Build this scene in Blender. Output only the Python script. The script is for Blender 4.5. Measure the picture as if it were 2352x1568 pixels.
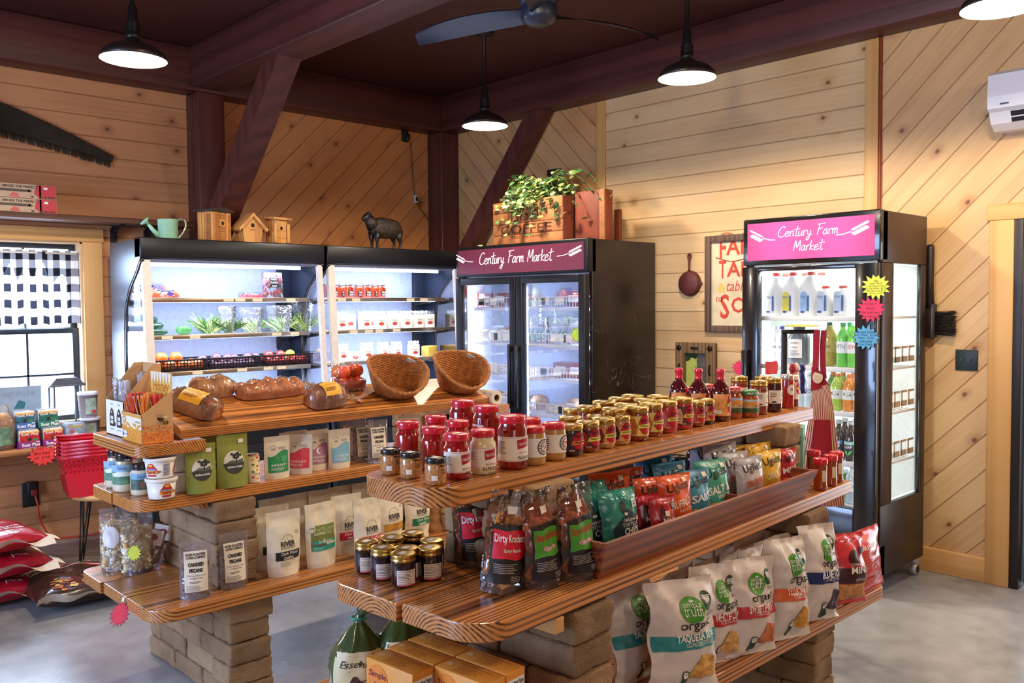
import bpy,bmesh,math,random
from mathutils import Vector,Matrix,Euler,noise
random.seed(7)
S_=bpy.context.scene
for o in list(bpy.data.objects):bpy.data.objects.remove(o)
PI=math.pi
EYE=1.527
# ---------------- camera -----------------
def _n(v):return v.normalized()
FPX=2003.0;CX=1176.0;CY=784.0
dX=_n(Vector((3300-CX,-(682-CY),-FPX)))
dY=Vector((-717-CX,-(713-CY),-FPX));dY=_n(dY-dX*dX.dot(dY))
dZ=dX.cross(dY)
RW=Matrix((dX,dY,dZ))
cd=bpy.data.cameras.new('camera');cam=bpy.data.objects.new('camera',cd)
S_.collection.objects.link(cam)
cd.sensor_width=36.0;cd.sensor_fit='HORIZONTAL';cd.lens=FPX/2352*36
cd.clip_start=.05
cam.matrix_world=Matrix.Translation((0,0,EYE))@RW.to_4x4()
S_.camera=cam
# ---------------- view / world -----------------
S_.view_settings.view_transform='Standard';S_.view_settings.look='None'
S_.view_settings.gamma=1.0;S_.view_settings.use_curve_mapping=False
S_.view_settings.exposure=0.0
W=bpy.data.worlds.new('world');S_.world=W;W.use_nodes=True
wb=W.node_tree.nodes['Background'];wb.inputs[0].default_value=(.84,.90,1,1);wb.inputs[1].default_value=5.0
# ---------------- lights (lamps in their own builder) -----------------
def area(name,loc,target,sx,sy,power,col):
 l=bpy.data.lights.new(name,'AREA');l.shape='RECTANGLE';l.size=sx;l.size_y=sy
 l.energy=power;l.color=col
 o=bpy.data.objects.new(name,l);S_.collection.objects.link(o);o.location=loc
 o.rotation_euler=(Vector(target)-Vector(loc)).to_track_quat('-Z','Y').to_euler()
 return o
WARM=(1.0,.84,.65)
area('daylight_window',(1.3,6.40,1.35),(1.1,3.0,.4),1.1,1.1,120,(.58,.74,1))
area('assumed_window_fill',(-2.7,3.2,1.5),(2.0,3.6,.0),2.2,1.8,250,(.42,.60,1))  # bluish fill for an assumed window out of view; the wall behind is solid
area('assumed_door_fill',(-.6,-2.8,1.5),(1.8,2.6,.6),2.2,1.8,28,(.9,.94,1))  # fill for an assumed back door out of view; no door built there
for i,(x,y)in enumerate(((1.9,2.0),(1.9,-.6),(4.2,-.7),(-.9,.8))):  # point fills for assumed ceiling lamps out of view, without fixtures
 l=bpy.data.lights.new('assumed_lamp_fill','POINT');l.energy=26 if x<0 else 52;l.color=WARM;l.shadow_soft_size=.10
 o=bpy.data.objects.new('assumed_lamp_fill',l);S_.collection.objects.link(o);o.location=(x,y,2.9)
 # ---------------- pixel -> point in the place -----------------
CAMP=Vector((0,0,EYE))
def ray(px,py):return RW@Vector((px-CX,-(py-CY),-FPX))
def at(px,py,z=None,X=None,Y=None):
 r=ray(px,py)
 t=(z-EYE)/r.z if z is not None else(X/r.x if X is not None else Y/r.y)
 return CAMP+r*t
 # ---------------- colours & materials -----------------
def C(h,a=1):
 h=h.lstrip('#');c=[int(h[i:i+2],16)/255 for i in(0,2,4)]
 return tuple([(x/12.92 if x<.04045 else((x+.055)/1.055)**2.4)for x in c])+(a,)
_m={}
def newmat(name):
 m=bpy.data.materials.new(name);m.use_nodes=True;nt=m.node_tree
 return m,nt,nt.nodes['Principled BSDF'],nt.nodes['Material Output']
def N(nt,t,**k):
 n=nt.nodes.new(t)
 for a,b in k.items():setattr(n,a,b)
 return n
def P(h,r=.5,me=0,nz=.08,ns=30.,coat=0,bump=0,bs=200.,name=None,em=0,sheen=0,tr=0):
 key=(h,r,me,nz,ns,coat,bump,bs,em,tr)
 if key in _m:return _m[key]
 m,nt,b,out=newmat(name or 'surface');L=nt.links.new
 c=C(h)
 tc=N(nt,'ShaderNodeTexCoord');no=N(nt,'ShaderNodeTexNoise');no.inputs['Scale'].default_value=ns;no.inputs['Detail'].default_value=3
 L(tc.outputs['Object'],no.inputs['Vector'])
 mr=N(nt,'ShaderNodeMapRange');mr.inputs[1].default_value=.3;mr.inputs[2].default_value=.7
 mr.inputs[3].default_value=1-nz;mr.inputs[4].default_value=1+nz
 L(no.outputs['Fac'],mr.inputs[0])
 vm=N(nt,'ShaderNodeVectorMath',operation='SCALE');vm.inputs[0].default_value=c[:3];L(mr.outputs[0],vm.inputs['Scale'])
 L(vm.outputs[0],b.inputs['Base Color'])
 b.inputs['Roughness'].default_value=r;b.inputs['Metallic'].default_value=me
 b.inputs['Coat Weight'].default_value=coat;b.inputs['Coat Roughness'].default_value=.06
 if tr:b.inputs['Transmission Weight'].default_value=tr
 if em:
  L(vm.outputs[0],b.inputs['Emission Color']);b.inputs['Emission Strength'].default_value=em
 if bump:
  n2=N(nt,'ShaderNodeTexNoise');n2.inputs['Scale'].default_value=bs;n2.inputs['Detail'].default_value=4
  L(tc.outputs['Object'],n2.inputs['Vector'])
  bp=N(nt,'ShaderNodeBump');bp.inputs['Strength'].default_value=bump;bp.inputs['Distance'].default_value=.01
  L(n2.outputs['Fac'],bp.inputs['Height']);L(bp.outputs[0],b.inputs['Normal'])
 _m[key]=m
 return m
def film(h='#ffffff',body=.06,gl=1.0,rough=.05,bump=.0,name='clear_film'):
 key=('film',h,body,gl,rough,bump)
 if key in _m:return _m[key]
 m,nt,b,out=newmat(name);L=nt.links.new;nt.nodes.remove(b)
 t=N(nt,'ShaderNodeBsdfTransparent');g=N(nt,'ShaderNodeBsdfGlossy');g.inputs['Roughness'].default_value=rough
 d=N(nt,'ShaderNodeBsdfDiffuse');d.inputs['Color'].default_value=C(h)
 fr=N(nt,'ShaderNodeFresnel');fr.inputs['IOR'].default_value=1.5
 mu=N(nt,'ShaderNodeMath',operation='MULTIPLY');mu.inputs[1].default_value=gl;L(fr.outputs[0],mu.inputs[0])
 m1=N(nt,'ShaderNodeMixShader');m1.inputs[0].default_value=body;L(t.outputs[0],m1.inputs[1]);L(d.outputs[0],m1.inputs[2])
 m2=N(nt,'ShaderNodeMixShader');L(mu.outputs[0],m2.inputs[0]);L(m1.outputs[0],m2.inputs[1]);L(g.outputs[0],m2.inputs[2])
 L(m2.outputs[0],out.inputs[0])
 tc=N(nt,'ShaderNodeTexCoord');n2=N(nt,'ShaderNodeTexNoise');n2.inputs['Scale'].default_value=28;L(tc.outputs['Object'],n2.inputs['Vector'])
 bp=N(nt,'ShaderNodeBump');bp.inputs['Strength'].default_value=bump;bp.inputs['Distance'].default_value=.02
 L(n2.outputs['Fac'],bp.inputs['Height']);L(bp.outputs[0],g.inputs['Normal']);L(bp.outputs[0],fr.inputs['Normal'])
 _m[key]=m
 return m
GLASS=film('#cfe0e6',.015,.35,.0,0,'pane_glass')
JGLASS=film('#ffffff',.04,1.6,.03,0,'jar_glass')
FILM=film('#ffffff',.05,1.7,.07,.5,'plastic_film')
FILM2=film('#e8e8f0',.35,1.5,.15,.8,'cloudy_film')
def pine(name,hor,ang,light,dark,pitch=.135,dens=1.0,rough=.45):
 """board wall: hor = 'X' or 'Y' world axis along the wall, ang = board angle from horizontal"""
 m,nt,b,out=newmat(name);L=nt.links.new
 g=N(nt,'ShaderNodeNewGeometry');sp=N(nt,'ShaderNodeSeparateXYZ');L(g.outputs['Position'],sp.inputs[0])
 def mth(op,a,c2=None):
  n=N(nt,'ShaderNodeMath',operation=op)
  for i,v in enumerate((a,c2)):
   if v is None:continue
   if isinstance(v,(int,float)):n.inputs[i].default_value=v
   else:L(v,n.inputs[i])
  return n.outputs[0]
 U=sp.outputs[hor];Z=sp.outputs['Z']if hor!='XY' else None
 ca,sa=math.cos(ang),math.sin(ang)
 al=mth('ADD',mth('MULTIPLY',U,ca),mth('MULTIPLY',Z,sa))
 ac=mth('ADD',mth('MULTIPLY',U,-sa),mth('MULTIPLY',Z,ca))
 ac=mth('ADD',ac,20.0)
 q=mth('DIVIDE',ac,pitch);idx=mth('FLOOR',q);fr=mth('FRACT',q)
 wn=N(nt,'ShaderNodeTexWhiteNoise',noise_dimensions='1D');L(idx,wn.inputs['W'])
 off=mth('MULTIPLY',wn.outputs['Value'],37.0)
 def tex(sa_,sc_,det,add=0):
  cb=N(nt,'ShaderNodeCombineXYZ');L(mth('MULTIPLY',mth('ADD',al,off),sa_),cb.inputs[0]);L(mth('MULTIPLY',ac,sc_),cb.inputs[1]);L(mth('ADD',off,add),cb.inputs[2])
  n=N(nt,'ShaderNodeTexNoise');n.inputs['Scale'].default_value=1;n.inputs['Detail'].default_value=det;L(cb.outputs[0],n.inputs['Vector'])
  return n.outputs['Fac'],cb.outputs[0]
 gr,_=tex(1.2,55,4);big,_=tex(1.6,7,2,5)
 cb=N(nt,'ShaderNodeCombineXYZ');L(mth('MULTIPLY',mth('ADD',al,off),1.0),cb.inputs[0]);L(mth('MULTIPLY',ac,1.25),cb.inputs[1])
 vo=N(nt,'ShaderNodeTexVoronoi',voronoi_dimensions='2D');vo.inputs['Scale'].default_value=3.4;vo.inputs['Randomness'].default_value=1
 L(cb.outputs[0],vo.inputs['Vector'])
 kn=N(nt,'ShaderNodeMapRange',interpolation_type='SMOOTHSTEP');kn.inputs[1].default_value=.018;kn.inputs[2].default_value=.075
 kn.inputs[3].default_value=1;kn.inputs[4].default_value=0;L(vo.outputs['Distance'],kn.inputs[0])
 sel=N(nt,'ShaderNodeSeparateXYZ');L(vo.outputs['Color'],sel.inputs[0])
 keep=mth('LESS_THAN',sel.outputs[0],.42*dens)
 knot=mth('MULTIPLY',kn.outputs[0],keep)
 halo=N(nt,'ShaderNodeMapRange',interpolation_type='SMOOTHSTEP');halo.inputs[1].default_value=.03;halo.inputs[2].default_value=.24
 halo.inputs[3].default_value=.5;halo.inputs[4].default_value=0;L(vo.outputs['Distance'],halo.inputs[0])
 halo_=mth('MULTIPLY',halo.outputs[0],keep)
 mx=N(nt,'ShaderNodeMixRGB');mx.inputs[1].default_value=C(light);mx.inputs[2].default_value=C(dark)
 f=mth('ADD',mth('MULTIPLY',gr,.75),mth('MULTIPLY',big,.85))
 f=mth('ADD',mth('SUBTRACT',f,.62),mth('MULTIPLY',mth('SUBTRACT',wn.outputs['Value'],.5),.35))
 f=mth('ADD',f,halo_)
 cl=N(nt,'ShaderNodeClamp');L(f,cl.inputs[0]);L(cl.outputs[0],mx.inputs[0])
 m2=N(nt,'ShaderNodeMixRGB');m2.inputs[2].default_value=C('#4a2412');L(mth('MULTIPLY',knot,.8),m2.inputs[0]);L(mx.outputs[0],m2.inputs[1])
 e=mth('ABSOLUTE',mth('SUBTRACT',fr,.5))
 gv=N(nt,'ShaderNodeMapRange',interpolation_type='SMOOTHSTEP');gv.inputs[1].default_value=.462;gv.inputs[2].default_value=.492;L(e,gv.inputs[0])
 m3=N(nt,'ShaderNodeMixRGB');m3.inputs[2].default_value=C('#7a4a22');L(mth('MULTIPLY',gv.outputs[0],.55),m3.inputs[0]);L(m2.outputs[0],m3.inputs[1])
 L(m3.outputs[0],b.inputs['Base Color'])
 b.inputs['Roughness'].default_value=rough
 bp=N(nt,'ShaderNodeBump');bp.inputs['Strength'].default_value=.5;bp.inputs['Distance'].default_value=.01
 L(mth('SUBTRACT',mth('MULTIPLY',gr,.06),gv.outputs[0]),bp.inputs['Height']);L(bp.outputs[0],b.inputs['Normal'])
 return m
def wood(name,light,dark,axis='X',freq=60.,rough=.4,ring=True,coat=.0,contrast=(.25,.75),dist=2.5,char=.0,seed=0.,cy=0.,cz=-.06):
 """solid timber with growth rings running along a local axis; end grain shows arcs"""
 m,nt,b,out=newmat(name);L=nt.links.new
 tc=N(nt,'ShaderNodeTexCoord');mp=N(nt,'ShaderNodeMapping')
 oi=N(nt,'ShaderNodeObjectInfo')
 ad=N(nt,'ShaderNodeVectorMath',operation='ADD')
 mu=N(nt,'ShaderNodeVectorMath',operation='MULTIPLY');L(oi.outputs['Random'],mu.inputs[0])
 k={'X':(9.,.08,.0),'Y':(.08,9.,.0),'Z':(.08,.08,9.)}[axis];mu.inputs[1].default_value=k
 L(tc.outputs['Object'],ad.inputs[0]);L(mu.outputs[0],ad.inputs[1])
 sc={'X':(.035,1,1),'Y':(1,.035,1),'Z':(1,1,.035)}[axis]
 mp.inputs['Scale'].default_value=sc
 mp.inputs['Location'].default_value={'X':(seed,cy,-cz),'Y':(cy,seed,-cz),'Z':(cy,-cz,seed)}[axis]
 L(ad.outputs[0],mp.inputs['Vector'])
 wv=N(nt,'ShaderNodeTexWave',wave_type='RINGS',rings_direction=axis);wv.inputs['Scale'].default_value=freq/(2*PI)
 wv.inputs['Distortion'].default_value=dist;wv.inputs['Detail'].default_value=1.5;wv.inputs['Detail Scale'].default_value=14/(freq/(2*PI))
 L(mp.outputs[0],wv.inputs['Vector'])
 m2p=N(nt,'ShaderNodeMapping');m2p.inputs['Scale'].default_value=tuple(1.5 if c<1 else 60 for c in sc);L(ad.outputs[0],m2p.inputs['Vector'])
 fn=N(nt,'ShaderNodeTexNoise');fn.inputs['Scale'].default_value=1;fn.inputs['Detail'].default_value=4;L(m2p.outputs[0],fn.inputs['Vector'])
 cr=N(nt,'ShaderNodeValToRGB');cr.color_ramp.elements[0].position=contrast[0];cr.color_ramp.elements[1].position=contrast[1]
 cr.color_ramp.elements[0].color=(0,0,0,1);cr.color_ramp.elements[1].color=(1,1,1,1);cr.color_ramp.interpolation='EASE'
 L(wv.outputs['Fac'],cr.inputs[0])
 mm=N(nt,'ShaderNodeMath',operation='MULTIPLY');L(cr.outputs[0],mm.inputs[0])
 mr=N(nt,'ShaderNodeMapRange');mr.inputs[1].default_value=.3;mr.inputs[2].default_value=.65;mr.inputs[3].default_value=.35;mr.inputs[4].default_value=1.;L(fn.outputs['Fac'],mr.inputs[0])
 L(mr.outputs[0],mm.inputs[1])
 mx=N(nt,'ShaderNodeMixRGB');mx.inputs[1].default_value=C(light);mx.inputs[2].default_value=C(dark);L(mm.outputs[0],mx.inputs[0])
 col=mx.outputs[0]
 if char:
  m3p=N(nt,'ShaderNodeMapping');m3p.inputs['Scale'].default_value=tuple(3. if c<1 else 14 for c in sc);L(ad.outputs[0],m3p.inputs['Vector'])
  n3=N(nt,'ShaderNodeTexNoise');n3.inputs['Scale'].default_value=1;n3.inputs['Detail'].default_value=2;L(m3p.outputs[0],n3.inputs['Vector'])
  r3=N(nt,'ShaderNodeMapRange');r3.inputs[1].default_value=.60;r3.inputs[2].default_value=.72;r3.inputs[4].default_value=char;L(n3.outputs['Fac'],r3.inputs[0])
  m4=N(nt,'ShaderNodeMixRGB');m4.inputs[2].default_value=C('#2a140a');L(r3.outputs[0],m4.inputs[0]);L(col,m4.inputs[1]);col=m4.outputs[0]
 L(col,b.inputs['Base Color']);b.inputs['Roughness'].default_value=rough
 b.inputs['Coat Weight'].default_value=coat;b.inputs['Coat Roughness'].default_value=.15
 bp=N(nt,'ShaderNodeBump');bp.inputs['Strength'].default_value=.25;bp.inputs['Distance'].default_value=.003
 L(fn.outputs['Fac'],bp.inputs['Height']);L(bp.outputs[0],b.inputs['Normal'])
 return m
PLANK=wood('charred_plank','#d28844','#3a1c0c','X',230,.33,coat=.35,contrast=(.38,.85),dist=5.,char=.0,cz=-.10)
PLANKY=wood('charred_plank_cross','#d28844','#3a1c0c','Y',230,.33,coat=.35,contrast=(.38,.85),dist=5.,cz=-.10)
PLANKC=wood('scorched_plank','#d2873f','#5a2a12','X',260,.36,coat=.3,contrast=(.45,.98),dist=5.,char=.75,cz=-.2)
STAIN={a:wood('stained_timber','#5a2a24','#431e19',a,18,.5,dist=3.,contrast=(.1,1.2),cz=-.5)for a in 'XYZ'}
LIGHTP={a:wood('pale_pine','#d9a868','#c99555',a,40,.5,dist=2.,contrast=(.2,1.4),cz=-.6)for a in 'XYZ'}
CEDAR={a:wood('cedar','#c98b50','#8a5228',a,120,.6,dist=3.)for a in 'XYZ'}
# ---------------- mesh builder -----------------
_tx={}
def glyphs(s,shear=0,bold=0):
 key=(s,shear,bold)
 if key in _tx:return _tx[key]
 cu=bpy.data.curves.new('t','FONT');cu.body=s;cu.size=1;cu.resolution_u=2;cu.shear=shear;cu.offset=bold
 ob=bpy.data.objects.new('t',cu);S_.collection.objects.link(ob)
 dg=bpy.context.evaluated_depsgraph_get();me=ob.evaluated_get(dg).to_mesh()
 v=[(p.co.x,p.co.y)for p in me.vertices];f=[tuple(p.vertices)for p in me.polygons]
 ob.evaluated_get(dg).to_mesh_clear();bpy.data.objects.remove(ob);bpy.data.curves.remove(cu)
 if v:
  x0=min(p[0]for p in v);x1=max(p[0]for p in v);y0=min(p[1]for p in v);y1=max(p[1]for p in v)
 else:x0=x1=y0=y1=0
 r=([(a-x0,b-y0)for a,b in v],f,x1-x0,y1-y0)
 _tx[key]=r;return r
class MB:
 def __init__(s,fine=0):s.fine=fine;s.v=[];s.f=[];s.mi=[];s.sm=[];s.mats=[];s.T=None
 def _m(s,mat):
  if mat not in s.mats:s.mats.append(mat)
  return s.mats.index(mat)
 def add(s,vs,fs,mat,smooth=False):
  n=len(s.v)
  if s.T is not None:vs=[s.T@Vector(p)for p in vs]
  s.v.extend([tuple(p)for p in vs]);k=s._m(mat)
  for f in fs:s.f.append(tuple(i+n for i in f));s.mi.append(k);s.sm.append(smooth)
  return s
 def box(s,x0,x1,y0,y1,z0,z1,mat):
  v=[(x,y,z)for x in(x0,x1)for y in(y0,y1)for z in(z0,z1)]
  return s.add(v,[(0,1,3,2),(4,6,7,5),(0,4,5,1),(2,3,7,6),(0,2,6,4),(1,5,7,3)],mat)
 def rbox(s,x0,x1,y0,y1,z0,z1,mat,b=.004,seg=2):
  bm=bmesh.new();bmesh.ops.create_cube(bm,size=1)
  for v in bm.verts:v.co=Vector(((x0+x1)/2+v.co.x*(x1-x0),(y0+y1)/2+v.co.y*(y1-y0),(z0+z1)/2+v.co.z*(z1-z0)))
  bmesh.ops.bevel(bm,geom=bm.edges[:],offset=b,segments=seg,profile=.5,affect='EDGES')
  bm.verts.index_update();r=s.add([v.co[:]for v in bm.verts],[[v.index for v in f.verts]for f in bm.faces],mat,True);bm.free();return r
 def lathe(s,prof,mat,n=24,c=(0,0),smooth=True,sy=1.,caps=True):
  vs=[];fs=[];k=len(prof)
  for i in range(n):
   a=2*PI*i/n
   for r,z in prof:vs.append((c[0]+r*math.sin(a),c[1]-r*math.cos(a)*sy,z))
  for i in range(n):
   j=(i+1)%n
   for q in range(k-1):fs.append((i*k+q,j*k+q,j*k+q+1,i*k+q+1))
  if caps:
   if prof[0][0]>1e-5:fs.append([i*k for i in range(n)][::-1])
   if prof[-1][0]>1e-5:fs.append([i*k+k-1 for i in range(n)])
  return s.add(vs,fs,mat,smooth)
 def tube(s,pts,r,mat,n=8,closed=False,smooth=True,flat=1.):
  pts=[Vector(p)for p in pts];m=len(pts);vs=[];fs=[]
  up=Vector((0,0,1));prev=None
  for i,p in enumerate(pts):
   a=pts[(i+1)%m]if(closed or i<m-1)else pts[i];b_=pts[i-1]if(closed or i>0)else pts[i]
   t=(a-b_);t=t.normalized()if t.length>1e-9 else Vector((0,0,1))
   if prev is None:
    x=t.cross(up);x=x.normalized()if x.length>1e-3 else Vector((1,0,0))
   else:
    x=prev-t*prev.dot(t);x=x.normalized()if x.length>1e-6 else t.orthogonal().normalized()
   prev=x;y=t.cross(x)
   rr=r[i]if isinstance(r,(list,tuple))else r
   for q in range(n):
    an=2*PI*q/n;vs.append(p+x*math.cos(an)*rr+y*math.sin(an)*rr*flat)
  for i in range(m if closed else m-1):
   j=(i+1)%m
   for q in range(n):w=(q+1)%n;fs.append((i*n+q,i*n+w,j*n+w,j*n+q))
  if not closed:fs.append(list(range(n))[::-1]);fs.append([(m-1)*n+q for q in range(n)])
  return s.add(vs,fs,mat,smooth)
 def prism(s,poly,a0,a1,mat,axis='z',smooth=False):
  n=len(poly)
  def pt(p,a):return{'z':(p[0],p[1],a),'y':(p[0],a,p[1]),'x':(a,p[0],p[1])}[axis]
  vs=[pt(p,a0)for p in poly]+[pt(p,a1)for p in poly]
  fs=[list(range(n))[::-1],list(range(n,2*n))]+[(i,(i+1)%n,n+(i+1)%n,n+i)for i in range(n)]
  return s.add(vs,fs,mat,smooth)
 def grid(s,fn,nu,nv,mat,smooth=True):
  vs=[fn(i/nu,j/nv)for j in range(nv+1)for i in range(nu+1)]
  fs=[(j*(nu+1)+i,j*(nu+1)+i+1,(j+1)*(nu+1)+i+1,(j+1)*(nu+1)+i)for j in range(nv)for i in range(nu)]
  return s.add(vs,fs,mat,smooth)
 def ball(s,c,r,mat,n=12,sx=1,sy=1,sz=1):
  pr=[(math.sin(PI*i/n)*1.,-math.cos(PI*i/n))for i in range(n+1)]
  vs=[];fs=[];m=n+4
  for i in range(m):
   a=2*PI*i/m
   for q,z in pr:vs.append((c[0]+q*math.sin(a)*r*sx,c[1]+q*math.cos(a)*r*sy,c[2]+z*r*sz))
  k=n+1
  for i in range(m):
   j=(i+1)%m
   for q in range(n):fs.append((i*k+q,i*k+q+1,j*k+q+1,j*k+q))
  return s.add(vs,fs,mat,True)
 def rect(s,Sf,u0,u1,v0,v1,mat,k=0,nu=8,nv=2,sl=0):
  if s.fine:nu=max(nu,int(abs(u1-u0)/s.fine)+1);nv=max(nv,int(abs(v1-v0)/s.fine)+1)
  o=.0005*(k+1);return s.grid(lambda a,b:Sf(u0+(u1-u0)*a,v0+(v1-v0)*b+sl*(a-.5),o),nu,nv,mat)
 def poly(s,Sf,pts,mat,k=0,rings=3):
  if s.fine:
   q=[];mr=0
   for i in range(len(pts)):
    a,b=pts[i],pts[(i+1)%len(pts)];L_=math.hypot(a[0]-b[0],a[1]-b[1]);c=int(L_/s.fine)+1
    q+=[(a[0]+(b[0]-a[0])*j/c,a[1]+(b[1]-a[1])*j/c)for j in range(c)]
   pts=q;c0=(sum(p[0]for p in pts)/len(pts),sum(p[1]for p in pts)/len(pts));rings=max(rings,int(max(math.hypot(p[0]-c0[0],p[1]-c0[1])for p in pts)/s.fine)+1)
  o=.0005*(k+1);n=len(pts);cu=sum(p[0]for p in pts)/n;cv=sum(p[1]for p in pts)/n
  vs=[Sf(cu,cv,o)];fs=[]
  for r in range(1,rings+1):
   t=r/rings
   for p in pts:vs.append(Sf(cu+(p[0]-cu)*t,cv+(p[1]-cv)*t,o))
  for i in range(n):
   j=(i+1)%n;fs.append((0,1+i,1+j))
   for r in range(rings-1):fs.append((1+r*n+i,1+(r+1)*n+i,1+(r+1)*n+j,1+r*n+j))
  return s.add(vs,fs,mat,True)
 def ell(s,Sf,cu,cv,ru,rv,mat,k=0,n=24,rings=3):
  return s.poly(Sf,[(cu+ru*math.cos(2*PI*i/n),cv+rv*math.sin(2*PI*i/n))for i in range(n)],mat,k,rings)
 def text(s,Sf,t,u,v,h,mat,k=1,w=None,al='c',shear=0,bold=0,sl=0):
  V,F,tw,th=glyphs(t,shear,bold)
  if not V:return s
  ky=h/(th or 1);kx=ky if w is None else w/tw;W_=tw*kx
  x0=u-(W_/2 if al=='c' else(W_ if al=='r' else 0));o=.0005*(k+1)
  return s.add([Sf(x0+a*kx,v+b*ky+sl*(a*kx-W_/2),o)for a,b in V],F,mat)
 def lines(s,Sf,u0,u1,v0,v1,n,mat,k=1,seed=1,fill=.45,nu=3):
  rd=random.Random(seed);dv=(v1-v0)/n
  for i in range(n):
   e=u0+(u1-u0)*rd.uniform(.6,1);s.rect(Sf,u0,e,v0+dv*i,v0+dv*(i+fill),mat,k,nu,1)
  return s
 def build(s,name,parent=None,loc=None,rz=None,rot=None):
  me=bpy.data.meshes.new(name);me.from_pydata(s.v,[],s.f)
  for m in s.mats:me.materials.append(m)
  me.polygons.foreach_set('material_index',s.mi);me.polygons.foreach_set('use_smooth',s.sm);me.update()
  o=bpy.data.objects.new(name,me);S_.collection.objects.link(o)
  if parent is not None:o.parent=parent
  if loc is not None:o.location=loc
  if rz is not None:o.rotation_euler=(0,0,rz)
  if rot is not None:o.rotation_euler=rot
  return o
def struct(o):o['kind']='structure';return o
def tag(o,label,cat,group=None):
 o['label']=label;o['category']=cat
 if group:o['group']=group
 elif 'group' in o:del o['group']
 return o
def thing(name,label=None,cat=None,loc=(0,0,0),rz=0,group=None,rot=None):
 o=bpy.data.objects.new(name,None);S_.collection.objects.link(o);o.location=loc;o.empty_display_size=.05
 o.rotation_euler=rot if rot else(0,0,rz)
 if label:tag(o,label,cat,group)
 return o
def kids(o):return[c for c in _all_children.get(o.name,[])]
def copytree(o,parent=None):
 c=o.copy();S_.collection.objects.link(c)
 if parent is not None:c.parent=parent
 for ch in o.children:copytree(ch,c)
 return c
_proto={}
def put(key,fn,name,label,cat,loc,rz=0,group=None,rx=0,ry=0,s=1.):
 """place one instance of a kind; fn(root) builds its parts the first time"""
 if key not in _proto:
  r=thing(name);fn(r);_proto[key]=r;c=r
 else:
  c=copytree(_proto[key]);c.name=name
 c.location=loc;c.rotation_euler=(rx,ry,rz);c.scale=(s,s,s)if not isinstance(s,tuple)else s
 for k in('label','category','group'):
  if k in c:del c[k]
 tag(c,label,cat,group);return c
def cyl(r):return lambda u,v,o:((r+o)*math.sin(u/r),-(r+o)*math.cos(u/r),v)
def flatY(y):return lambda u,v,o:(u,y-o,v)
def flatX(x):return lambda u,v,o:(x-o,-u,v)
def flatZ(z):return lambda u,v,o:(u,v,z+o)
BLK=P('#15130f',.6);WHT=P('#f4efe6',.6,nz=.02);INK=P('#1c1a1a',.7,nz=.02);CREAM=P('#efe3cc',.7,nz=.03)
STICK=P('#efe6d2',.7,nz=.02);RED=P('#c3142c',.3,coat=.6);GOLD=P('#c9a75c',.28,me=1,nz=.05);BLKL=P('#121010',.22,coat=.6)
# ================= the room =================
XB,YA,ZC,ZB=5.07,6.25,3.35,3.05
PL,PD='#e0b070','#b5723a'
PA_H=pine('pine_boards_a','X',0,'#c68a5a','#925836')
PA_D=pine('pine_boards_a_diagonal','X',PI/4,'#c6844e','#8e522e')
PB_H=pine('pine_boards_b','Y',0,'#dab988','#c08e58',dens=.5)
PB_D=pine('pine_boards_b_diagonal','Y',PI/4,'#d0a06a','#9e6c40')
PB_E=pine('pine_boards_b_diagonal_right','Y',-PI/4,'#d8b07a','#b27c48',dens=.6)
def concrete():
 m,nt,b,out=newmat('polished_concrete');L=nt.links.new
 g=N(nt,'ShaderNodeNewGeometry')
 n1=N(nt,'ShaderNodeTexNoise');n1.inputs['Scale'].default_value=1.6;n1.inputs['Detail'].default_value=6;n1.inputs['Distortion'].default_value=.6;L(g.outputs['Position'],n1.inputs['Vector'])
 n2=N(nt,'ShaderNodeTexNoise');n2.inputs['Scale'].default_value=9;n2.inputs['Detail'].default_value=5;L(g.outputs['Position'],n2.inputs['Vector'])
 cr=N(nt,'ShaderNodeValToRGB');cr.color_ramp.elements[0].position=.35;cr.color_ramp.elements[1].position=.68
 cr.color_ramp.elements[0].color=C('#7a7876');cr.color_ramp.elements[1].color=C('#aaa8a6')
 mm=N(nt,'ShaderNodeMixRGB');mm.inputs[0].default_value=.35;L(n1.outputs['Fac'],mm.inputs[1]);L(n2.outputs['Fac'],mm.inputs[2]);L(mm.outputs[0],cr.inputs[0])
 L(cr.outputs[0],b.inputs['Base Color'])
 r=N(nt,'ShaderNodeMapRange');r.inputs[3].default_value=.24;r.inputs[4].default_value=.32;L(n1.outputs['Fac'],r.inputs[0]);L(r.outputs[0],b.inputs['Roughness'])
 return m
m=MB();m.box(-3,XB+2.0,-3,YA+.1,-.1,0,concrete());struct(m.build('floor'))
def ceil_mat():
 return pine('stained_ceiling_boards','Y',0,'#4c1d17','#34110d',pitch=.13,dens=.3,rough=.55)
m=MB();m.box(-3,XB+.1,-3,YA+.1,ZC,ZC+.08,ceil_mat());struct(m.build('ceiling'))
wx0,wx1,wz0,wz1=.95,1.935,.76,1.965
m=MB()
m.box(-3,wx0,YA,YA+.12,0,ZC,PA_H);m.box(wx0,wx1,YA,YA+.12,0,wz0,PA_H);m.box(wx0,wx1,YA,YA+.12,wz1,ZC,PA_H)
m.box(wx1,2.77,YA,YA+.12,0,ZC,PA_H);m.box(2.77,XB+.1,YA,YA+.12,0,ZC,PA_D)
struct(m.build('wall_left'))
dy0,dy1,dz1=.56,1.524,1.95
m=MB()
m.box(XB,XB+.12,4.37,YA,0,ZC,PB_D);m.box(XB,XB+.12,2.285,4.37,0,ZC,PB_H)
m.box(XB,XB+.12,dy1,2.285,0,ZC,PB_E);m.box(XB,XB+.12,dy0,dy1,dz1,ZC,PB_E);m.box(XB,XB+.12,-3,dy0,0,ZC,PB_E)
struct(m.build('wall_right'))
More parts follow.
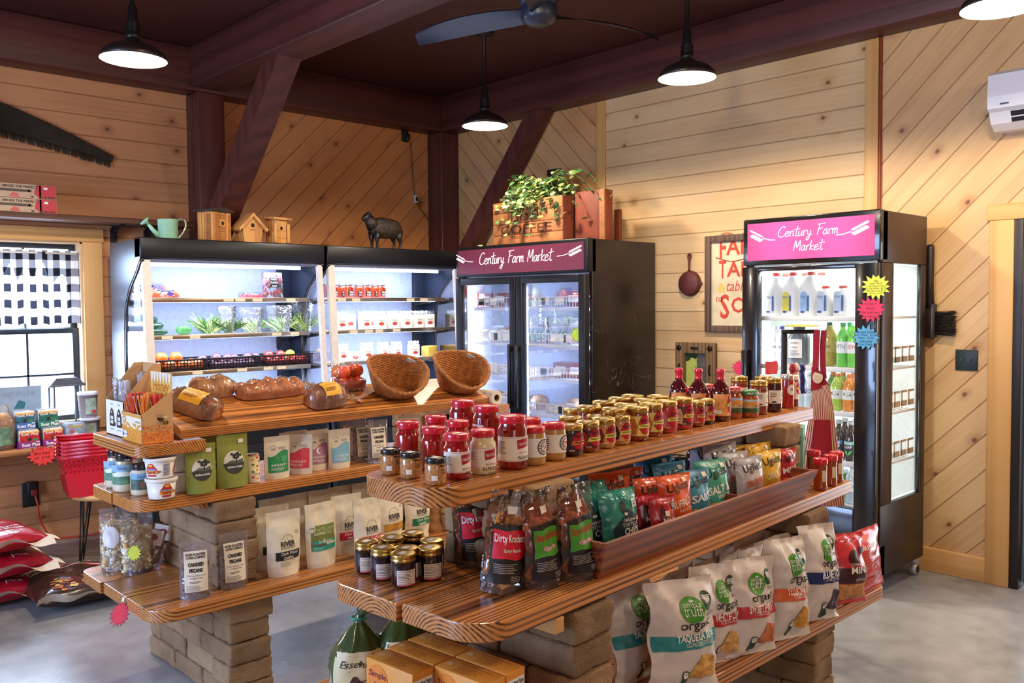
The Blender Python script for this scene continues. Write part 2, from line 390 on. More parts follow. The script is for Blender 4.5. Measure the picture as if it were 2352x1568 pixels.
m=MB();m.box(-3.1,-3,-3,YA+.1,0,ZC,PB_H);struct(m.build('wall_rear_left'))
m=MB();m.box(-3,XB+.1,-3.1,-3,0,ZC,PA_H);struct(m.build('wall_rear_right'))
def trim(n,*b):
 m=MB();m.rbox(*b,LIGHTP['Z'],b=.003);return struct(m.build('trim_%d'%n))
trim(1,XB-.015,XB,4.325,4.415,0,ZB);trim(2,XB-.015,XB,2.25,2.33,0,ZB)
m=MB();m.rbox(XB-.018,XB,2.232,2.247,0,ZB,P('#8a3a1c',.5));struct(m.build('trim_3'))
m=MB();m.rbox(XB-.02,XB,dy1+.11,4.3,0,.135,LIGHTP['Y']);struct(m.build('baseboard_right'))
m=MB();m.rbox(XB-.022,XB,dy1,dy1+.118,0,dz1,LIGHTP['Z']);m.rbox(XB-.022,XB,dy0-.118,dy0,0,dz1,LIGHTP['Z'])
m.rbox(XB-.024,XB,dy0-.13,dy1+.13,dz1,dz1+.085,LIGHTP['Y']);struct(m.build('trim_4'))
dt=struct(thing('door_1',loc=(XB,dy1,0)))
DK=P('#20191a',.45);m=MB()
m.rbox(-.02,.12,-.045,0,0,dz1,DK);m.rbox(-.02,.12,-(dy1-dy0),-(dy1-dy0)+.045,0,dz1,DK);m.rbox(-.02,.12,-(dy1-dy0)+.045,-.045,dz1-.045,dz1,DK);m.build('door_frame',dt)
m=MB();G5=P('#77787c',.35,me=.6);a,b_=-(dy1-dy0)+.05,-.05
m.rbox(.05,.09,b_-.05,b_,.02,dz1-.05,G5);m.rbox(.05,.09,a,a+.05,.02,dz1-.05,G5);m.rbox(.05,.09,a+.05,b_-.05,dz1-.12,dz1-.05,G5);m.rbox(.05,.09,a+.05,b_-.05,.02,.2,G5)
m.build('door_leaf',dt)
m=MB();m.box(.068,.072,a+.05,b_-.05,.2,dz1-.12,GLASS);m.build('pane',dt)
wt=struct(thing('window_1',loc=(wx1,YA,wz0)));w_,h_=wx1-wx0,wz1-wz0
m=MB();WP=P('#d9b98c',.5)
m.box(-w_-.0,-w_+.012,0,.12,0,h_,WP);m.box(-.012,0,0,.12,0,h_,WP);m.box(-w_,0,0,.12,h_-.012,h_,WP);m.box(-w_,0,0,.12,0,.012,WP);m.build('jamb',wt)
m=MB();FR=P('#28323e',.4,me=.3)
zr=1.375-wz0
for(z0,z1,y)in((.01,zr+.015,.07),(zr-.015,h_-.01,.10)):
 m.rbox(-w_+.012,-w_+.052,y,y+.03,z0,z1,FR);m.rbox(-.052,-.012,y,y+.03,z0,z1,FR)
 m.rbox(-w_+.05,-.05,y,y+.03,z0,z0+.035,FR);m.rbox(-w_+.05,-.05,y,y+.03,z1-.035,z1,FR)
 for q in(.333,.667):m.box(-w_+w_*q-.007,-w_+w_*q+.007,y+.008,y+.02,z0,z1,FR)
 m.box(-w_+.05,-.05,y+.008,y+.02,(z0+z1)/2-.007,(z0+z1)/2+.007,FR)
m.rbox(-.62,-.52,.05,.07,zr+.0,zr+.015,FR);m.build('sash',wt)
m=MB();m.box(-w_+.04,-.04,.085,.088,.03,h_-.03,GLASS);m.build('pane',wt)
m=MB();m.rbox(0,.125,-.022,0,-.05,h_+.0,LIGHTP['Z']);m.rbox(-w_-.12,-w_,-.022,0,-.05,h_,LIGHTP['Z']);m.rbox(-w_-.13,.135,-.024,0,h_,h_+.09,LIGHTP['X']);m.build('casing',wt)
m=MB();m.box(-6,12,YA+.5,YA+30,-.4,-.3,P('#dfe4ea',.9));struct(m.build('trim_9'))  # not trim: pale ground plane outdoors, seen through the window panes
def timber(name,fn,label,cat):
 m=MB();fn(m);tag(m.build(name),label,cat)
timber('timber_beam',lambda m:m.rbox(-3,XB,YA-.2,YA-.001,ZB,ZC-.001,STAIN['X'],b=.01),'dark red-brown beam running along the top of the left wall to the corner','beam')
timber('timber_beam',lambda m:m.rbox(XB-.2,XB-.001,-3,YA-.201,ZB,ZC-.001,STAIN['Y'],b=.01),'red-brown beam along the top of the right wall above the drinks cooler','beam')
timber('timber_beam',lambda m:m.rbox(2.62,2.88,-3,YA-.201,ZB+.02,ZC-.001,STAIN['Y'],b=.01),'big red-brown beam crossing the ceiling from the braced post toward the viewer','beam')
timber('timber_post',lambda m:m.rbox(2.67,2.87,YA-.2,YA-.001,0,ZB-.001,STAIN['Z'],b=.008),'dark timber post on the left wall behind the birdhouses','post')
timber('timber_post',lambda m:m.rbox(XB-.2,XB-.001,YA-.2,YA-.001,0,ZB-.001,STAIN['Z'],b=.008),'dark timber post in the corner behind the double-door cooler','post')
p1=at(640,115,X=2.68);p2=at(505,475,X=2.68)
d=Vector((0,p2.y-p1.y,p2.z-p1.z)).normalized();nn=Vector((0,-d.z,d.y));nn=nn if nn.z>0 else-nn
def brace(x0,x1,q1,dv,nv,th,yend,ztop):
 def atz(o,z):return(o.y+dv.y*(z-o.z)/dv.z,z)
 def aty(o,y):return(y,o.z+dv.z*(y-o.y)/dv.y)
 o2=q1+nv*th
 m=MB();m.prism([atz(q1,ztop),aty(q1,yend),aty(o2,yend),atz(o2,ztop)],x0,x1,STAIN['Z'],'x');return m
tag(brace(2.69,2.85,p1,d,nn,.15,YA-.201,ZB+.019).build('timber_brace'),'wide diagonal brace rising from the left wall post to the ceiling beam','brace')
q1=Vector((0,4.855,3.034));d2=Vector((0,5.68-4.855,2.04-3.034)).normalized();n2=Vector((0,-d2.z,d2.y));n2=n2 if n2.z>0 else-n2
tag(brace(XB-.17,XB-.03,q1,d2,n2,.13,YA-.201,ZB-.001).build('timber_brace'),'diagonal timber brace behind the ivy, corner post to right wall beam','brace')
SHD=P('#3a302c',.35,me=.7);LIT=P('#fff2dc',.5,em=9.0,nz=0)
LR=.153
def pendant(px,py,label,z=2.72,rod=True):
 c=at(px,py,z=z);t=thing('pendant_lamp',label,'lamp',(c.x,c.y,z),group='barn pendant lamps under the ceiling')
 m=MB();m.lathe([(LR,0),(LR+.004,.002),(LR-.008,.03),(LR*.72,.06),(.05,.085),(.034,.10)],SHD,40,caps=False)
 m.lathe([(LR,0),(LR-.010,.03),(LR*.70,.057),(.045,.078),(0,.08)],P('#f6efe0',.5,em=2.2),40,caps=False);m.build('lamp_shade',t)
 m=MB();m.lathe([(.034,.098),(.036,.12),(.03,.125),(.036,.14),(.03,.15),(.034,.165),(.024,.19),(.02,.25),(.011,.27),(.011,ZC-z-.03),(.012,ZC-z-.029)],P('#181414',.4,me=.4),20);m.build('stem',t)
 m=MB();m.lathe([(.055,ZC-z-.03),(.06,ZC-z-.02),(.06,ZC-z-.001)],P('#181414',.4,me=.4),24);m.build('ceiling_cup',t)
 m=MB();m.ball((0,0,.035),.036,LIT,10);m.build('bulb',t)
 l=bpy.data.lights.new('lamp_light','SPOT');l.energy=100;l.color=WARM;l.spot_size=math.radians(165);l.spot_blend=.35;l.shadow_soft_size=.06
 o=bpy.data.objects.new('lamp_light',l);S_.collection.objects.link(o);o.location=(c.x,c.y,z-.012)
pendant(307,138,'barn pendant lamp with dark metal shade, leftmost, above the crosscut saw')
pendant(1114,290,'barn pendant lamp on a long black rod, in front of the corner post')
pendant(1578,180,'barn pendant lamp hanging over the cast iron pan and the bare right wall')
pendant(2300,18,'barn pendant lamp cut off by the top right edge of the photo')
t=thing('ceiling_fan','dark blue-grey ceiling fan with three long blades','fan',(3.355,3.33,3.05))
BF=P('#2a3040',.35,me=.2)
m=MB();m.lathe([(0,-.04),(.05,-.038),(.085,-.02),(.095,.0),(.1,.05),(.095,.06)],BF,32);m.build('hub',t)
m=MB();m.lathe([(.095,.061),(.11,.1),(.1,.16),(.05,.2),(.03,.21),(.03,.26),(.07,.27),(.08,.299)],P('#1f2433',.4),32);m.build('motor_housing',t)
for a in(math.radians(103),math.radians(-11),math.radians(226)):
 m=MB()
 def bl(u,v,a=a):
  r=.08+.76*u;w=(.05+.055*math.sin(PI*min(1,u*1.1))**.7)*(1 if u<.93 else(1-(u-.93)/.07*.6))
  x=r;y=(v-.5)*2*w*.75;z=.03+.02*math.sin(u*3)+(v-.5)*.05
  return(x*math.cos(a)-y*math.sin(a),x*math.sin(a)+y*math.cos(a),z)
 m.grid(bl,20,4,BF);m.grid(lambda u,v:tuple(Vector(bl(u,1-v))-Vector((0,0,.006))),20,4,BF);m.build('blade',t)
STEEL=P('#2a2726',.45,me=.75,nz=.25,ns=12)
m=MB()
a_,b_,c_=at(-250,150,Y=YA-.02),at(262,358,Y=YA-.02),at(258,383,Y=YA-.02)
e_=at(-250,262,Y=YA-.02)
top=[];bot=[];n=60
for i in range(n+1):
 u=i/n;top.append((a_.x+(b_.x-a_.x)*u,a_.z+(b_.z-a_.z)*u+.05*math.sin(PI*u)))
 zb=e_.z+(c_.z-e_.z)*u+.028*math.sin(PI*u);bot.append((e_.x+(c_.x-e_.x)*u,zb))
 if i<n:
  for q,dz in((.12,-.035),(.32,-.028),(.45,-.02),(.5,0),(.58,-.02),(.7,-.034),(.9,-.03)):
   bot.append((e_.x+(c_.x-e_.x)*(u+q/n),zb+dz*1.25+(0.0)))
m.v=[]
pts_t=[(a_.x+(b_.x-a_.x)*i/n,a_.z+(b_.z-a_.z)*i/n+.05*math.sin(PI*i/n))for i in range(n+1)]
pts_b=[(e_.x+(c_.x-e_.x)*i/n,e_.z+(c_.z-e_.z)*i/n+.028*math.sin(PI*i/n)+.03)for i in range(n+1)]
for i in range(n):m.prism([pts_b[i],pts_b[i+1],pts_t[i+1],pts_t[i]],YA-.022,YA-.018,STEEL,'y')
for i in range(n*2):
 u=i/(n*2);x=e_.x+(c_.x-e_.x)*u;z=e_.z+(c_.z-e_.z)*u+.028*math.sin(PI*u)+.032;w=.0105 if i%4 else .007
 if i%5==4:continue
 m.prism([(x-w*.5,z),(x+w*.9,z),(x+w*.62,z-.042),(x+w*.2,z-.045)],YA-.022,YA-.018,STEEL,'y')
tag(m.build('crosscut_saw'),'long rusty black crosscut saw blade with raker teeth on the left wall','saw')
zs=at(100,490,Y=6.0).z
m=MB();m.rbox(-.5,2.60,YA-.27,YA-.002,zs-.035,zs,wood('rough_shelf_board','#6d4a38','#4a2c20','X',60,.6));tag(m.build('wall_shelf'),'long dark rough board shelf over the window','shelf')
for(px,l)in((265,'black metal shelf bracket right of the window casing'),(342,'black metal shelf bracket behind the mint watering can')):
 x=at(px,530,Y=6.2).x;m=MB();BM=P('#161418',.5,me=.3)
 m.box(x-.014,x+.014,YA-.03,YA-.022,1.80,zs-.036,BM);m.box(x-.014,x+.014,YA-.2,YA-.022,zs-.045,zs-.036,BM)
 m.prism([(YA-.03,zs-.13),(YA-.12,zs-.045),(YA-.03,zs-.045)],x-.004,x+.004,BM,'x')
 m.box(x-.02,x+.02,YA-.026,YA-.001,zs-.2,zs-.05,BM)
 tag(m.build('shelf_bracket'),l,'bracket','brackets under the long wall shelf')
def tube_box(loc,label):
 t=thing('smoker_box',label,'box',loc,group='red smoker tube boxes on the shelf')
 m=MB();w=.66;m.rbox(-w,0,0,.05,0,.088,P('#b89a76',.6));Sf=flatY(0)
 m.build('carton',t)
 m=MB();m.rect(Sf,-w+.01,-.002,.002,.086,P('#c7a98a',.6),0,4,1);m.rect(Sf,-.10,-.003,.003,.085,P('#c23040',.5),1,2,1)
 m.poly(Sf,[(-.1+.0,.004),(-.13,.03),(-.115,.085),(-.09,.085),(-.09,.004)],P('#c23040',.5),1)
 m.rect(Sf,-w,-.155,.038,.054,P('#4a3a34',.5),2,4,1);m.ell(Sf,-.153,.046,.012,.008,P('#4a3a34',.5),2,12,1)
 m.text(Sf,'SMOKE THE PERFECT:',-.105,.062,.016,P('#3c2b28',.6),2,al='r',bold=.03)
 for x in(-.24,-.42):m.poly(Sf,[(x-.03,.005),(x+.03,.005),(x+.015,.028),(x-.01,.034)],P('#cf5a58',.5),1)
 for x in(-.09,-.065,-.04,-.02,-.14):m.rect(Sf,x-.009,x+.009,.008,.016,P('#3c2b28',.6),2,1,1)
 m.rect(Sf,-.075,-.052,.06,.074,WHT,3,1,1);m.build('label_print',t)
c=at(131,470,Y=6.02)
tube_box((c.x,c.y,zs+.001),'lower of two red and tan smoker tube boxes on the shelf')
tube_box((c.x,c.y+.004,zs+.090),'upper of two red and tan smoker tube boxes on the shelf')
c=at(929,310,Y=YA);t=thing('wall_outlet','black outlet plate high on the left wall feeding a thin cord','outlet',(c.x,YA,c.z))
m=MB();m.rbox(-.037,.037,-.008,0,-.06,.06,BLK);m.build('plate',t);m=MB();m.rbox(.0,.035,-.035,-.008,-.05,.01,BLKL);m.build('plug',t)
pts=[at(938,318,Y=YA-.02)]+[at(x,y,Y=YA-.008)for x,y in((943,330),(946,380),(951,440),(956,462),(965,480),(985,505),(1020,525),(1040,545))]
m=MB();m.tube(pts,.003,P('#1a1412',.5),6);o=tag(m.build('power_cord'),'thin brown cord hanging down the left wall behind the sheep','cord')
m=MB();q=at(955,457,Y=YA-.012);m.rbox(q.x-.016,q.x+.016,q.y-.012,q.y+.008,q.z-.034,q.z+.034,P('#c9c6c0',.4));m.rbox(q.x-.01,q.x+.01,q.y-.015,q.y-.012,q.z-.02,q.z+.02,BLK);m.build('inline_switch',o)
c=at(70,1135,Y=YA);t=thing('wall_outlet','black outlet plate low on the wall with a large black plug','outlet',(c.x,YA,c.z))
m=MB();m.rbox(-.05,.05,-.008,0,-.08,.08,BLK);m.build('plate',t);m=MB();m.rbox(-.03,.025,-.06,-.008,0,.09,P('#16161c',.3));m.rbox(-.012,.025,-.07,-.06,.0,.04,P('#8a2018',.4));m.build('plug',t)
pts=[(c.x+.01,YA-.075,c.z-.0),(c.x+.02,YA-.085,c.z-.06),(c.x+.03,YA-.06,c.z-.14),(c.x+.05,YA-.04,.12),(c.x+.10,YA-.06,.012),(c.x+.3,YA-.1,.008),(c.x+.7,YA-.08,.008),(c.x+1.2,YA-.1,.008)]
m=MB();m.tube(pts,.006,P('#c8401c',.5),8);tag(m.build('extension_cord'),'orange extension cord dropping from the low outlet to the floor','cord')
def gingham():
 m,nt,b,out=newmat('gingham_cloth');L=nt.links.new
 uv=N(nt,'ShaderNodeUVMap');sp=N(nt,'ShaderNodeSeparateXYZ');L(uv.outputs[0],sp.inputs[0])
 def st(o):
  a=N(nt,'ShaderNodeMath',operation='FRACT');L(o,a.inputs[0]);b2=N(nt,'ShaderNodeMath',operation='LESS_THAN');b2.inputs[1].default_value=.5;L(a.outputs[0],b2.inputs[0]);return b2.outputs[0]
 ad=N(nt,'ShaderNodeMath',operation='ADD');L(st(sp.outputs[0]),ad.inputs[0]);L(st(sp.outputs[1]),ad.inputs[1])
 cr=N(nt,'ShaderNodeValToRGB');cr.color_ramp.interpolation='CONSTANT';e=cr.color_ramp.elements
 e[0].color=C('#f2f2f4');e[1].position=.4;e[1].color=C('#8d909c');e.new(.8).color=C('#16171d')
 dv=N(nt,'ShaderNodeMath',operation='MULTIPLY');dv.inputs[1].default_value=.5;L(ad.outputs[0],dv.inputs[0]);L(dv.outputs[0],cr.inputs[0])
 L(cr.outputs[0],b.inputs['Base Color']);b.inputs['Roughness'].default_value=.9
 t=N(nt,'ShaderNodeBsdfTranslucent');L(cr.outputs[0],t.inputs[0]);mx=N(nt,'ShaderNodeMixShader');mx.inputs[0].default_value=.5
 L(b.outputs[0],mx.inputs[1]);L(t.outputs[0],mx.inputs[2]);L(mx.outputs[0],out.inputs[0]);return m
t=thing('window_curtain','black and white buffalo check cafe curtain gathered on a rod','curtain',(wx1,YA+.03,1.42))
m=MB();nu,nv=150,18;cw,chh=.97,.485;gm=gingham()
def cur(u,v):
 x=-cw+cw*u*.985-.008;fold=.018*(1-.35*v)*math.sin(u*62+1.3*math.sin(u*11)+.5*(1-v))+.008*math.sin(u*23)
 z=v*chh+.006*math.sin(u*60)*(1-v);return(x+.006*math.cos(u*62)*(1-v),-.0+fold-.015,z)
m.grid(cur,nu,nv,gm);o=m.build('cloth',t);uvl=o.data.uv_layers.new(name='UVMap')
for lp in o.data.loops:
 i=lp.vertex_index;u=(i%(nu+1))/nu;v=(i//(nu+1))/nv;uvl.data[lp.index].uv=(u*1.5/.115,v*chh/.105)
m=MB();m.tube([(-cw,-.02,chh-.02),(-.003,-.02,chh-.02)],.006,WHT,8);m.build('curtain_rod',t)
def lx(px,py,X=XB-.01):return at(px,py,X=X)
c=lx(1584,651);t=thing('frying_pan','reddish cast iron frying pan hanging on the wall by its handle','pan',(XB-.002,c.y,c.z))
IR=P('#5a2420',.55,nz=.2,bump=.3);m=MB()
m.T=Matrix.Rotation(-PI/2,4,'Y')
m.lathe([(0,.035),(.074,.034),(.082,.026),(.09,.002),(.09,0)],IR,36,caps=False);m.lathe([(.09,0),(.0,0)],IR,36,caps=False)
m.T=None;m.prism([(-.085,.02),(-.105,.0),(-.085,-.02)],-.02,-.006,IR,'x');m.build('pan_body',t)
m=MB();pts=[(-.014,0,.085),(-.014,0,.11),(-.012,0,.155),(-.011,0,.178)];m.tube(pts,[.012,.008,.011,.013],IR,10,flat=.6)
m.tube([(-.011,.012*math.cos(a),.188+.016*math.sin(a))for a in[2*PI*i/16 for i in range(16)]],.006,IR,6,True);m.build('handle',t)
c0=lx(1622,543);c1=lx(1626,762);sw=.9;H_=c0.z-c1.z
t=thing('framed_sign','framed FARM TABLE sign in red lettering, half hidden by the drinks cooler','sign',(XB-.001,c0.y,c1.z))
FW=wood('grey_brown_frame','#6a5040','#4c382c','Z',60,.7);m=MB();f=.045
m.rbox(-.03,0,-f,0,0,H_,FW);m.rbox(-.03,0,-sw,-sw+f,0,H_,FW);m.rbox(-.03,0,-sw+f,-f,0,f,FW);m.rbox(-.03,0,-sw+f,-f,H_-f,H_,FW);m.build('frame',t)
m=MB();m.box(-.012,-.001,-sw+f,-f,f,H_-f,P('#d9c9a6',.8,nz=.14,ns=9));m.build('panel',t)
m=MB();Sf=lambda u,v,o:(-.012-o,-u,v);SR=P('#c8442c',.7)
m.text(Sf,'F',.11,.49,.145,SR,w=.05,bold=.02,al='l');m.text(Sf,'ARM',.16,.515,.11,SR,w=.30,bold=.02,al='l')
m.text(Sf,'T',.105,.36,.12,SR,w=.055,bold=.02,al='l');m.text(Sf,'ABLE',.165,.37,.10,SR,w=.33,bold=.02,al='l')
m.text(Sf,'table',.165,.275,.07,SR,w=.16,al='l',shear=.3);m.text(Sf,'&',.095,.265,.065,P('#e2b94a',.7),al='l',bold=.02)
m.text(Sf,'to',.08,.205,.035,SR,al='l',shear=.3);m.text(Sf,'S',.115,.09,.165,SR,w=.07,bold=.02,al='l');m.text(Sf,'OIL',.20,.13,.105,SR,w=.22,bold=.02,al='l')
m.tube([Sf(.08+.42*i/12,.492+.02*math.sin(i*.55+2.6),.001)for i in range(13)],.0035,SR,5)
m.tube([Sf(.12+.30*i/12,.652+.012*math.sin(i*.9),.001)for i in range(13)],.0035,SR,5);m.build('lettering',t)
c0=lx(1556,785);c1=lx(1646,787);w=c0.y-c1.y;t=thing('rustic_frame','rustic barn-door style picture frame with a donkey, behind the red sauce bottles','picture',(XB-.001,c0.y,c0.z-.43))
RW_=wood('weathered_frame','#8d6d48','#5f4426','Z',70,.7);m=MB();f=.075;hh=.43
m.rbox(-.035,0,-f,0,0,hh,RW_);m.rbox(-.035,0,-w,-w+f,0,hh,RW_);m.rbox(-.035,0,-w+f,-f,0,f,RW_);m.rbox(-.035,0,-w+f,-f,hh-f,hh,RW_);m.build('frame',t)
m=MB();m.box(-.012,-.001,-w+f,-f,f,hh-f,P('#5b5a55',.8,nz=.3,ns=25));Sf=lambda u,v,o:(-.012-o,-u,v)
m.rect(Sf,f,f+(w-2*f)*.52,f,hh-f,P('#b9c25a',.7),0,1,1)
m.poly(Sf,[(f+.07,f+.02),(f+.09,f+.02),(f+.10,f+.13),(f+.115,f+.2),(f+.095,f+.16),(f+.08,f+.2),(f+.082,f+.13)],P('#1f1a18',.8),1)
m.poly(Sf,[(f,hh-f),(f+.10,hh-f),(f+.085,hh-f-.04),(f+.05,hh-f-.02),(f+.03,hh-f-.05),(f+.0,hh-f-.06)],P('#2c3a1c',.8),1);m.build('picture',t)
DKM=P('#2b2220',.5,me=.5)
for u in(.035,w-.035):
 m=MB();m.tube([(-.036,-u,hh-.037),(-.044,-u,hh-.037)],.018,DKM,14);m.build('rosette',t);m=MB();m.tube([(-.036,-u,hh-.15),(-.05,-u,hh-.17),(-.05,-u,hh-.20),(-.036,-u,hh-.22)],.006,DKM,8);m.build('handle',t)
m=MB();m.rbox(-.045,-.035,-w/2-.03,-w/2+.03,hh-.045,hh-.03,DKM);m.build('latch',t)
c=lx(2140,562);c2=lx(2140,775);t=thing('wall_brush','old dark wooden brush with stiff bristles hanging beside the drinks cooler','brush',(XB-.002,c.y,c2.z))
DW=P('#241613',.5,nz=.3,coat=.2);L_=c.z-c2.z;m=MB()
m.rbox(-.045,-.008,-.035,.035,0,.19,DW,b=.006);m.tube([(-.026,0,.17),(-.026,0,.3),(-.026,0,L_-.02),(-.026,0,L_)],[.026,.020,.022,.016],DW,12);m.build('wooden_handle',t)
m=MB();rd=random.Random(3)
for i in range(150):
 z=.015+.13*rd.random();x=-.04+.03*rd.random();m.tube([(x,-.03,z),(x-.002,-.09,z+rd.uniform(-.006,.006)),(x-.004,-.135+rd.uniform(-.01,.01),z+rd.uniform(-.01,.012))],.0016,P('#1c1412',.7),3)
m.build('bristles',t)
a=lx(2195,804,XB);b_=lx(2247,850,XB);t=thing('light_switch','black double toggle light switch plate on the right wall','switch',(XB,(a.y+b_.y)/2,(a.z+b_.z)/2))
m=MB();m.rbox(-.007,0,-.058,.058,-.057,.057,P('#1d2a2c',.4),b=.003);m.build('plate',t)
for y in(-.022,.022):m=MB();m.rbox(-.018,-.007,y-.004,y+.004,-.008,.012,P('#394446',.4),b=.001);m.build('toggle',t)
t=thing('air_conditioner','white wall-mounted air conditioner with dark air outlet, top right','air conditioner',(XB-.001,1.60,2.40))
m=MB();ACW=P('#dfe2ea',.35,nz=.01);prof=[(0,.0),(-.10,.0),(-.155,.03),(-.185,.085),(-.21,.10),(-.215,.16),(-.205,.27),(-.17,.29),(0,.295)]
m.prism(prof,-.85,0,ACW,'y');m.build('housing',t).data
m=MB();m.T=Matrix.Identity(4);m.add([(-.158,-.10,.033),(-.183,-.10,.083),(-.183,-.80,.083),(-.158,-.80,.033)],[(0,1,2,3)],P('#0c0c0e',.6));m.T=Matrix.Translation((-.003,0,-.002))
m.add([(-.158,-.10,.033),(-.183,-.10,.083),(-.183,-.80,.083),(-.158,-.80,.033)],[(0,1,2,3)],P('#0c0c0e',.6));m.T=None;m.rbox(-.18,-.165,-.8,-.1,.05,.056,ACW,b=.002);m.build('air_outlet',t)
m=MB();m.box(-.2165,-.2145,-.10,-.06,.115,.122,P('#2a2a30',.4));m.build('badge',t)
# ================= coolers =================
GL={'C':(.6,[[(.55,.85),(.45,1.0),(.25,.9),(.1,.6),(.08,.25),(.2,.02),(.4,.0),(.55,.12)]]),'e':(.38,[[(.02,.22),(.2,.28),(.3,.4),(.22,.5),(.08,.42),(.02,.2),(.1,.02),(.25,.02),(.38,.15)]]),'n':(.38,[[(.02,.5),(.05,0)],[(.05,.3),(.15,.48),(.25,.5),(.27,.3),(.28,.05),(.38,.08)]]),'t':(.3,[[(.18,.95),(.12,.1),(.2,0),(.3,.06)],[(-.05,.62),(.38,.7)]]),'u':(.38,[[(.03,.48),(.04,.1),(.12,0),(.22,.1),(.28,.48),(.29,.05),(.38,.05)]]),'r':(.28,[[(.03,.5),(.06,0)],[(.05,.3),(.14,.48),(.26,.5)]]),'y':(.4,[[(.03,.48),(.06,.15),(.14,.08),(.24,.2),(.28,.48)],[(.28,.48),(.22,-.2),(.1,-.45),(.0,-.35),(.1,-.15),(.38,.08)]]),'F':(.5,[[(.2,1.),(.1,0)],[(.05,.98),(.6,1.05)],[(.12,.55),(.45,.6)]]),'a':(.4,[[(.3,.45),(.18,.5),(.05,.3),(.04,.08),(.14,.0),(.26,.15),(.3,.48)],[(.3,.48),(.3,.08),(.4,.03)]]),'m':(.48,[[(.03,.5),(.05,0)],[(.05,.3),(.13,.5),(.2,.45),(.2,0)],[(.2,.3),(.3,.5),(.37,.45),(.38,.05),(.48,.05)]]),'M':(.64,[[(.05,0),(.15,.98),(.3,.3),(.5,1.),(.55,0)]]),'k':(.36,[[(.08,.95),(.04,0)],[(.32,.5),(.06,.22),(.35,0)]]),' ':(.3,[])}
def smooth(p,k=4):
 if len(p)<3:return p
 q=[p[0]]+list(p)+[p[-1]];r=[]
 for i in range(1,len(q)-2):
  for j in range(k):
   t=j/k;r.append(tuple(.5*((2*q[i][c])+(-q[i-1][c]+q[i+1][c])*t+(2*q[i-1][c]-5*q[i][c]+4*q[i+1][c]-q[i+2][c])*t*t+(-q[i-1][c]+3*q[i][c]-3*q[i+1][c]+q[i+2][c])*t**3)for c in range(len(p[0]))))
 return r+[p[-1]]
def script(m,Sf,s,u,v,h,rad,mat,al='l',kx=.9):
 tot=sum(GL[c][0]for c in s)*h*kx;x=u-(tot/2 if al=='c' else 0)
 for c in s:
  w,st=GL[c]
  for p in st:m.tube([Sf(x+(a+b*.12)*h*kx,v+b*h,.0012)for a,b in smooth(p)],rad,mat,5)
  x+=w*h*kx
def wheat(m,Sf,u,v,L,mat,s=1):
 for i in range(7):
  for q in(-1,1):
   a=.38*q;x=u+s*(L*.45*i/6);y=v+.02*i/6*1.5*1;n=8
   m.poly(Sf,[(x+s*(math.cos(a)*.028*(.5-.5*math.cos(2*PI*k/n)))+(-math.sin(a))*.009*math.sin(2*PI*k/n),y+q*.007+math.sin(a)*.028*(.5-.5*math.cos(2*PI*k/n))+math.cos(a)*.006*math.sin(2*PI*k/n))for k in range(n)],mat,1,1)
 m.tube([Sf(u,v,.001),Sf(u-s*L*.3,v-.012,.001),Sf(u-s*L*.55,v-.014,.001)],.0022,mat,4)
def star(m,Sf,u,v,r,mat,n=16,k=0,seed=1,rx=1.25):
 rd=random.Random(seed);pts=[];pe=[]
 for i in range(2*n):
  q=(rd.uniform(.95,1.15)if i%2==0 else rd.uniform(.68,.78));a=PI*i/n
  pts.append((u+r*q*rx*math.cos(a),v+r*q*math.sin(a)));pe.append((u+r*(q+.06)*rx*math.cos(a),v+r*(q+.06)*math.sin(a)))
 m.poly(Sf,pe,BLK,k,1);m.poly(Sf,pts,mat,k+1,1)
def vessel(t,r,h,body,neck=.6,sh=.72,cap=None,cap_h=.02,cap_r=None,lab=None,fill=1.,name='bottle_body',n=20,headmat=None,foot=.9):
 """revolved container; lab(m, S, r) prints the label"""
 cr=cap_r or r*neck*1.12;nk=h-cap_h;m=MB()
 prof=[(0,0),(r*foot*.9,0),(r*foot,.003),(r,r*.22),(r,h*sh)]
 for i in range(1,6):
  a=i/5;prof.append((r*neck+(r-r*neck)*(math.cos(a*PI/2)),h*sh+(nk-h*sh)*.8*a))
 prof+=[(r*neck,nk),(0,nk)]
 if fill<1 and headmat:
  zf=h*fill;lo=[p for p in prof if p[1]<=zf];hi=[p for p in prof if p[1]>zf];rf=lo[-1][0]
  m.lathe(lo+[(rf,zf),(0,zf)],body,n);m.lathe([(rf,zf)]+hi[:-1],headmat,n,caps=False)
 else:m.lathe(prof,body,n)
 m.build(name,t)
 if cap:
  m=MB();m.lathe([(cr*.96,nk-.001),(cr,nk+.002),(cr,h-.003),(cr*.93,h),(0,h)],cap,n);m.build('cap',t)
 if lab:m=MB(.009);lab(m,cyl(r),r);m.build('label',t)
def scat(t,name,mat,pts,r,**k):
 m=MB()
 for p in pts:m.ball(p,r*random.uniform(.85,1.1),mat if not isinstance(mat,list)else random.choice(mat),8,**k)
 return m.build(name,t)
CB=P('#1a1c22',.35,me=.3,nz=.03);CSIDE=P('#39424e',.33,me=.7,nz=.04);CIN=P('#9aa1b8',.45);CDK=P('#232a38',.45,me=.3)
RAIL=P('#b5a896',.25,me=.9,nz=.05);LED=P('#e8efff',.5,em=5.,nz=0);POSTW=P('#d8d0c6',.35)
BLUE=(.64,.75,1.0)
def lamp_area(x,y,z,sx,sy,e,rot,col=BLUE):
 l=bpy.data.lights.new('led_light','AREA');l.shape='RECTANGLE';l.size=sx;l.size_y=sy;l.energy=e;l.color=col
 o=bpy.data.objects.new('led_light',l);S_.collection.objects.link(o);o.location=(x,y,z);o.rotation_euler=rot;return o
CY0=5.52;CYB=6.045;CH=1.95;SHZ=(1.578,1.335,1.095,.85)
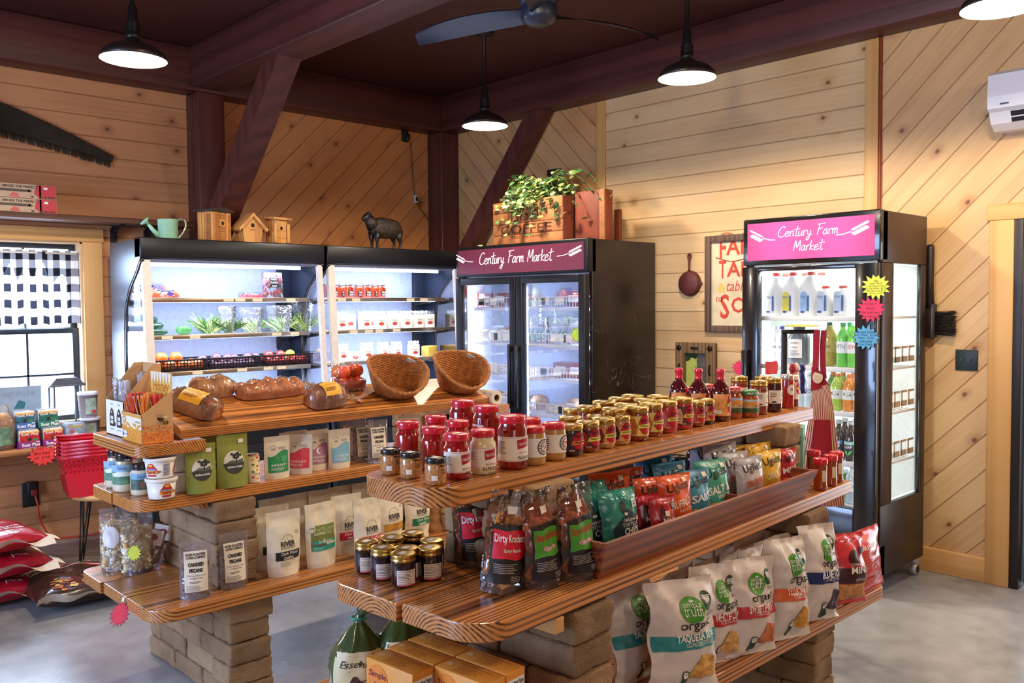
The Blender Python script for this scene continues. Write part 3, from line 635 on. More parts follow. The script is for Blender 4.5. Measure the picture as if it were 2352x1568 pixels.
def case(X0,X1,label):
 w=X1-X0;t=thing('display_cooler',label,'cooler',(X0,CYB,0),group=None);f=CY0-CYB
 sp=[(0,.08),(0,CH),(f,CH),(f,CH-.12)]+[(f+.08,CH-.2),(f+.20,CH-.30),(f+.28,CH-.42),(f+.30,CH-.55),(f+.31,CH-.75),(f+.30,.95),(f+.1,.78),(f-.02,.72),(f-.04,.6),(f-.04,.08)]
 for i,x in enumerate((0,w-.03)):
  m=MB();m.prism([(p[0],p[1])for p in sp],x,x+.03,CSIDE if i==0 else CDK,'x')
  ed=[(x+.015,p[0]-.006,p[1])for p in sp[3:12]];m.tube(smooth(ed,3),.012,BLKL,8);m.build('side_panel',t)
  m=MB();gp=[(f+.01,CH-.125)]+sp[4:11]+[(f-.05,.78)];m.prism(gp,x+.012,x+.018,GLASS,'x');m.build('side_glass',t)
 m=MB();m.rbox(.0,w,f-.012,f+.09,CH-.118,CH+.012,CB,b=.008);m.box(.03,w-.03,f+.09,0,CH-.02,CH,CB);m.rbox(.03,w-.03,f+.02,f+.16,CH-.14,CH-.119,P('#8f96a8',.4,me=.4));m.build('canopy',t)
 m=MB();m.box(.031,w-.031,-.035,-.001,.08,CH-.02,CIN);m.box(.031,.036,-.21,-.035,.7,CH-.15,CIN);m.box(w-.12,w-.031,-.085,-.036,.7,CH-.02,CDK);m.build('back_panel',t)
 m=MB();m.rbox(.031,w-.031,f-.04,-.1,.08,.62,CB);m.rbox(.031,w-.031,f-.05,f+.0,.60,.76,CB);m.box(.031,w-.031,f,-.1,.62,.64,CIN);m.box(.02,w-.02,f+.05,-.02,0,.08,BLK);m.build('base',t)
 for z in SHZ:
  m=MB();m.box(.05,w-.05,f+.15,-.036,z-.012,z,P('#c9cedb',.35));m.build('shelf',t)
  m=MB();m.rbox(.045,w-.045,f+.135,f+.148,z-.022,z+.008,RAIL,b=.002)
  rd=random.Random(int(z*100)+int(X0*10))
  for q in range(4):x=.1+(w-.3)*rd.random();m.box(x,x+.07,f+.131,f+.1345,z-.018,z+.003,P('#e6d8b8',.6))
  m.build('price_rail',t)
  for xb in(.037,w-.128):m=MB();m.prism([(-.04,z-.014),(f+.17,z-.014),(f+.18,z-.03),(-.11,z-.055),(-.08,z-.12),(-.04,z-.13)],xb,xb+.006,BLK,'x');m.build('bracket',t)
  m=MB()
  for q in range(int((w-.2)/.02)):m.box(.09+q*.02,.103+q*.02,f+.165,f+.178,z-.024,z-.0135,LED)
  m.build('light_strip',t)
  lamp_area(X0+w/2,CY0+.22,z-.03,w-.2,.06,6,(.3,0,0))
 m=MB()
 for q in range(int((w-.16)/.016)):m.box(.08+q*.016,.091+q*.016,f+.17,f+.20,CH-.16,CH-.135,LED)
 m.build('light_strip',t)
 m=MB()
 for q in range(int((w-.16)/.016)):m.box(.08+q*.016,.087+q*.016,f+.20,f+.30,CH-.10,CH-.095,P('#d8deec',.5))
 m.box(.04,w-.04,f+.2,-.1,CH-.09,CH-.085,P('#9aa4ba',.5));m.build('air_grille',t)
 lamp_area(X0+w/2,CY0+.24,CH-.16,w-.2,.08,8,(.4,0,0))
 for x in(.012,w-.05):
  m=MB();ww=.052 if x<.1 else .034
  m.prism([(f+.0,CH-.13),(f+.035,CH-.13),(f-.035,.78),(f-.07,.78)],x,x+ww,POSTW,'x');m.build('end_post',t)
 return t
case(2.045,3.350,'open-front produce cooler on the left with greens and fruit crates')
case(3.372,4.62,'open-front dairy cooler with salsa jars and white cheese packs')
def on(px,py,z,dy=.0):p=at(px,py,z=z);return p
def cs(px,z,y):"""x on the shelf at depth y""";return at(px,700,Y=y).x
def film_bag(key,w,h,dp,fillmat,n,rr,extra=None,matf=FILM,name='produce_bag',spread=.8):
 def fn(t):
  rd=random.Random(hash(key)%1000 if False else len(key));m=MB()
  for i in range(n):
   mm=fillmat if not isinstance(fillmat,list)else rd.choice(fillmat)
   m.ball((rd.uniform(-w/2,w/2)*spread,rd.uniform(-dp/2,dp/2)*.6,rr*.8+rd.random()**1.5*(h-rr*1.8)*.8),rr*rd.uniform(.8,1.15),mm,7,sx=rd.uniform(.8,1.6))
  m.build('contents',t)
  m=MB();sd=len(key)
  for sgn in(-1,1):
   def sf(u,v,sgn=sgn):
    x=(u-.5)*w*(1-.25*v*v);z=v*h;d=dp/2*math.sin(PI*u)**.6*(1-v**3)*(.9)
    k=noise.noise((x*25,z*25+sd,sgn*3))*.008;return(x+k,sgn*(d+.002)+k,z)
   m.grid(sf if sgn>0 else(lambda u,v:sf(1-u,v)),12,12,matf)
  m.build('film',t)
  if extra:extra(t)
 return fn
Y1=CY0+.26
CAR=film_bag('carrotbag',.17,.10,.12,[P('#e8743a',.45),P('#e05f2c',.45)],22,.022,extra=lambda t:(lambda m:(m.ell(flatY(-.066),.01,.04,.022,.022,P('#5b3fa0',.5),0),m.text(flatY(-.066),'Carrots',-.02,.06,.018,P('#7a3fa8',.5),1),m.build('label',t)))(MB()))
put('car',CAR,'carrot_bag','bag of carrots with purple print on the top produce shelf, at its left end','carrots',(cs(320,SHZ[0],Y1),Y1+.05,SHZ[0]),0,rx=-.1)
put('car',CAR,'carrot_bag','bag of carrots lying behind the front carrot bags, top produce shelf','carrots',(cs(365,SHZ[0],Y1+.1),Y1+.16,SHZ[0]),.2,rx=-.2,s=1.1)
put('car',CAR,'carrot_bag','bag of carrots lying flat nearest the empty middle of the top produce shelf','carrots',(cs(382,SHZ[0],Y1),Y1,SHZ[0]),-.1,rx=-.15,s=(1,1,.6))
def clam(t,w=.15,h=.19,dp=.05,n=26,lab=True):
 m=MB();m.rbox(-w/2,w/2,-dp/2,dp/2,0,h,FILM,b=.012);m.build('clamshell',t)
 rd=random.Random(5);m=MB();T=P('#c8202c',.25,coat=.6)
 for i in range(n):m.ball((rd.uniform(-w/2,w/2)*.82,rd.uniform(-.3,.3)*dp,.015+rd.random()*(h-.04)),.0135,T,8)
 m.build('tomatoes',t)
 if lab:
  m=MB();Sf=flatY(-dp/2-.001);m.rect(Sf,-.035,.035,h*.42,h*.78,BLK,0,1,1);m.text(Sf,'SWEET',0,h*.69,.012,WHT,1);m.text(Sf,'FLAVOR',0,h*.56,.016,WHT,1,w=.06);m.rect(Sf,-.02,.02,h*.45,h*.49,WHT,1,1,1);m.build('label',t)
put('clam',clam,'tomato_clamshell','upright clear clamshell of cherry tomatoes with a black label','tomatoes',(cs(628,SHZ[0],Y1),Y1,SHZ[0]+.002),.05,rx=-.08)
put('clam2',lambda t:clam(t,.17,.045,.12,34,False),'tomato_clamshell','low clear clamshell of cherry tomatoes lying flat beside the upright one','tomatoes',(cs(582,SHZ[0],Y1+.02),Y1+.03,SHZ[0]+.002))
CUK=P('#1f4a2c',.3,coat=.4,nz=.2);
def veg(mat,L,r,name):
 def fn(t):
  m=MB();m.tube([(-L/2+L*i/8,.01*math.sin(i*.5),r*(1+.0))for i in range(9)],[r*.35,r*.8,r,r,r*1.03,r,r,r*.8,r*.3],mat,12);m.build(name,t)
 return fn
for i,(px,dz,dyy,l)in enumerate(((356,0,0,'dark green cucumber, front one of the lower layer'),(366,0,.07,'dark green cucumber at the back of the lower layer'),(358,.042,.03,'dark green cucumber on top of the two others'),(352,.082,.05,'dark green cucumber topmost in its stack'))):
 put('cuke',veg(CUK,.15,.024,'cucumber_body'),'cucumber',l,'cucumber',(cs(px,0,Y1),Y1+dyy,SHZ[1]+dz),.25*i)
put('pep',lambda t:scat(t,'pepper_body',P('#4f9a4a',.25,coat=.5),[(0,0,.035),(.02,.01,.034),(-.02,.01,.034),(0,.02,.036)],.034),'green_pepper','bright green pepper alone on the middle produce shelf','pepper',(cs(423,0,Y1),Y1,SHZ[1]))
def greens(key,w,h,cols,seed,wrap=False,n=90):
 def fn(t):
  rd=random.Random(seed);m=MB();mt=[P(c,.5,nz=.15)for c in cols]
  for i in range(n):
   a=rd.uniform(-1.1,1.1);L=h*rd.uniform(.5,1.);x0=rd.uniform(-w*.2,w*.2);y0=rd.uniform(-.05,.05);wd=rd.uniform(.004,.011);cu=rd.uniform(-.4,.4)
   dx,dz=math.sin(a),math.cos(a)
   m.grid(lambda u,v:(x0+dx*L*v+(u-.5)*wd*dz*math.sin(PI*min(1,v*1.1+.05)),y0+cu*.06*v*v+rd.uniform(-.001,.001),.01+dz*L*v*(1-.25*v)-(u-.5)*wd*dx),1,4,rd.choice(mt))
  m.build('leaves',t)
  if wrap:
   m=MB()
   for sgn in(-1,1):
    m.grid(lambda u,v:((u-.5)*w*sgn*1.1*(.7+.3*v),sgn*(.06*math.sin(PI*u)**.6+.003)+noise.noise((u*6,v*6,seed+sgn))*.012,v*h*1.15),12,10,FILM)
   m.build('film',t)
 return fn
put('gr1',greens('a',.14,.20,('#3d7a34','#7fae5a','#cfe0a8'),1,False,110),'leek_bunch','bunch of leafy green stalks fanning up on the middle produce shelf','greens',(cs(478,0,Y1),Y1,SHZ[1]))
put('gr2',greens('b',.13,.17,('#3f6b32','#5a8a42','#2e5a28'),2,True),'bagged_greens','dark leafy greens in a twisted clear bag next to the stalks','greens',(cs(518,0,Y1),Y1-.01,SHZ[1]))
put('gr3',greens('c',.18,.16,('#6fa25a','#b9d69c','#dfeccc'),3,True),'bagged_greens','pale lettuce in a clear bag, middle of the shelf','greens',(cs(578,0,Y1),Y1,SHZ[1]))
put('gr4',greens('d',.2,.17,('#5d9450','#a9cc8c','#e2efd4'),4,True),'bagged_greens','bag of mixed green leaves at the right end of the middle produce shelf','greens',(cs(642,0,Y1),Y1,SHZ[1]))
put('gr5',greens('e',.16,.2,('#b6d84e','#3c6a30'),6,True,60),'bagged_greens','dark greens with a lime label beside the cooler end glass','greens',(cs(697,0,Y1),Y1+.02,SHZ[1]))
def crate(t,w=.36,d=.26,h=.085):
 m=MB();K=P('#14141c',.4)
 def wall(ax,c,a0,a1):
  n=int((a1-a0)/.022)
  for z in(0,.018,.036,.054,h-.012):
   (m.box(a0,a1,c-.002,c+.002,z,z+.006,K)if ax=='x' else m.box(c-.002,c+.002,a0,a1,z,z+.006,K))
  for i in range(n+1):
   p=a0+(a1-a0)*i/n
   (m.box(p-.0025,p+.0025,c-.002,c+.002,0,h-.006,K)if ax=='x' else m.box(c-.002,c+.002,p-.0025,p+.0025,0,h-.006,K))
  (m.rbox(a0-.006,a1+.006,c-.008,c+.008,h-.012,h,K,b=.002)if ax=='x' else m.rbox(c-.008,c+.008,a0-.006,a1+.006,h-.012,h,K,b=.002))
 wall('x',-d/2,-w/2,w/2);wall('x',d/2,-w/2,w/2);wall('y',-w/2,-d/2,d/2);wall('y',w/2,-d/2,d/2)
 m.box(-w/2,w/2,-d/2,d/2,0,.004,K);m.build('basket',t)
CRX=(cs(398,0,Y1),cs(525,0,Y1),cs(648,0,Y1))
for x,l in zip(CRX,('of orange tomatoes, left of three','of purple plums, in the middle','of red and yellow apples, right of three')):
 put('crate',crate,'produce_crate','black mesh plastic crate '+l,'crate',(x,Y1+.03,SHZ[2]),group='black produce crates')
def fruit(col,r,dent=True,sz=.85):
 def fn(t):
  m=MB();m.ball((0,0,r*sz),r,col,12,sz=sz);m.build('fruit_body',t)
  m=MB();m.tube([(0,0,r*sz*1.85),(.002,0,r*sz*2.12)],.0018,P('#5a4a20',.7),5);m.build('stem',t)
 return fn
K3=[(CRX[0],'tomato','orange_tomato','orange tomato',.043,'#ee7a2c','tomato'),(CRX[1],'plum','plum','dusky purple plum',.033,'#7d5a6c','plum'),(CRX[2],'apple','apple','red apple',.036,'#b83a34','apple')]
for x,key,nm,ds,r,c,cat in K3:
 rd=random.Random(int(x*100));nx=4 if r>.04 else 5
 mt=P(c,.3,coat=.5,nz=.15)
 for j in range(2):
  for i in range(nx):
   put(key,fruit(mt,r),nm,'%s in the lower layer of its black crate'%ds,cat,(x-.14+.28*i/(nx-1),Y1-.035+j*.10,SHZ[2]+.006),rd.random()*3,'%ss in the lower layer'%nm.replace('_',' '))
for i,(px,l)in enumerate(((370,'large orange tomato sitting proud at the left of the crate'),(404,'large orange tomato sitting proud beside the left one'))):
 put('tomato',None,'orange_tomato',l,'tomato',(cs(px,0,Y1-.02),Y1+.0,SHZ[2]+.058),i)
for i,(px,l)in enumerate(((462,'small pale plum low at the left of the plum crate'),(498,'largest plum on top of the plum crate, split by a dark crease'),(518,'plum in shadow behind the largest one'),(538,'oval plum right of the largest one'),(565,'round plum toward the right of the plum crate'),(588,'pale plum at the far right of the plum crate'))):
 put('plum',None,'plum',l,'plum',(cs(px,0,Y1),Y1+.0+.03*(i%2),SHZ[2]+.045),i,s=1.15 if i==1 else 1.)
for i,(px,l,c)in enumerate(((614,'red apple on top at the left of the apple crate',0),(642,'red apple on top in the middle of the apple crate',0),(664,'bright yellow apple on top of the apple crate',1))):
 if c:put('yapple',fruit(P('#e0c23a',.3,coat=.5,nz=.1),.036),'apple',l,'apple',(cs(px,0,Y1),Y1,SHZ[2]+.05))
 else:put('apple',None,'apple',l,'apple',(cs(px,0,Y1),Y1,SHZ[2]+.048),i)
def salsa(t):
 def lab(m,S,r):
  m.rect(S,-.03,.03,.02,.062,P('#4a2418',.5),0,6);m.text(S,'Hot',0,.043,.016,WHT,1,bold=.03);m.text(S,'KITN',0,.024,.012,WHT,1,bold=.03)
 vessel(t,.036,.115,P('#b8401c',.2,nz=.4,ns=120,coat=.8),.8,.72,P('#b9b6b0',.3,me=.9),.014,.033,lab,name='jar_body')
rows=[(765,0),(795,0),(838,0),(878,0)]
Z0=SHZ[0]+.001
for i,px in enumerate((766,802,842,876)):
 put('salsa',salsa,'salsa_jar',('orange salsa jar in the front row, %s'%('leftmost','second from left','third from left','rightmost')[i]),'jar',(cs(px,0,Y1),Y1,Z0),.1,'salsa jars on the top dairy shelf')
for i,px in enumerate((752,786,824,862,845)):
 put('salsa',salsa,'salsa_jar','orange salsa jar behind the front row on the top dairy shelf','jar',(cs(px,0,Y1+.09),Y1+.09+(.08 if i==4 else 0),Z0),.1,'salsa jars behind the front row')
def cheese(t,w=.085,h=.10,d=.05):
 m=MB();m.rbox(-w/2,w/2,-d/2,d/2,0,h,P('#f1ead0',.35,coat=.3),b=.008);m.build('cheese_block',t)
 m=MB();Sf=flatY(-d/2);m.rect(Sf,-.026,.026,.018,.075,P('#e9e2d2',.5),0,1,1);m.ell(Sf,0,.038,.022,.012,P('#b8483a',.5),1);m.text(Sf,'Farm',0,.056,.012,INK,1);m.build('label',t)
 m=MB();m.grid(lambda u,v:((u-.5)*w*1.15,(v-.5)*d*.3*(1-u*.0)+noise.noise((u*9,v*9,1))*.004,h+.004+.02*v+.004*math.sin(u*20)),8,2,FILM);m.build('wrap',t)
def tubch(t):
 m=MB();m.lathe([(0,0),(.055,0),(.064,.06),(0,.06)],P('#f0e6d4',.4),24);m.build('tub',t)
 m=MB();m.lathe([(.066,.055),(.068,.068),(.062,.070),(0,.070)],WHT,24);m.build('lid',t)
 m=MB();S=cyl(.06);m.ell(S,0,.032,.024,.02,P('#c05a50',.5),0);m.text(S,'Dip',0,.026,.013,WHT,1);m.build('label',t)
for i,(px,l)in enumerate(((778,'round-labelled'),(834,'white'),(868,'red-lipped'),(898,'tan'),(928,'pale'),(955,'upright white'),(980,'last white'))):
 put('cheese',cheese,'cheese_pack','%s wrapped cheese pack on the middle dairy shelf, number %s from the left'%(l,('one','two','three','four','five','six','seven')[i]),'cheese',(cs(px,0,Y1),Y1-.02,SHZ[1]+.001),.1*math.sin(i*3),'cheese packs on the middle dairy shelf',s=1.15)
for i,px in enumerate((800,850,905)):
 put('cheese',cheese,'cheese_pack','cheese pack standing behind the front ones on the middle dairy shelf','cheese',(cs(px,0,Y1+.1),Y1+.1,SHZ[1]+.001),0,'cheese packs behind the front row',s=1.25)
for i,(px,k,l)in enumerate(((780,'cheese','labelled cheese wedge left on the lower dairy shelf'),(806,'tub','white dip tub with a flat lid on the lower dairy shelf'),(838,'cheese','cheese pack right of the dip tub on the lower dairy shelf'),(875,'cheese','cheese pack in the middle of the lower dairy shelf'),(905,'cheese','cheese pack just behind the left basket rim on the lower dairy shelf'),(945,'cheese','cheese pack with loose film on the lower dairy shelf'),(985,'ycheese','yellow cheddar block near the end of the lower dairy shelf'))):
 if k=='tub':put('tubch',tubch,'dip_tub',l,'tub',(cs(px,0,Y1+.05),Y1+.05,SHZ[2]+.001),0)
 elif k=='ycheese':put('yche',lambda t:(lambda m:(m.rbox(-.06,.06,-.04,.04,0,.09,P('#e6b850',.4,coat=.3),b=.008),m.build('cheese_block',t),))(MB()),'cheddar_block',l,'cheese',(cs(px,0,Y1),Y1,SHZ[2]+.001),.2)
 else:put('cheese',cheese,'cheese_pack',l,'cheese',(cs(px,0,Y1),Y1-.02,SHZ[2]+.001),.15*math.sin(i*5),s=1.1)
def veined():
 m,nt,b,out=newmat('black_marble_wrap');L=nt.links.new
 tc=N(nt,'ShaderNodeTexCoord');no=N(nt,'ShaderNodeTexNoise');no.inputs['Scale'].default_value=3.2;no.inputs['Detail'].default_value=7;no.inputs['Distortion'].default_value=1.2
 L(tc.outputs['Object'],no.inputs['Vector'])
 a=N(nt,'ShaderNodeMath',operation='SUBTRACT');a.inputs[1].default_value=.5;L(no.outputs['Fac'],a.inputs[0]);a2=N(nt,'ShaderNodeMath',operation='ABSOLUTE');L(a.outputs[0],a2.inputs[0])
 mr=N(nt,'ShaderNodeMapRange');mr.inputs[1].default_value=0;mr.inputs[2].default_value=.004;mr.inputs[3].default_value=1;mr.inputs[4].default_value=0;L(a2.outputs[0],mr.inputs[0])
 n2=N(nt,'ShaderNodeTexNoise');n2.inputs['Scale'].default_value=2.5;L(tc.outputs['Object'],n2.inputs['Vector'])
 m3=N(nt,'ShaderNodeMapRange');m3.inputs[1].default_value=.52;m3.inputs[2].default_value=.64;L(n2.outputs['Fac'],m3.inputs[0])
 mu=N(nt,'ShaderNodeMath',operation='MULTIPLY');L(mr.outputs[0],mu.inputs[0]);L(m3.outputs[0],mu.inputs[1])
 mx=N(nt,'ShaderNodeMixRGB');mx.inputs[1].default_value=C('#1c1310');mx.inputs[2].default_value=C('#8f8278');L(mu.outputs[0],mx.inputs[0]);L(mx.outputs[0],b.inputs['Base Color'])
 b.inputs['Roughness'].default_value=.3;return m
VEIN=veined();DOORF=P('#17181d',.35,me=.2,nz=.02)
def glow(h,em,name='lit_sign_panel'):return P(h,.35,em=em,nz=.03,ns=2)
XF=4.353;W2=1.352;t2=thing('double_door_cooler','large double glass door cooler with a maroon lit header and black marbled sides','cooler',(XF,3.852,0));D2=.70;HT=1.958
m=MB();m.rbox(.02,D2,0,.03,.1,HT,VEIN);m.rbox(.02,D2,W2-.03,W2,.1,HT,VEIN);m.rbox(.02,D2,.03,W2-.03,HT-.03,HT,VEIN);m.box(D2-.05,D2,.03,W2-.03,.1,HT-.03,CIN)
m.box(.05,D2-.05,.031,.035,.34,1.74,P('#c9d0e0',.4));m.box(.05,D2-.05,W2-.035,W2-.031,.34,1.74,P('#c9d0e0',.4));m.box(.05,D2-.05,.035,W2-.035,1.72,1.74,P('#c9d0e0',.4));m.box(.05,D2-.05,.035,W2-.035,.32,.34,P('#c9d0e0',.4));m.build('cabinet',t2)
m=MB();m.rbox(-.02,.06,0,W2,.1,.26,DOORF)
for i in range(6):m.box(-.022,-.018,.1,W2-.1,.12+.02*i,.13+.02*i,BLK)
m.build('base_grille',t2)
m=MB();m.rbox(-.03,.06,0,W2,1.735,HT+.004,DOORF,b=.006);m.build('header_frame',t2)
m=MB();m.box(-.034,-.029,.03,W2-.03,1.755,HT-.02,glow('#6a2c40',.22));Sf=lambda u,v,o:(-.034-o,W2-u,v);WG=P('#fff6fa',.5,em=1.2,nz=0)
script(m,Sf,'Century Farm Market',.27,1.825,.085,.0022,WG,kx=1.22);wheat(m,Sf,.11,1.862,.17,WG,-1);wheat(m,Sf,1.19,1.865,.2,WG,1);m.build('header_sign',t2)
for k,(y0,y1)in enumerate(((.008,.672),(.680,W2-.008))):
 m=MB();f=.062
 m.rbox(-.045,.0,y0,y0+f,.27,1.725,DOORF);m.rbox(-.045,0,y1-f,y1,.27,1.725,DOORF);m.rbox(-.045,0,y0+f,y1-f,.27,.34,DOORF);m.rbox(-.045,0,y0+f,y1-f,1.725-.052,1.725,DOORF);o=m.build('door',t2)
 m=MB();m.box(-.03,-.024,y0+f,y1-f,.34,1.673,GLASS);m.build('pane',o)
 m=MB();y=y1-.035 if k==0 else y0+.035;m.rbox(-.085,-.065,y-.012,y+.012,.78,1.24,BLKL,b=.005);m.box(-.066,-.045,y-.008,y+.008,.80,.83,BLKL);m.box(-.066,-.045,y-.008,y+.008,1.19,1.22,BLKL);m.build('handle',o)
m=MB();m.rbox(.0,.07,.655,.70,.3,1.73,P('#c9cddb',.4));m.build('mullion',t2)
for y in(.06,.70-.03,W2-.07):lamp_area(XF+.05,3.852+y,1.05,1.2,.04,17,(0,-PI/2,0))
WIRE=P('#e6e9f4',.35)
for s_,z in enumerate((1.50,1.24,1.0,.74)):
 for(a,b_)in((.04,.65),(.70,W2-.04)):
  m=MB()
  for x in(.06,.2,.35,.5,.62):m.box(x-.003,x+.003,a,b_,z-.006,z,WIRE)
  n=int((b_-a)/.028)
  for i in range(n+1):
   y=a+(b_-a)*i/n;m.box(.06,.62,y-.0018,y+.0018,z,z+.004,WIRE)
   m.box(.056,.060,y-.0018,y+.0018,z,z+.075,WIRE)
  m.box(.055,.061,a,b_,z+.073,z+.079,WIRE);m.box(.052,.06,a,b_,z-.02,z-.004,WIRE)
  rd=random.Random(s_*3+int(a*9))
  for q in range(3):y=a+.08+(b_-a-.2)*rd.random();m.box(.048,.053,y,y+.075,z+.02,z+.07,WHT)
  m.build('wire_shelf',t2)
def pack(key,w,h,d,mat,film_=True,b=.012):
 def fn(t):
  m=MB();m.rbox(-w/2,w/2,-d/2,d/2,0,h,mat,b=b);m.build('package_body',t)
  m=MB();m.rect(flatY(-d/2),-w*.3,w*.3,h*.3,h*.75,WHT,0,1,1);m.text(flatY(-d/2),'FARM',0,h*.45,h*.18,P('#7a4a8a',.5),1);m.build('label',t)
 return fn
PK={'ham':pack('ham',.16,.11,.12,P('#8a3a34',.3,coat=.7,nz=.3)),'cheese log':pack('log',.2,.09,.12,P('#efe8d0',.3,coat=.5,nz=.1),b=.04),'turkey roll':pack('tk',.15,.12,.14,P('#c9a890',.3,coat=.7,nz=.25),b=.05),'chicken tray':pack('ct',.2,.07,.15,P('#e4d2b8',.3,coat=.7,nz=.25)),'bag of kale':greens('k',.2,.16,('#3f7a4a','#6fb08a','#bfe0cc'),9,True),'red cabbage bag':pack('rc',.24,.12,.16,P('#8a4a78',.3,coat=.7,nz=.4),b=.05),'juice jug':lambda t:vessel(t,.05,.2,P('#d8dcc0',.3,coat=.5),.5,.6,P('#b63a2c',.4),.02)}
SHN={1.50:'top',1.24:'second',1.0:'third',.74:'fourth',.345:'bottom'}
used_l=set()
def c2(kind,px,z,xx,word):
 y=at(px,800,X=XF+xx).y;l='%s %s on the %s wire shelf, %s door of the double cooler'%(word,kind,SHN[z],'left' if y>4.53 else 'right')
 put('c2'+kind,PK[kind],kind.replace(' ','_')if kind!='ham' else 'ham_pack',l,kind.split()[-1]if kind!='ham' else 'ham',(XF+xx,y,z+.005),-PI/2,None)
c2('ham',1095,1.50,.16,'glossy reddish');c2('ham',1128,1.50,.16,'centre');c2('ham',1162,1.50,.16,'rightmost');c2('ham',1076,1.50,.18,'leftmost')
c2('cheese log',1110,1.24,.16,'long cream');c2('cheese log',1150,1.24,.16,'tied cream');c2('turkey roll',1176,1.24,.16,'dark')
c2('chicken tray',1090,1.0,.16,'left pale');c2('chicken tray',1130,1.0,.16,'middle pale');c2('chicken tray',1168,1.0,.16,'right pale')
c2('turkey roll',1140,.74,.16,'small wrapped');c2('turkey roll',1170,.74,.16,'large wrapped')
c2('juice jug',1228,1.50,.16,'tall pale');c2('ham',1330,1.50,.16,'lone')
c2('bag of kale',1225,1.24,.14,'yellow-green');c2('bag of kale',1275,1.24,.14,'middle');c2('bag of kale',1325,1.24,.14,'large white-topped')
c2('chicken tray',1250,1.0,.16,'labelled');c2('ham',1300,1.0,.16,'pink');c2('ham',1335,1.0,.16,'dark pink')
c2('turkey roll',1235,.74,.16,'pale');c2('chicken tray',1290,.74,.16,'stacked');c2('turkey roll',1325,.74,.16,'knotted')
c2('red cabbage bag',1285,.345,.16,'purple');c2('chicken tray',1120,.345,.16,'low')
m=MB();q=at(1324,768,X=XF-.047);star(m,lambda u,v,o:(-.0005-o,-u,v),0,0,.05,P('#b8d84a',.7),15,0,4);o=m.build('price_star');o.location=(XF-.027-.005,q.y,q.z);m.v=[]
tag(o,'lime green star price tag stuck on the double cooler right door','sign')
XD=4.43;YD=1.94;WD=.79;DD=.557;HD=1.991
t3=thing('drinks_cooler','tall single-door drinks cooler with a bright pink lit header','cooler',(XD,YD,0))
DB=P('#1a1310',.3,nz=.05);WI=P('#e9f0ee',.45,nz=.02)
m=MB()
m.rbox(.0,DD,WD-.03,WD,.1,HD,DB);m.rbox(DD-.03,DD,.03,WD-.03,.1,HD,DB);m.rbox(0,DD,.031,WD,HD-.03,HD,DB);m.rbox(0,DD,0,.03,1.725,HD,P('#3a2318',.4));m.rbox(0,DD,0,.03,.1,.47,P('#2a1a12',.4))
m.rbox(0,.115,0,.03,.47,1.725,P('#2c1c15',.35));m.rbox(.50,DD,0,.03,.47,1.725,P('#241813',.35));m.box(.03,DD-.03,.035,WD-.03,.1,.42,DB)
m.box(DD-.04,DD-.03,.03,WD-.03,.44,1.74,WI);m.box(.03,DD-.04,WD-.035,WD-.03,.44,1.74,WI);m.box(.03,DD-.04,.03,WD-.03,1.73,1.745,WI);m.box(.03,DD-.04,.03,WD-.03,.42,.44,WI)
m.build('cabinet',t3)
m=MB();m.box(.115,.50,.008,.014,.49,1.715,GLASS);m.rbox(.115,.135,0,.02,.47,1.725,BLKL);m.rbox(.485,.50,0,.02,.47,1.725,BLKL);m.build('side_window',t3)
m=MB();m.rbox(-.03,.06,0,WD,1.735,HD+.004,BLKL,b=.006);m.build('header_frame',t3)
m=MB()
def pinkpanel():
 m_,nt,b,out=newmat('backlit_pink_sign');L=nt.links.new;tc=N(nt,'ShaderNodeTexCoord');no=N(nt,'ShaderNodeTexNoise');no.inputs['Scale'].default_value=1.2
 b.inputs['Base Color'].default_value=C('#b03060');b.inputs['Emission Color'].default_value=C('#e0559a')
 sp=N(nt,'ShaderNodeSeparateXYZ');L(tc.outputs['Object'],sp.inputs[0])
 def bump(c,w):
  a=N(nt,'ShaderNodeMath',operation='SUBTRACT');a.inputs[1].default_value=c;L(sp.outputs['Y'],a.inputs[0]);q=N(nt,'ShaderNodeMath',operation='POWER');q.inputs[1].default_value=2;L(a.outputs[0],q.inputs[0])
  d=N(nt,'ShaderNodeMath',operation='DIVIDE');d.inputs[1].default_value=-w*w;L(q.outputs[0],d.inputs[0]);e=N(nt,'ShaderNodeMath',operation='EXPONENT');L(d.outputs[0],e.inputs[0]);return e.outputs[0]
 ad=N(nt,'ShaderNodeMath',operation='ADD');L(bump(.22,.16),ad.inputs[0]);L(bump(.57,.16),ad.inputs[1])
 mr=N(nt,'ShaderNodeMapRange');mr.inputs[3].default_value=.25;mr.inputs[4].default_value=1.1;L(ad.outputs[0],mr.inputs[0]);L(mr.outputs[0],b.inputs['Emission Strength'])
 return m_
m.box(-.034,-.029,.03,WD-.03,1.762,HD-.022,pinkpanel());Sf=lambda u,v,o:(-.034-o,WD-u,v);WG2=P('#ffffff',.5,em=2.2,nz=0)
script(m,Sf,'Century Farm',.215,1.885,.056,.0015,WG2,kx=1.35);script(m,Sf,'Market',.31,1.805,.056,.0015,WG2,kx=1.3);wheat(m,Sf,.13,1.885,.13,WG2,-1);wheat(m,Sf,.64,1.89,.15,WG2,1);m.build('header_sign',t3)
m=MB();y0,y1=.006,WD-.006
m.rbox(-.05,0,y0,y0+.115,.27,1.725,BLKL);m.rbox(-.05,0,y1-.10,y1,.27,1.725,BLKL);m.rbox(-.05,0,y0+.115,y1-.1,.27,.445,BLKL);m.rbox(-.05,0,y0+.115,y1-.1,1.70,1.725,BLKL);o=m.build('door',t3)
m=MB();m.box(-.03,-.024,y0+.115,y1-.1,.445,1.70,GLASS);m.build('pane',o)
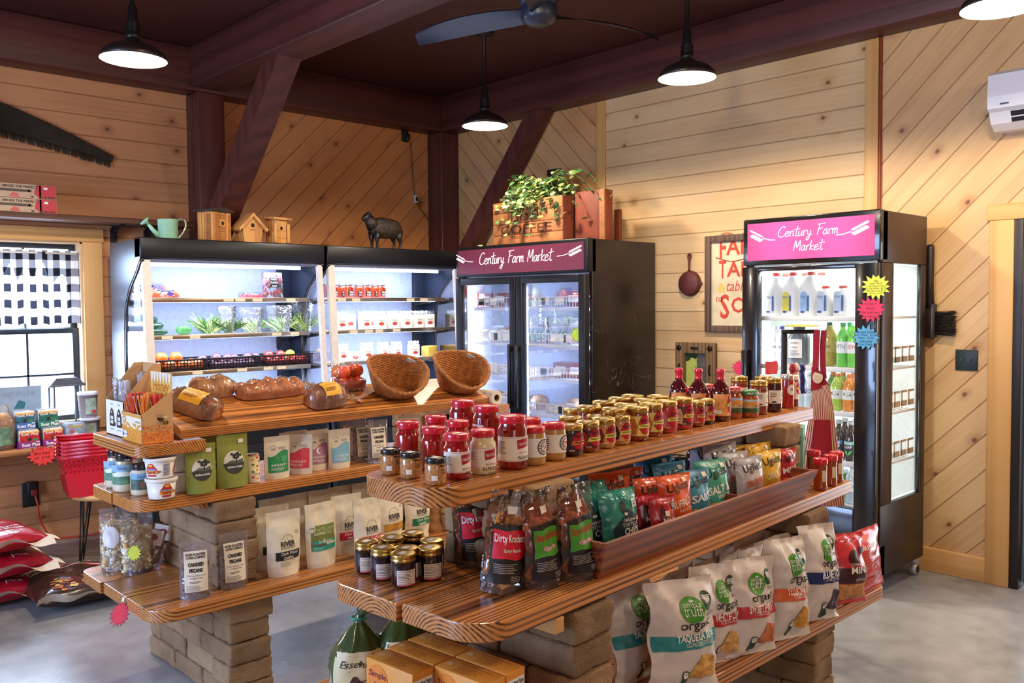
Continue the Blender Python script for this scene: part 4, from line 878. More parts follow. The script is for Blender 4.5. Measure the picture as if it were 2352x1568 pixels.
m=MB();m.rbox(-.095,-.07,y1-.055,y1-.02,.7,1.26,BLKL,b=.006);m.box(-.072,-.049,y1-.05,y1-.03,.74,.78,BLKL);m.box(-.072,-.049,y1-.05,y1-.03,1.18,1.22,BLKL);m.build('handle',o)
m=MB();m.rbox(-.02,.06,0,WD,.1,.262,BLKL)
for i in range(5):m.box(-.023,-.019,.06,WD-.06,.12+.025*i,.132+.025*i,P('#2c2c32',.4))
m.build('base_grille',t3)
for(x,y)in((.0,.02),(DD-.05,.03)):
 m=MB();CW=P('#bdb6aa',.35,me=.3);m.tube([(x+.0,y-.02,.035),(x,y+.01,.035)],.034,CW,16);m.tube([(x,y-.022,.035),(x,y+.012,.035)],.02,BLK,12);m.rbox(x-.02,x+.02,y-.025,y+.015,.065,.1,CW);m.build('caster',t3)
DSZ=(1.445,1.172,.935,.668)
for z in DSZ:
 m=MB();m.rbox(.035,.05,.035,WD-.035,z-.022,z+.004,WHT,b=.002)
 n=24
 for i in range(n+1):y=.04+(WD-.08)*i/n;m.box(.04,DD-.06,y-.002,y+.002,z-.004,z,WHT)
 m.rbox(.035,DD-.05,.035,.042,z-.012,z,WHT,b=.001);m.build('shelf',t3)
for z in(1.2,.96,.69):
 m=MB()
 for i in range(4):x=.14+.09*i;m.box(x,x+.012,.03,.034,z,z+.085,P('#b98a5c',.5));m.box(x,x+.07,.03,.034,z+.073,z+.085,P('#b98a5c',.5));m.box(x,x+.07,.03,.034,z,z+.03,P('#b98a5c',.5))
 m.build('shelf_divider',t3)
for y in(.05,WD-.055):lamp_area(XD+.04,YD+y,1.08,1.2,.03,4,(0,-PI/2,0),(.86,.95,.97))
lamp_area(XD+.25,YD+WD/2,1.72,.3,.6,3.5,(0,0,0),(.86,.95,.97))
MILK=P('#f7f6ee',.35,nz=.01);REDC=P('#d84a40',.4)
def jug(t,lc='#e8dc5a',h=.245,r=.058):
 m=MB();pr=[]
 def rp(z):return r if z<h*.6 else r*(1-.72*((z-h*.6)/(h*.4))**1.3)
 vs=[];fs=[];n=28;zs_=[0,.004,h*.2,h*.4,h*.6,h*.7,h*.8,h*.88,h*.93]
 for i in range(n):
  a=2*PI*i/n;sq=1/max(abs(math.cos(a)),abs(math.sin(a)))
  for z in zs_:
   rr=rp(z);k=rr*(1+.55*(min(sq,1.25)-1)*(rr/r)**2)*(.95 if z==0 else 1);vs.append((k*math.sin(a),-k*math.cos(a),z))
 k=len(zs_)
 for i in range(n):
  j=(i+1)%n
  for q in range(k-1):fs.append((i*k+q,j*k+q,j*k+q+1,i*k+q+1))
 fs.append([i*k for i in range(n)][::-1]);fs.append([i*k+k-1 for i in range(n)]);m.add(vs,fs,MILK,True);m.build('jug_body',t)
 m=MB();m.lathe([(.018,h*.925),(.0215,h*.93),(.0215,h),(.019,h+.002),(0,h+.002)],REDC,18);m.build('cap',t)
 m=MB();S=lambda u,v,o:(u,-(r*1.0+.002)-o+.10*u*u/r*.5,v)
 m.rect(S,-.03,.012,.03,.12,P(lc,.5),0,4);m.ell(S,-.009,.118,.021,.02,P(lc,.5),0);m.rect(S,.013,.024,.03,.115,P('#3a6aa8',.5),0,1);m.ell(S,-.015,.025,.014,.006,P('#2a4a98',.5),1)
 m.text(S,'Milk',-.009,.10,.014,P('#2f6aa8',.5),1);m.build('label',t)
def dx(px,x=.14):return at(px,700,X=XD+x).y
zt=DSZ[0]+.002
FN=-PI/2+.0
jl=(('leftmost plain white gallon milk jug with a red cap',1783,'#f2f0e8'),('white milk jug with a yellow label',1822,'#e6d948'),('white milk jug with a light blue label',1863,'#9cc4e8'))
for l,px,c in jl:put('jug'+c,lambda t,c=c:jug(t,c),'milk_jug',l,'milk',(XD+.11,dx(px,.11),zt),FN-.1)
for px,l in((1806,'milk jug standing behind the yellow-labelled one'),(1850,'milk jug standing behind the blue-labelled one'),(1886,'milk jug standing behind, right, with only its red cap clear')):put('jug#f2f0e8',None,'milk_jug',l,'milk',(XD+.26,dx(px,.26),zt),FN)
def smallj(t):jug(t,'#c9d8e6',.165,.045)
for px,l in((1897,'small milk bottle with a pale blue label'),(1936,'small milk bottle with a clear label beside the star signs')):put('sjug',smallj,'milk_bottle',l,'milk',(XD+.11,dx(px,.11),zt),FN)
def soda(t,body='#6ad24a',lab='#f2f2f2',txt='MTN',tc='#1c7a3a',cap='#3fae6a',h=.24,r=.033,nk=.35):
 def L_(m,S,r):m.rect(S,-r*1.4,r*1.4,h*.32,h*.58,P(lab,.5),0,8);m.text(S,txt,0,h*.42,.022,P(tc,.5),1,w=.045)
 vessel(t,r,h,P(body,.12,coat=.8,nz=.04),nk,.62,P(cap,.4),.018,.014,L_)
zt=DSZ[1]+.002
for px,l in((1780,'white bottle with an orange swoosh left on the second drinks shelf'),(1796,'white bottle with a purple cap next to the swoosh bottle')):
 put('wb'+str(px),lambda t,px=px:soda(t,'#e9e6ee','#f4f2ee','Sun','#6a4ab0','#5a48a8' if px>1790 else '#f0eee8',.215,.034,.4),'juice_bottle',l,'bottle',(XD+.12,dx(px,.12),zt),FN)
def growl(t):
 vessel(t,.06,.22,P('#5f6a78',.2,coat=.7),.5,.66,P('#3a4450',.4),.02,None,lambda m,S,r:(m.rect(S,-.045,.045,.04,.145,WHT,0,8),m.text(S,'COLD BREW',0,.12,.010,INK,1,w=.06),m.text(S,'COFFEE',0,.095,.008,INK,1),m.lines(S,-.03,.035,.05,.085,5,P('#8a8a8a',.6),1)))
put('growl',growl,'coffee_jug','grey jug with a large white printed label seen through the apron stand','jug',(XD+.13,dx(1836,.13),zt),FN)
put('ojug',lambda t:soda(t,'#b9a23c','#c9b35a','Tea','#3a2a12','#2f7a4a',.24,.042,.4),'iced_tea_jug','amber jug with a green cap left of the green sodas','bottle',(XD+.16,dx(1906,.16),zt),FN)
put('soda',soda,'green_soda_bottle','bright green soda bottle with a green cap and MTN label','soda',(XD+.1,dx(1937,.1),zt),FN)
put('soda2',lambda t:soda(t,'#7ad84a','#f2efe8','DEW','#c23a2c','#e6f2e6'),'green_soda_bottle','green soda bottle cut off by the blue star sign','soda',(XD+.1,dx(1962,.1),zt),FN)
put('soda',None,'green_soda_bottle','green soda bottle in the row behind','soda',(XD+.19,dx(1953,.19),zt),FN)
zt=DSZ[2]+.002
def sport(body,cap='#e8802c'):return lambda t:soda(t,body,'#e9ead8','G','#2a2a2a',cap,.20,.036,.5)
for i,(px,x,c,l)in enumerate(((1925,.1,'#b6d84a','lime green sports drink in front'),(1953,.1,'#f0922c','orange sports drink in front'),(1977,.1,'#f0a02c','orange sports drink at the door frame edge'),(1915,.2,'#6a8a3c','darker green sports drink behind, left'),(1938,.2,'#a8c84a','lime sports drink behind the front pair'),(1963,.2,'#e07a24','orange sports drink behind the front pair'))):
 put('sp'+c,sport(c),'sports_drink',l+' on the third drinks shelf','bottle',(XD+x,dx(px,x),zt),FN)
for px,l in((1842,'clear water bottle left of the apron'),(1860,'clear water bottle directly beside the apron edge'),(1824,'clear water bottle behind the pepper grinder')):put('water',lambda t:soda(t,'#cfdde2','#dfe8ea','H2O','#2a5a8a','#e6eaea',.2,.03),'water_bottle',l,'bottle',(XD+.12,dx(px,.12),zt),FN)
zt=DSZ[3]+.002
def tea(lab):
 def fn(t):
  def L_(m,S,r):
   m.rect(S,-.034,.034,.03,.105,P('#1d2a22',.5),0,8);m.rect(S,-.034,.034,.09,.108,P(lab,.5),1,8);m.text(S,'PURE',0,.088,.014,WHT,2,w=.04,bold=.03);m.text(S,'LEAF',0,.070,.014,WHT,2,w=.04,bold=.03)
   for s in(-1,1):m.poly(S,[(0,.032),(s*.012,.04),(s*.022,.062),(s*.006,.052)],P('#7ad05a',.5),2,1)
  vessel(t,.034,.215,P('#3a1f16',.1,coat=.9),.38,.5,P('#b8b8b4',.3),.018,.016,L_)
 return fn
for i,(px,x,c,l)in enumerate(((1957,.1,'#6ac8b0','brown iced tea bottle with a teal topped leaf label'),(1929,.1,'#7a8ac8','brown iced tea bottle with a violet topped leaf label'),(1943,.19,'#6ac8b0','brown iced tea bottle in the row behind'),(1968,.19,'#7a8ac8','brown iced tea bottle behind at the door edge'))):
 put('tea'+c,tea(c),'iced_tea_bottle',l,'bottle',(XD+x,dx(px,x),zt),FN)
zt=.442
put('wine',lambda t:soda(t,'#c9d2cc','#f2f2ee','Oasis','#3a3a3a','#d84a3c',.21,.036),'white_label_bottle','clear bottle with a red cap and tall white label on the bottom drinks shelf','bottle',(XD+.1,dx(1962,.1),zt),FN)
put('pick',lambda t:soda(t,'#4a7a2c','#e6e8dc','Dill','#2c4a1c','#c8ccc8',.15,.045,.75),'pickle_jar','green pickle jar left on the bottom drinks shelf','jar',(XD+.12,dx(1925,.12),zt),FN)
put('pick',None,'pickle_jar','green pickle jar behind the first one on the bottom drinks shelf','jar',(XD+.24,dx(1945,.24),zt),FN)
def wall_star(px,py,r,col,txts,label,tc='#3a3a3a',seed=1,X=XD-.053,h=.016):
 q=at(px,py,X=X);m=MB();Sf=lambda u,v,o:(-o,-u,v)
 star(m,Sf,0,0,r,P(col,.7,nz=.02),14,0,seed,1.15)
 n=len(txts)
 for i,s in enumerate(txts):m.text(Sf,s,0,r*.45-(i)*r*1.0/max(1,n-1)-.005,h,P(tc,.7),3,shear=.15)
 o=m.build('star_sign');o.location=(X,q.y,q.z);tag(o,label,'sign')
wall_star(2012,658,.062,'#dfe24a',('Milk','Gallon  $5.00','1/2 Gal Flavored $3.29','1/2 Gal White  $2.99','1 Pint Flavored $1.79','Half pint  $1.50'),'yellow star sign listing milk prices, topmost on the drinks cooler',seed=3,h=.010)
wall_star(2000,711,.062,'#e8305a',('NOW!!','Bacon','Eat and save','one more lb'),'hot pink star sign reading NOW below the yellow one',seed=5,X=XD-.055,h=.013)
wall_star(1989,775,.062,'#5aa4cc',('Bottled Drinks','non Water  $1.50','Water  $1.00','Gatorade','Can Drink'),'blue star sign for bottled drinks, lowest on the drinks cooler','#1f3a5a',8,X=XD-.057,h=.012)
q=at(1707,845,X=XD-.02);m=MB();star(m,lambda u,v,o:(-o,-u,v),0,0,.045,P('#e8305a',.7),14,0,9);o=m.build('star_sign');o.location=(XD-.03,YD+WD+.012,q.z);tag(o,'pink star sign edge peeking out left of the drinks cooler','sign')
# ================= island shelves =================
def stone():
 m,nt,b,out=newmat('tumbled_concrete_block');L=nt.links.new
 tc=N(nt,'ShaderNodeTexCoord');g=N(nt,'ShaderNodeNewGeometry')
 n1=N(nt,'ShaderNodeTexNoise');n1.inputs['Scale'].default_value=5;n1.inputs['Detail'].default_value=3;L(tc.outputs['Object'],n1.inputs['Vector'])
 n2=N(nt,'ShaderNodeTexNoise');n2.inputs['Scale'].default_value=220;n2.inputs['Detail'].default_value=3;L(tc.outputs['Object'],n2.inputs['Vector'])
 cr=N(nt,'ShaderNodeValToRGB');e=cr.color_ramp.elements;e[0].position=.3;e[0].color=C('#8c6a4a');e[1].position=.7;e[1].color=C('#b8966c')
 L(n1.outputs['Fac'],cr.inputs[0]);mr=N(nt,'ShaderNodeMapRange');mr.inputs[3].default_value=.7;mr.inputs[4].default_value=1.25;L(n2.outputs['Fac'],mr.inputs[0])
 vm=N(nt,'ShaderNodeVectorMath',operation='SCALE');L(cr.outputs[0],vm.inputs[0]);L(mr.outputs[0],vm.inputs['Scale'])
 ri=N(nt,'ShaderNodeMapRange');ri.inputs[3].default_value=.8;ri.inputs[4].default_value=1.15;L(g.outputs['Random Per Island'],ri.inputs[0])
 v2=N(nt,'ShaderNodeVectorMath',operation='SCALE');L(vm.outputs[0],v2.inputs[0]);L(ri.outputs[0],v2.inputs['Scale']);L(v2.outputs[0],b.inputs['Base Color'])
 b.inputs['Roughness'].default_value=.92
 bp=N(nt,'ShaderNodeBump');bp.inputs['Strength'].default_value=1.;bp.inputs['Distance'].default_value=.008;L(n2.outputs['Fac'],bp.inputs['Height']);L(bp.outputs[0],b.inputs['Normal'])
 return m
STONE=stone();CR=.081
def block(m,x0,x1,y0,y1,z0,z1,seed):
 bm=bmesh.new();bmesh.ops.create_cube(bm,size=1)
 for v in bm.verts:v.co=Vector(((x0+x1)/2+v.co.x*(x1-x0),(y0+y1)/2+v.co.y*(y1-y0),(z0+z1)/2+v.co.z*(z1-z0)))
 bmesh.ops.bevel(bm,geom=bm.edges[:],offset=.011,segments=3,profile=.6,affect='EDGES')
 bmesh.ops.subdivide_edges(bm,edges=[e for e in bm.edges if e.calc_length()>.03],cuts=6,use_grid_fill=True)
 bm.verts.index_update();c=Vector(((x0+x1)/2,(y0+y1)/2,(z0+z1)/2))
 for v in bm.verts:
  n=noise.noise(v.co*14+Vector((seed,0,0)))*.008+noise.noise(v.co*50+Vector((0,seed,0)))*.005
  d=(v.co-c);d=Vector((d.x/(x1-x0),d.y/(y1-y0),d.z/(z1-z0)*.35)).normalized();v.co+=d*(n-.002)
 m.add([v.co[:]for v in bm.verts],[[v.index for v in f.verts]for f in bm.faces],STONE,True);bm.free()
def pillar(u0,u1,v0,v1,z0,n,label,base,seed=0,alt=True):
 """dry-stacked wall of blocks in the frame base (Matrix)"""
 m=MB();rd=random.Random(seed)
 for k in range(n):
  za,zb=z0+CR*k+.0008,z0+CR*(k+1)-.0008
  L=v1-v0;cuts=[0,.34,.67,1]if L>.6 else[0,.5,1]
  if k%2:cuts=[0,.2,.53,.86,1]if L>.6 else[0,.3,.7,1]if L>.35 else[0,.62,1]
  for i in range(len(cuts)-1):
   j=rd.uniform(-.006,.006)
   block(m,u0+rd.uniform(-.006,.006),u1+rd.uniform(-.006,.006),v0+L*cuts[i]+.001+(j if i==0 else 0),v0+L*cuts[i+1]-.001,za,zb,rd.random()*50)
 o=m.build('block_pillar');o.matrix_world=base;return tag(o,label,'pillar')
def plank(u0,u1,v0,v1,zt,label,base,mat=PLANK,th=.045,rad=.0,corners='',name='shelf_plank',dz=0):
 """plank with optional rounded corners; a = near-left, b = far-left, c = near-right"""
 pts=[];r=rad
 def arc(cx,cy,a0):return[(cx+r*math.cos(a0+PI/2*i/8),cy+r*math.sin(a0+PI/2*i/8))for i in range(9)]
 pts+=arc(u0+r,v0+r,PI)if 'a' in corners else[(u0,v0)]
 pts+=arc(u1-r,v0+r,1.5*PI)if 'c' in corners else[(u1,v0)]
 pts+=arc(u1-r,v1-r,0)if 'd' in corners else[(u1,v1)]
 pts+=arc(u0+r,v1-r,PI/2)if 'b' in corners else[(u0,v1)]
 cu,cv=(u0+u1)/2,(v0+v1)/2
 bm=bmesh.new();vs=[bm.verts.new((p[0]-cu,p[1]-cv,-th))for p in pts];f=bm.faces.new(vs)
 ex=bmesh.ops.extrude_face_region(bm,geom=[f]);tv=[g for g in ex['geom']if isinstance(g,bmesh.types.BMVert)]
 for v in tv:v.co.z=0
 bmesh.ops.recalc_face_normals(bm,faces=bm.faces[:])
 ed=[e for e in bm.edges if abs(e.verts[0].co.z-e.verts[1].co.z)<1e-6]
 bmesh.ops.bevel(bm,geom=ed,offset=.004,segments=2,profile=.5,affect='EDGES')
 bm.verts.index_update();m=MB();m.add([v.co[:]for v in bm.verts],[[v.index for v in f2.verts]for f2 in bm.faces],mat,False);bm.free()
 o=m.build(name);o.matrix_world=base@Matrix.Translation((cu,cv,zt));return tag(o,label,'shelf')
ID=Matrix.Identity(4)
LZ1,LZ2,LZ3=1.03,.825,.455
pillar(1.44,1.62,3.09,3.88,0,5,'tall block pillar under the near-left end of the left island, standing on the floor',ID,1)
pillar(2.52,2.70,3.09,3.88,0,5,'block pillar under the far end of the left island, standing on the floor',ID,2)
pillar(1.43,1.60,3.165,3.70,LZ3,4,'block pillar between the two lower shelves of the left island, near end',ID,3)
pillar(2.55,2.72,3.19,3.68,LZ3,4,'block pillar between the two lower shelves of the left island, far end',ID,4)
for a,b_,z,n in((1.30,1.41,LZ2,2),(2.60,2.72,LZ2,2)):pillar(a,b_,3.40,3.66,z,n,'small block stack under the top shelf of the left island, %s end'%('near' if a<2 else 'far'),ID,int(a*9))
plank(1.14,2.96,3.045,3.295,LZ3,'front plank of the lowest left island shelf, with candied pecan bags',ID,rad=.09,corners='a')
plank(1.14,2.96,3.297,3.538,LZ3,'middle plank of the lowest left island shelf',ID)
plank(1.13,2.96,3.547,3.79,LZ3,'back plank of the lowest left island shelf, under the popcorn bags',ID,rad=.05,corners='b')
plank(1.145,2.96,3.19,3.424,LZ2,'scorched front plank of the middle left island shelf, under the lard tubs',ID,PLANKC,rad=.08,corners='a')
plank(1.14,2.96,3.427,3.66,LZ2,'back plank of the middle left island shelf, under the mayonnaise jars',ID,PLANKC,rad=.04,corners='b')
plank(1.145,1.40,3.165,3.665,LZ1,'short cross plank carrying the honey straw box, left island',ID,PLANKY,rad=.045,corners='ab')
plank(2.71,2.965,3.165,3.665,LZ1,'short cross plank at the far end of the left island',ID,PLANKY)
tilt=Matrix.Translation((0,3.195,1.033))@Matrix.Rotation(math.radians(18),4,'X')@Matrix.Translation((0,-3.195,-1.033))
plank(1.315,2.865,3.195,3.48,1.033+.038,'sloping bread plank on top of the left island',tilt,PLANKC,th=.038,name='sloping_plank')
BRN=P('#6d3d28',.5,nz=.1)
for x,l in((1.318,'left'),(2.822,'right')):m=MB();m.prism([(3.215,LZ1+.001),(3.50,LZ1+.001),(3.475,1.085),(3.23,LZ1+.008)],x,x+.017,BRN,'x');tag(m.build('plank_wedge'),'brown wooden wedge propping up the %s end of the sloping bread plank'%l,'wedge')
for x in(1.40,2.50):
 m=MB();m.rbox(x,x+.03,3.10,3.75,LZ3-.075,LZ3-.046,CEDAR['Y']);tag(m.build('cleat'),'wooden cleat under the lowest left island plank, %s pillar'%('near' if x<2 else 'far'),'cleat')
 m=MB();m.rbox(x-.01,x+.03,3.22,3.63,LZ2-.07,LZ2-.046,CEDAR['Y']);tag(m.build('cleat'),'wooden cleat under the middle left island plank, %s pillar'%('near' if x<2 else 'far'),'cleat')
RA=math.radians(4.4);RM=Matrix.Translation((1.22,1.40,0))@Matrix.Rotation(RA,4,'Z')
RZ1,RZ2,RZ3=1.10,.823,.45
def RG(u,v,z=0):return RM@Vector((u,v,z))
RMi=RM.inverted()
def rv(px,py,v):
 o=RMi@CAMP;q=(RMi.to_3x3()@ray(px,py));t=(v-o.y)/q.y;return o+q*t
def rz_(px,py,z):return RMi@at(px,py,z=z)
RL=2.09
R3M=Matrix.Translation((1.22,1.395,0))@Matrix.Rotation(math.radians(.4),4,'Z')
pillar(.30,.47,.02,.60,0,5,'block pillar under the lowest right island shelf, near end',RM,11)
pillar(1.62,1.79,-.06,.60,0,5,'block pillar under the lowest right island shelf, far end beside the floor',RM,12)
pillar(.31,.475,-.015,.52,RZ3,4,'block pillar under the middle right island shelf, near end by the chip crate',RM,13)
pillar(1.64,1.81,-.03,.52,RZ3,4,'block pillar under the middle right island shelf, far end',RM,14)
pillar(.31,.475,.11,.44,RZ2,3,'block pillar under the top right island shelf, behind the cracker bags',RM,15)
pillar(1.72,1.87,.11,.44,RZ2,3,'block pillar under the top right island shelf, near the striped apron',RM,16)
plank(0,2.065,0.0,.26,RZ3,'front plank of the lowest right island shelf, under the tortilla chip bags',R3M,PLANK,rad=.05,corners='ac')
plank(0,2.05,.262,.52,RZ3,'second plank of the lowest right island shelf',R3M)
plank(0,2.05,.522,.78,RZ3,'back plank of the lowest right island shelf',R3M)
plank(0,RL,0,.258,RZ2,'front plank of the middle right island shelf, under the chip crate',RM,rad=.10,corners='a')
plank(-.01,RL,.268,.545,RZ2,'back plank of the middle right island shelf, under the dark jam jars',RM,rad=.07,corners='b')
plank(.025,RL,.158,.475,RZ1,'thick top plank of the right island with all the sauce and jam jars',RM,PLANK,th=.048,rad=.09,corners='ab')
m=MB();m.rbox(.255,.29,.0,.5,RZ2-.085,RZ2-.046,LIGHTP['Y']);o=m.build('cleat');o.matrix_world=RM;tag(o,'pale wooden cleat under the middle right island plank','cleat')
# ================= product kinds =================
STK=lambda m,S,u,v,w=.02,h=.016,k=3:m.rect(S,u-w/2,u+w/2,v-h/2,v+h/2,STICK,k,1,1)
def lid_sticker(t,z,s=.018):m=MB();m.box(-s*.6,s*.6,-s*.5,s*.5,z,z+.0006,STICK);m.build('price_sticker',t)
def jar(r=.036,h=.12,body=None,lid=None,lid_h=.016,lid_r=None,lab=None,neck=.92,sh=.84,fill=.82,sticker=True,grooves=False,foot=.93):
 body=body or P('#7a2010',.12,coat=.8,nz=.3,ns=150)
 def fn(t):
  lr=lid_r or r*.98;nk=h-lid_h;m=MB()
  prof=[(0,0),(r*foot*.9,0),(r*foot,.002),(r,.010),(r,h*sh*.96),(r*.985,h*sh),(r*neck,h*(sh+.06)),(r*neck,nk)]
  zf=h*fill;lo=[p for p in prof if p[1]<=zf];rf=lo[-1][0]
  m.lathe(lo+[(rf*.99,zf)],body,28,caps=False);m.lathe([(rf*.99,zf),(0,zf+.0005)],body,28,caps=False,smooth=False);m.lathe([(rf,zf-.001)]+[p for p in prof if p[1]>zf],JGLASS,28,caps=False)
  m.build('jar_body',t);m=MB()
  pr=[(lr*.97,nk-.002),(lr,nk),(lr,h-.004),(lr*.985,h-.001),(lr*.93,h),(lr*.90,h-.0015),(lr*.86,h-.0013),(0,h-.0012)]
  if grooves:pr=[(lr*.97,nk-.002),(lr*1.02,nk-.001),(lr*1.02,nk+.003),(lr*.96,nk+.005),(lr*.99,nk+lid_h*.45),(lr*1.0,h-.004),(lr*.985,h-.001),(lr*.93,h),(lr*.90,h-.0015),(lr*.86,h-.0013),(0,h-.0012)]
  m.lathe(pr,lid or GOLD,32,caps=False);m.build('lid',t)
  if sticker:lid_sticker(t,h-.0008)
  if lab:m=MB(.009);lab(m,cyl(r+.0003),r);m.build('label',t)
 return fn
def L_mantova(big,cols,title):
 H=big
 def lab(m,S,r):
  w=r*1.35;v0,v1=H*.16,H*.62
  m.rect(S,-w*1.25,w*1.0,v0,v1,P('#f0e6d6',.5,nz=.02),0,14,1)
  m.poly(S,[(-w*.05,v1-.032),(w*.62,v1-.026),(w*.62,v1-.004),(-w*.09,v1-.008)],P('#b01c38',.4),1);m.text(S,'MANTOVA',w*.28,v1-.023,.008,WHT,2,w=w*.58,sl=.05)
  m.text(S,'100% ITALIAN',w*.3,v1-.043,.0035,P('#b0303c',.5),1)
  for i,s in enumerate(title):m.text(S,s,w*.95,v1-.058-i*.0115,.0085,INK,1,al='r')
  m.text(S,'NET WT 24.3 OZ',w*.35,v0+.006,.003,INK,1);m.rect(S,-w*1.22,w*.97,v0+.002,v0+.0026,P('#b01c38',.5),1,10,1);m.rect(S,-w*1.22,w*.97,v1-.0026,v1-.002,P('#b01c38',.5),1,10,1)
  m.lines(S,-w*1.15,-w*.6,v0+.02,v1-.01,11,P('#7a6a60',.6),1,2)
 return lab
def L_facts(H):
 def lab(m,S,r):
  m.rect(S,r*.3,r*1.25,H*.2,H*.66,P('#efe6d4',.5),0,8,1);m.text(S,'Nutrition',r*.38,H*.61,.005,INK,1,al='l');m.text(S,'Facts',r*.38,H*.57,.005,INK,1,al='l');m.lines(S,r*.38,r*1.15,H*.23,H*.55,9,P('#4a4440',.6),1,4)
 return lab
REDL=P('#d3162e',.25,coat=.8,nz=.02)
SAUCE=P('#9c1016',.15,coat=.9,nz=.12,ns=60);SAUCE2=P('#8a0c10',.15,coat=.9,nz=.1,ns=40)
def L_bens(c1='#e8a35c',band='#efdc62',txt='Sweet',art=None,hh=.095,oval='#c2182c'):
 def lab(m,S,r):
  v0,v1=hh*.16,hh*.74;w=r*1.45
  m.rect(S,-w,w,v0,v1,P(c1,.45,nz=.25,ns=90),0,14,1)
  if art:m.poly(S,[(a*r,v0+b_*(v1-v0))for a,b_ in((-1.1,.1),(-.2,.05),(-.1,.5),(-.35,.9),(-.8,.85),(-1.2,.5))],P(art,.5,nz=.3,ns=120),1)
  cx=r*.62;m.ell(S,cx,(v0+v1)/2+.004,r*.62,(v1-v0)*.50,P('#2a1010',.5),1);m.ell(S,cx,(v0+v1)/2+.004,r*.59,(v1-v0)*.48,P(oval,.4),2)
  m.text(S,'BEN\'S',cx,(v0+v1)/2+.012,.010,P('#3a0a12',.5),3,w=r*.8,bold=.02)
  m.poly(S,[(-r*.15,(v0+v1)/2-.008),(-r*.02,(v0+v1)/2+.006),(r*1.35,(v0+v1)/2+.007),(r*1.35,(v0+v1)/2-.007)],P('#2a1a10',.5),3)
  m.poly(S,[(-r*.12,(v0+v1)/2-.007),(-r*.0,(v0+v1)/2+.005),(r*1.34,(v0+v1)/2+.006),(r*1.34,(v0+v1)/2-.006)],P(band,.5),4)
  m.text(S,txt,r*.68,(v0+v1)/2-.0035,.007,P('#26120a',.5),5,w=min(r*1.1,.009*len(txt)),bold=.02)
  m.lines(S,-w*.2,w*.3,v0+.002,v0+.006,1,P('#f0e6c8',.6),2)
 return lab
def kind_jar(key,**k):
 if key not in KJ:KJ[key]=jar(**k)
 return KJ[key]
KJ={}
def putR(key,fn,name,label,cat,px,py,z,r,rot=0.,group=None,**k):
 if z==RZ1 and name!='spread_jar' and 'nutrition' not in label:rot-=.38
 """stand a product on shelf height z, its front foot seen at px, py"""
 p=at(px,py,z=z);d=Vector((p.x,p.y,0)).normalized();p=p+d*r
 return put(key,fn,name,label,cat,(p.x,p.y,z+.0005),rot,group,**k)
AM=P('#8a3a14',.12,coat=.9,nz=.4,ns=140);PNK=P('#b02a34',.15,coat=.9,nz=.5,ns=160);DKJ=P('#241412',.12,coat=.9,nz=.2)
MUST=P('#b98a48',.2,coat=.8,nz=.1);CRM=P('#e6d2a4',.2,coat=.8,nz=.04)
z=RZ1
def L_brus(m,S,r):
 m.text(S,'MANTOVA',0,.043,.007,INK,0,w=.036,bold=.02);m.text(S,'Garlic',0,.034,.005,INK,0,w=.028);m.text(S,'TOPPING',0,.027,.0045,INK,0,w=.03)
 m.rect(S,r*.95,r*1.5,.026,.055,P('#dcc39c',.5),0,3,1);m.lines(S,r*.98,r*1.45,.03,.052,5,INK,1,3);m.rect(S,-r*1.4,-r*.85,.012,.024,STICK,0,3,1)
BRU=jar(.0265,.064,P('#b8804a',.2,coat=.8,nz=.45,ns=170),BLKL,.011,.026,L_brus,neck=.9,sh=.74,fill=.8)
for px,py,l in((898,1092,'leftmost of three small black-lidded spread jars on the rounded shelf corner'),(943,1101,'middle of three small black-lidded spread jars'),(1001,1116,'small black-lidded spread jar nearest the rounded front corner')):
 putR('bru',BRU,'spread_jar',l,'jar',px,py,z,.0265,.35)
RS=lambda lab:jar(.033,.112,SAUCE,REDL,.016,.031,lab,neck=.84,sh=.70,fill=.86)
putR('rs_facts',RS(L_facts(.112)),'sauce_jar','red sauce jar with red lid at the left, nutrition label turned forward','jar',938,1067,z,.033,.0)
putR('rs_facts',None,'sauce_jar','red sauce jar just behind the pizza sauce jar, nutrition label turned forward','jar',997,1083,z,.033,.15)
putR('rs_pizza',RS(L_mantova(.112,0,('PIZZA','SAUCE'))),'sauce_jar','red-lidded pizza sauce jar in the front row','jar',1050,1104,z,.033,.12)
putR('rs_alf',jar(.033,.112,CRM,REDL,.016,.031,L_mantova(.112,0,('ALFREDO','SAUCE')),neck=.84,sh=.70,fill=.9),'sauce_jar','cream alfredo sauce jar with a red lid','jar',1110,1092,z,.033,-.12)
putR('rs_facts',None,'sauce_jar','red-lidded sauce jar of the small size, rearmost on the left','jar',1002,1049,z,.033,-.4)
putR('rs_facts',None,'sauce_jar','red-lidded sauce jar behind the alfredo and pizza sauce jars','jar',1052,1063,z,.033,-.7)
RB=lambda lab:jar(.0395,.138,SAUCE2,REDL,.018,.036,lab,neck=.88,sh=.76,fill=.88)
putR('rb_g',RB(L_mantova(.138,0,('ROASTED','GARLIC','SAUCE'))),'sauce_jar','tallest red sauce jar, roasted garlic, in the front row','jar',1178,1080,z,.0385,.02)
putR('rb_g',None,'sauce_jar','tall red-lidded sauce jar, second from the front one','jar',1118,1045,z,.0385,-1.9)
putR('rb_g',None,'sauce_jar','tall red-lidded sauce jar, rearmost of the three tall ones','jar',1063,1027,z,.0385,-2.2)
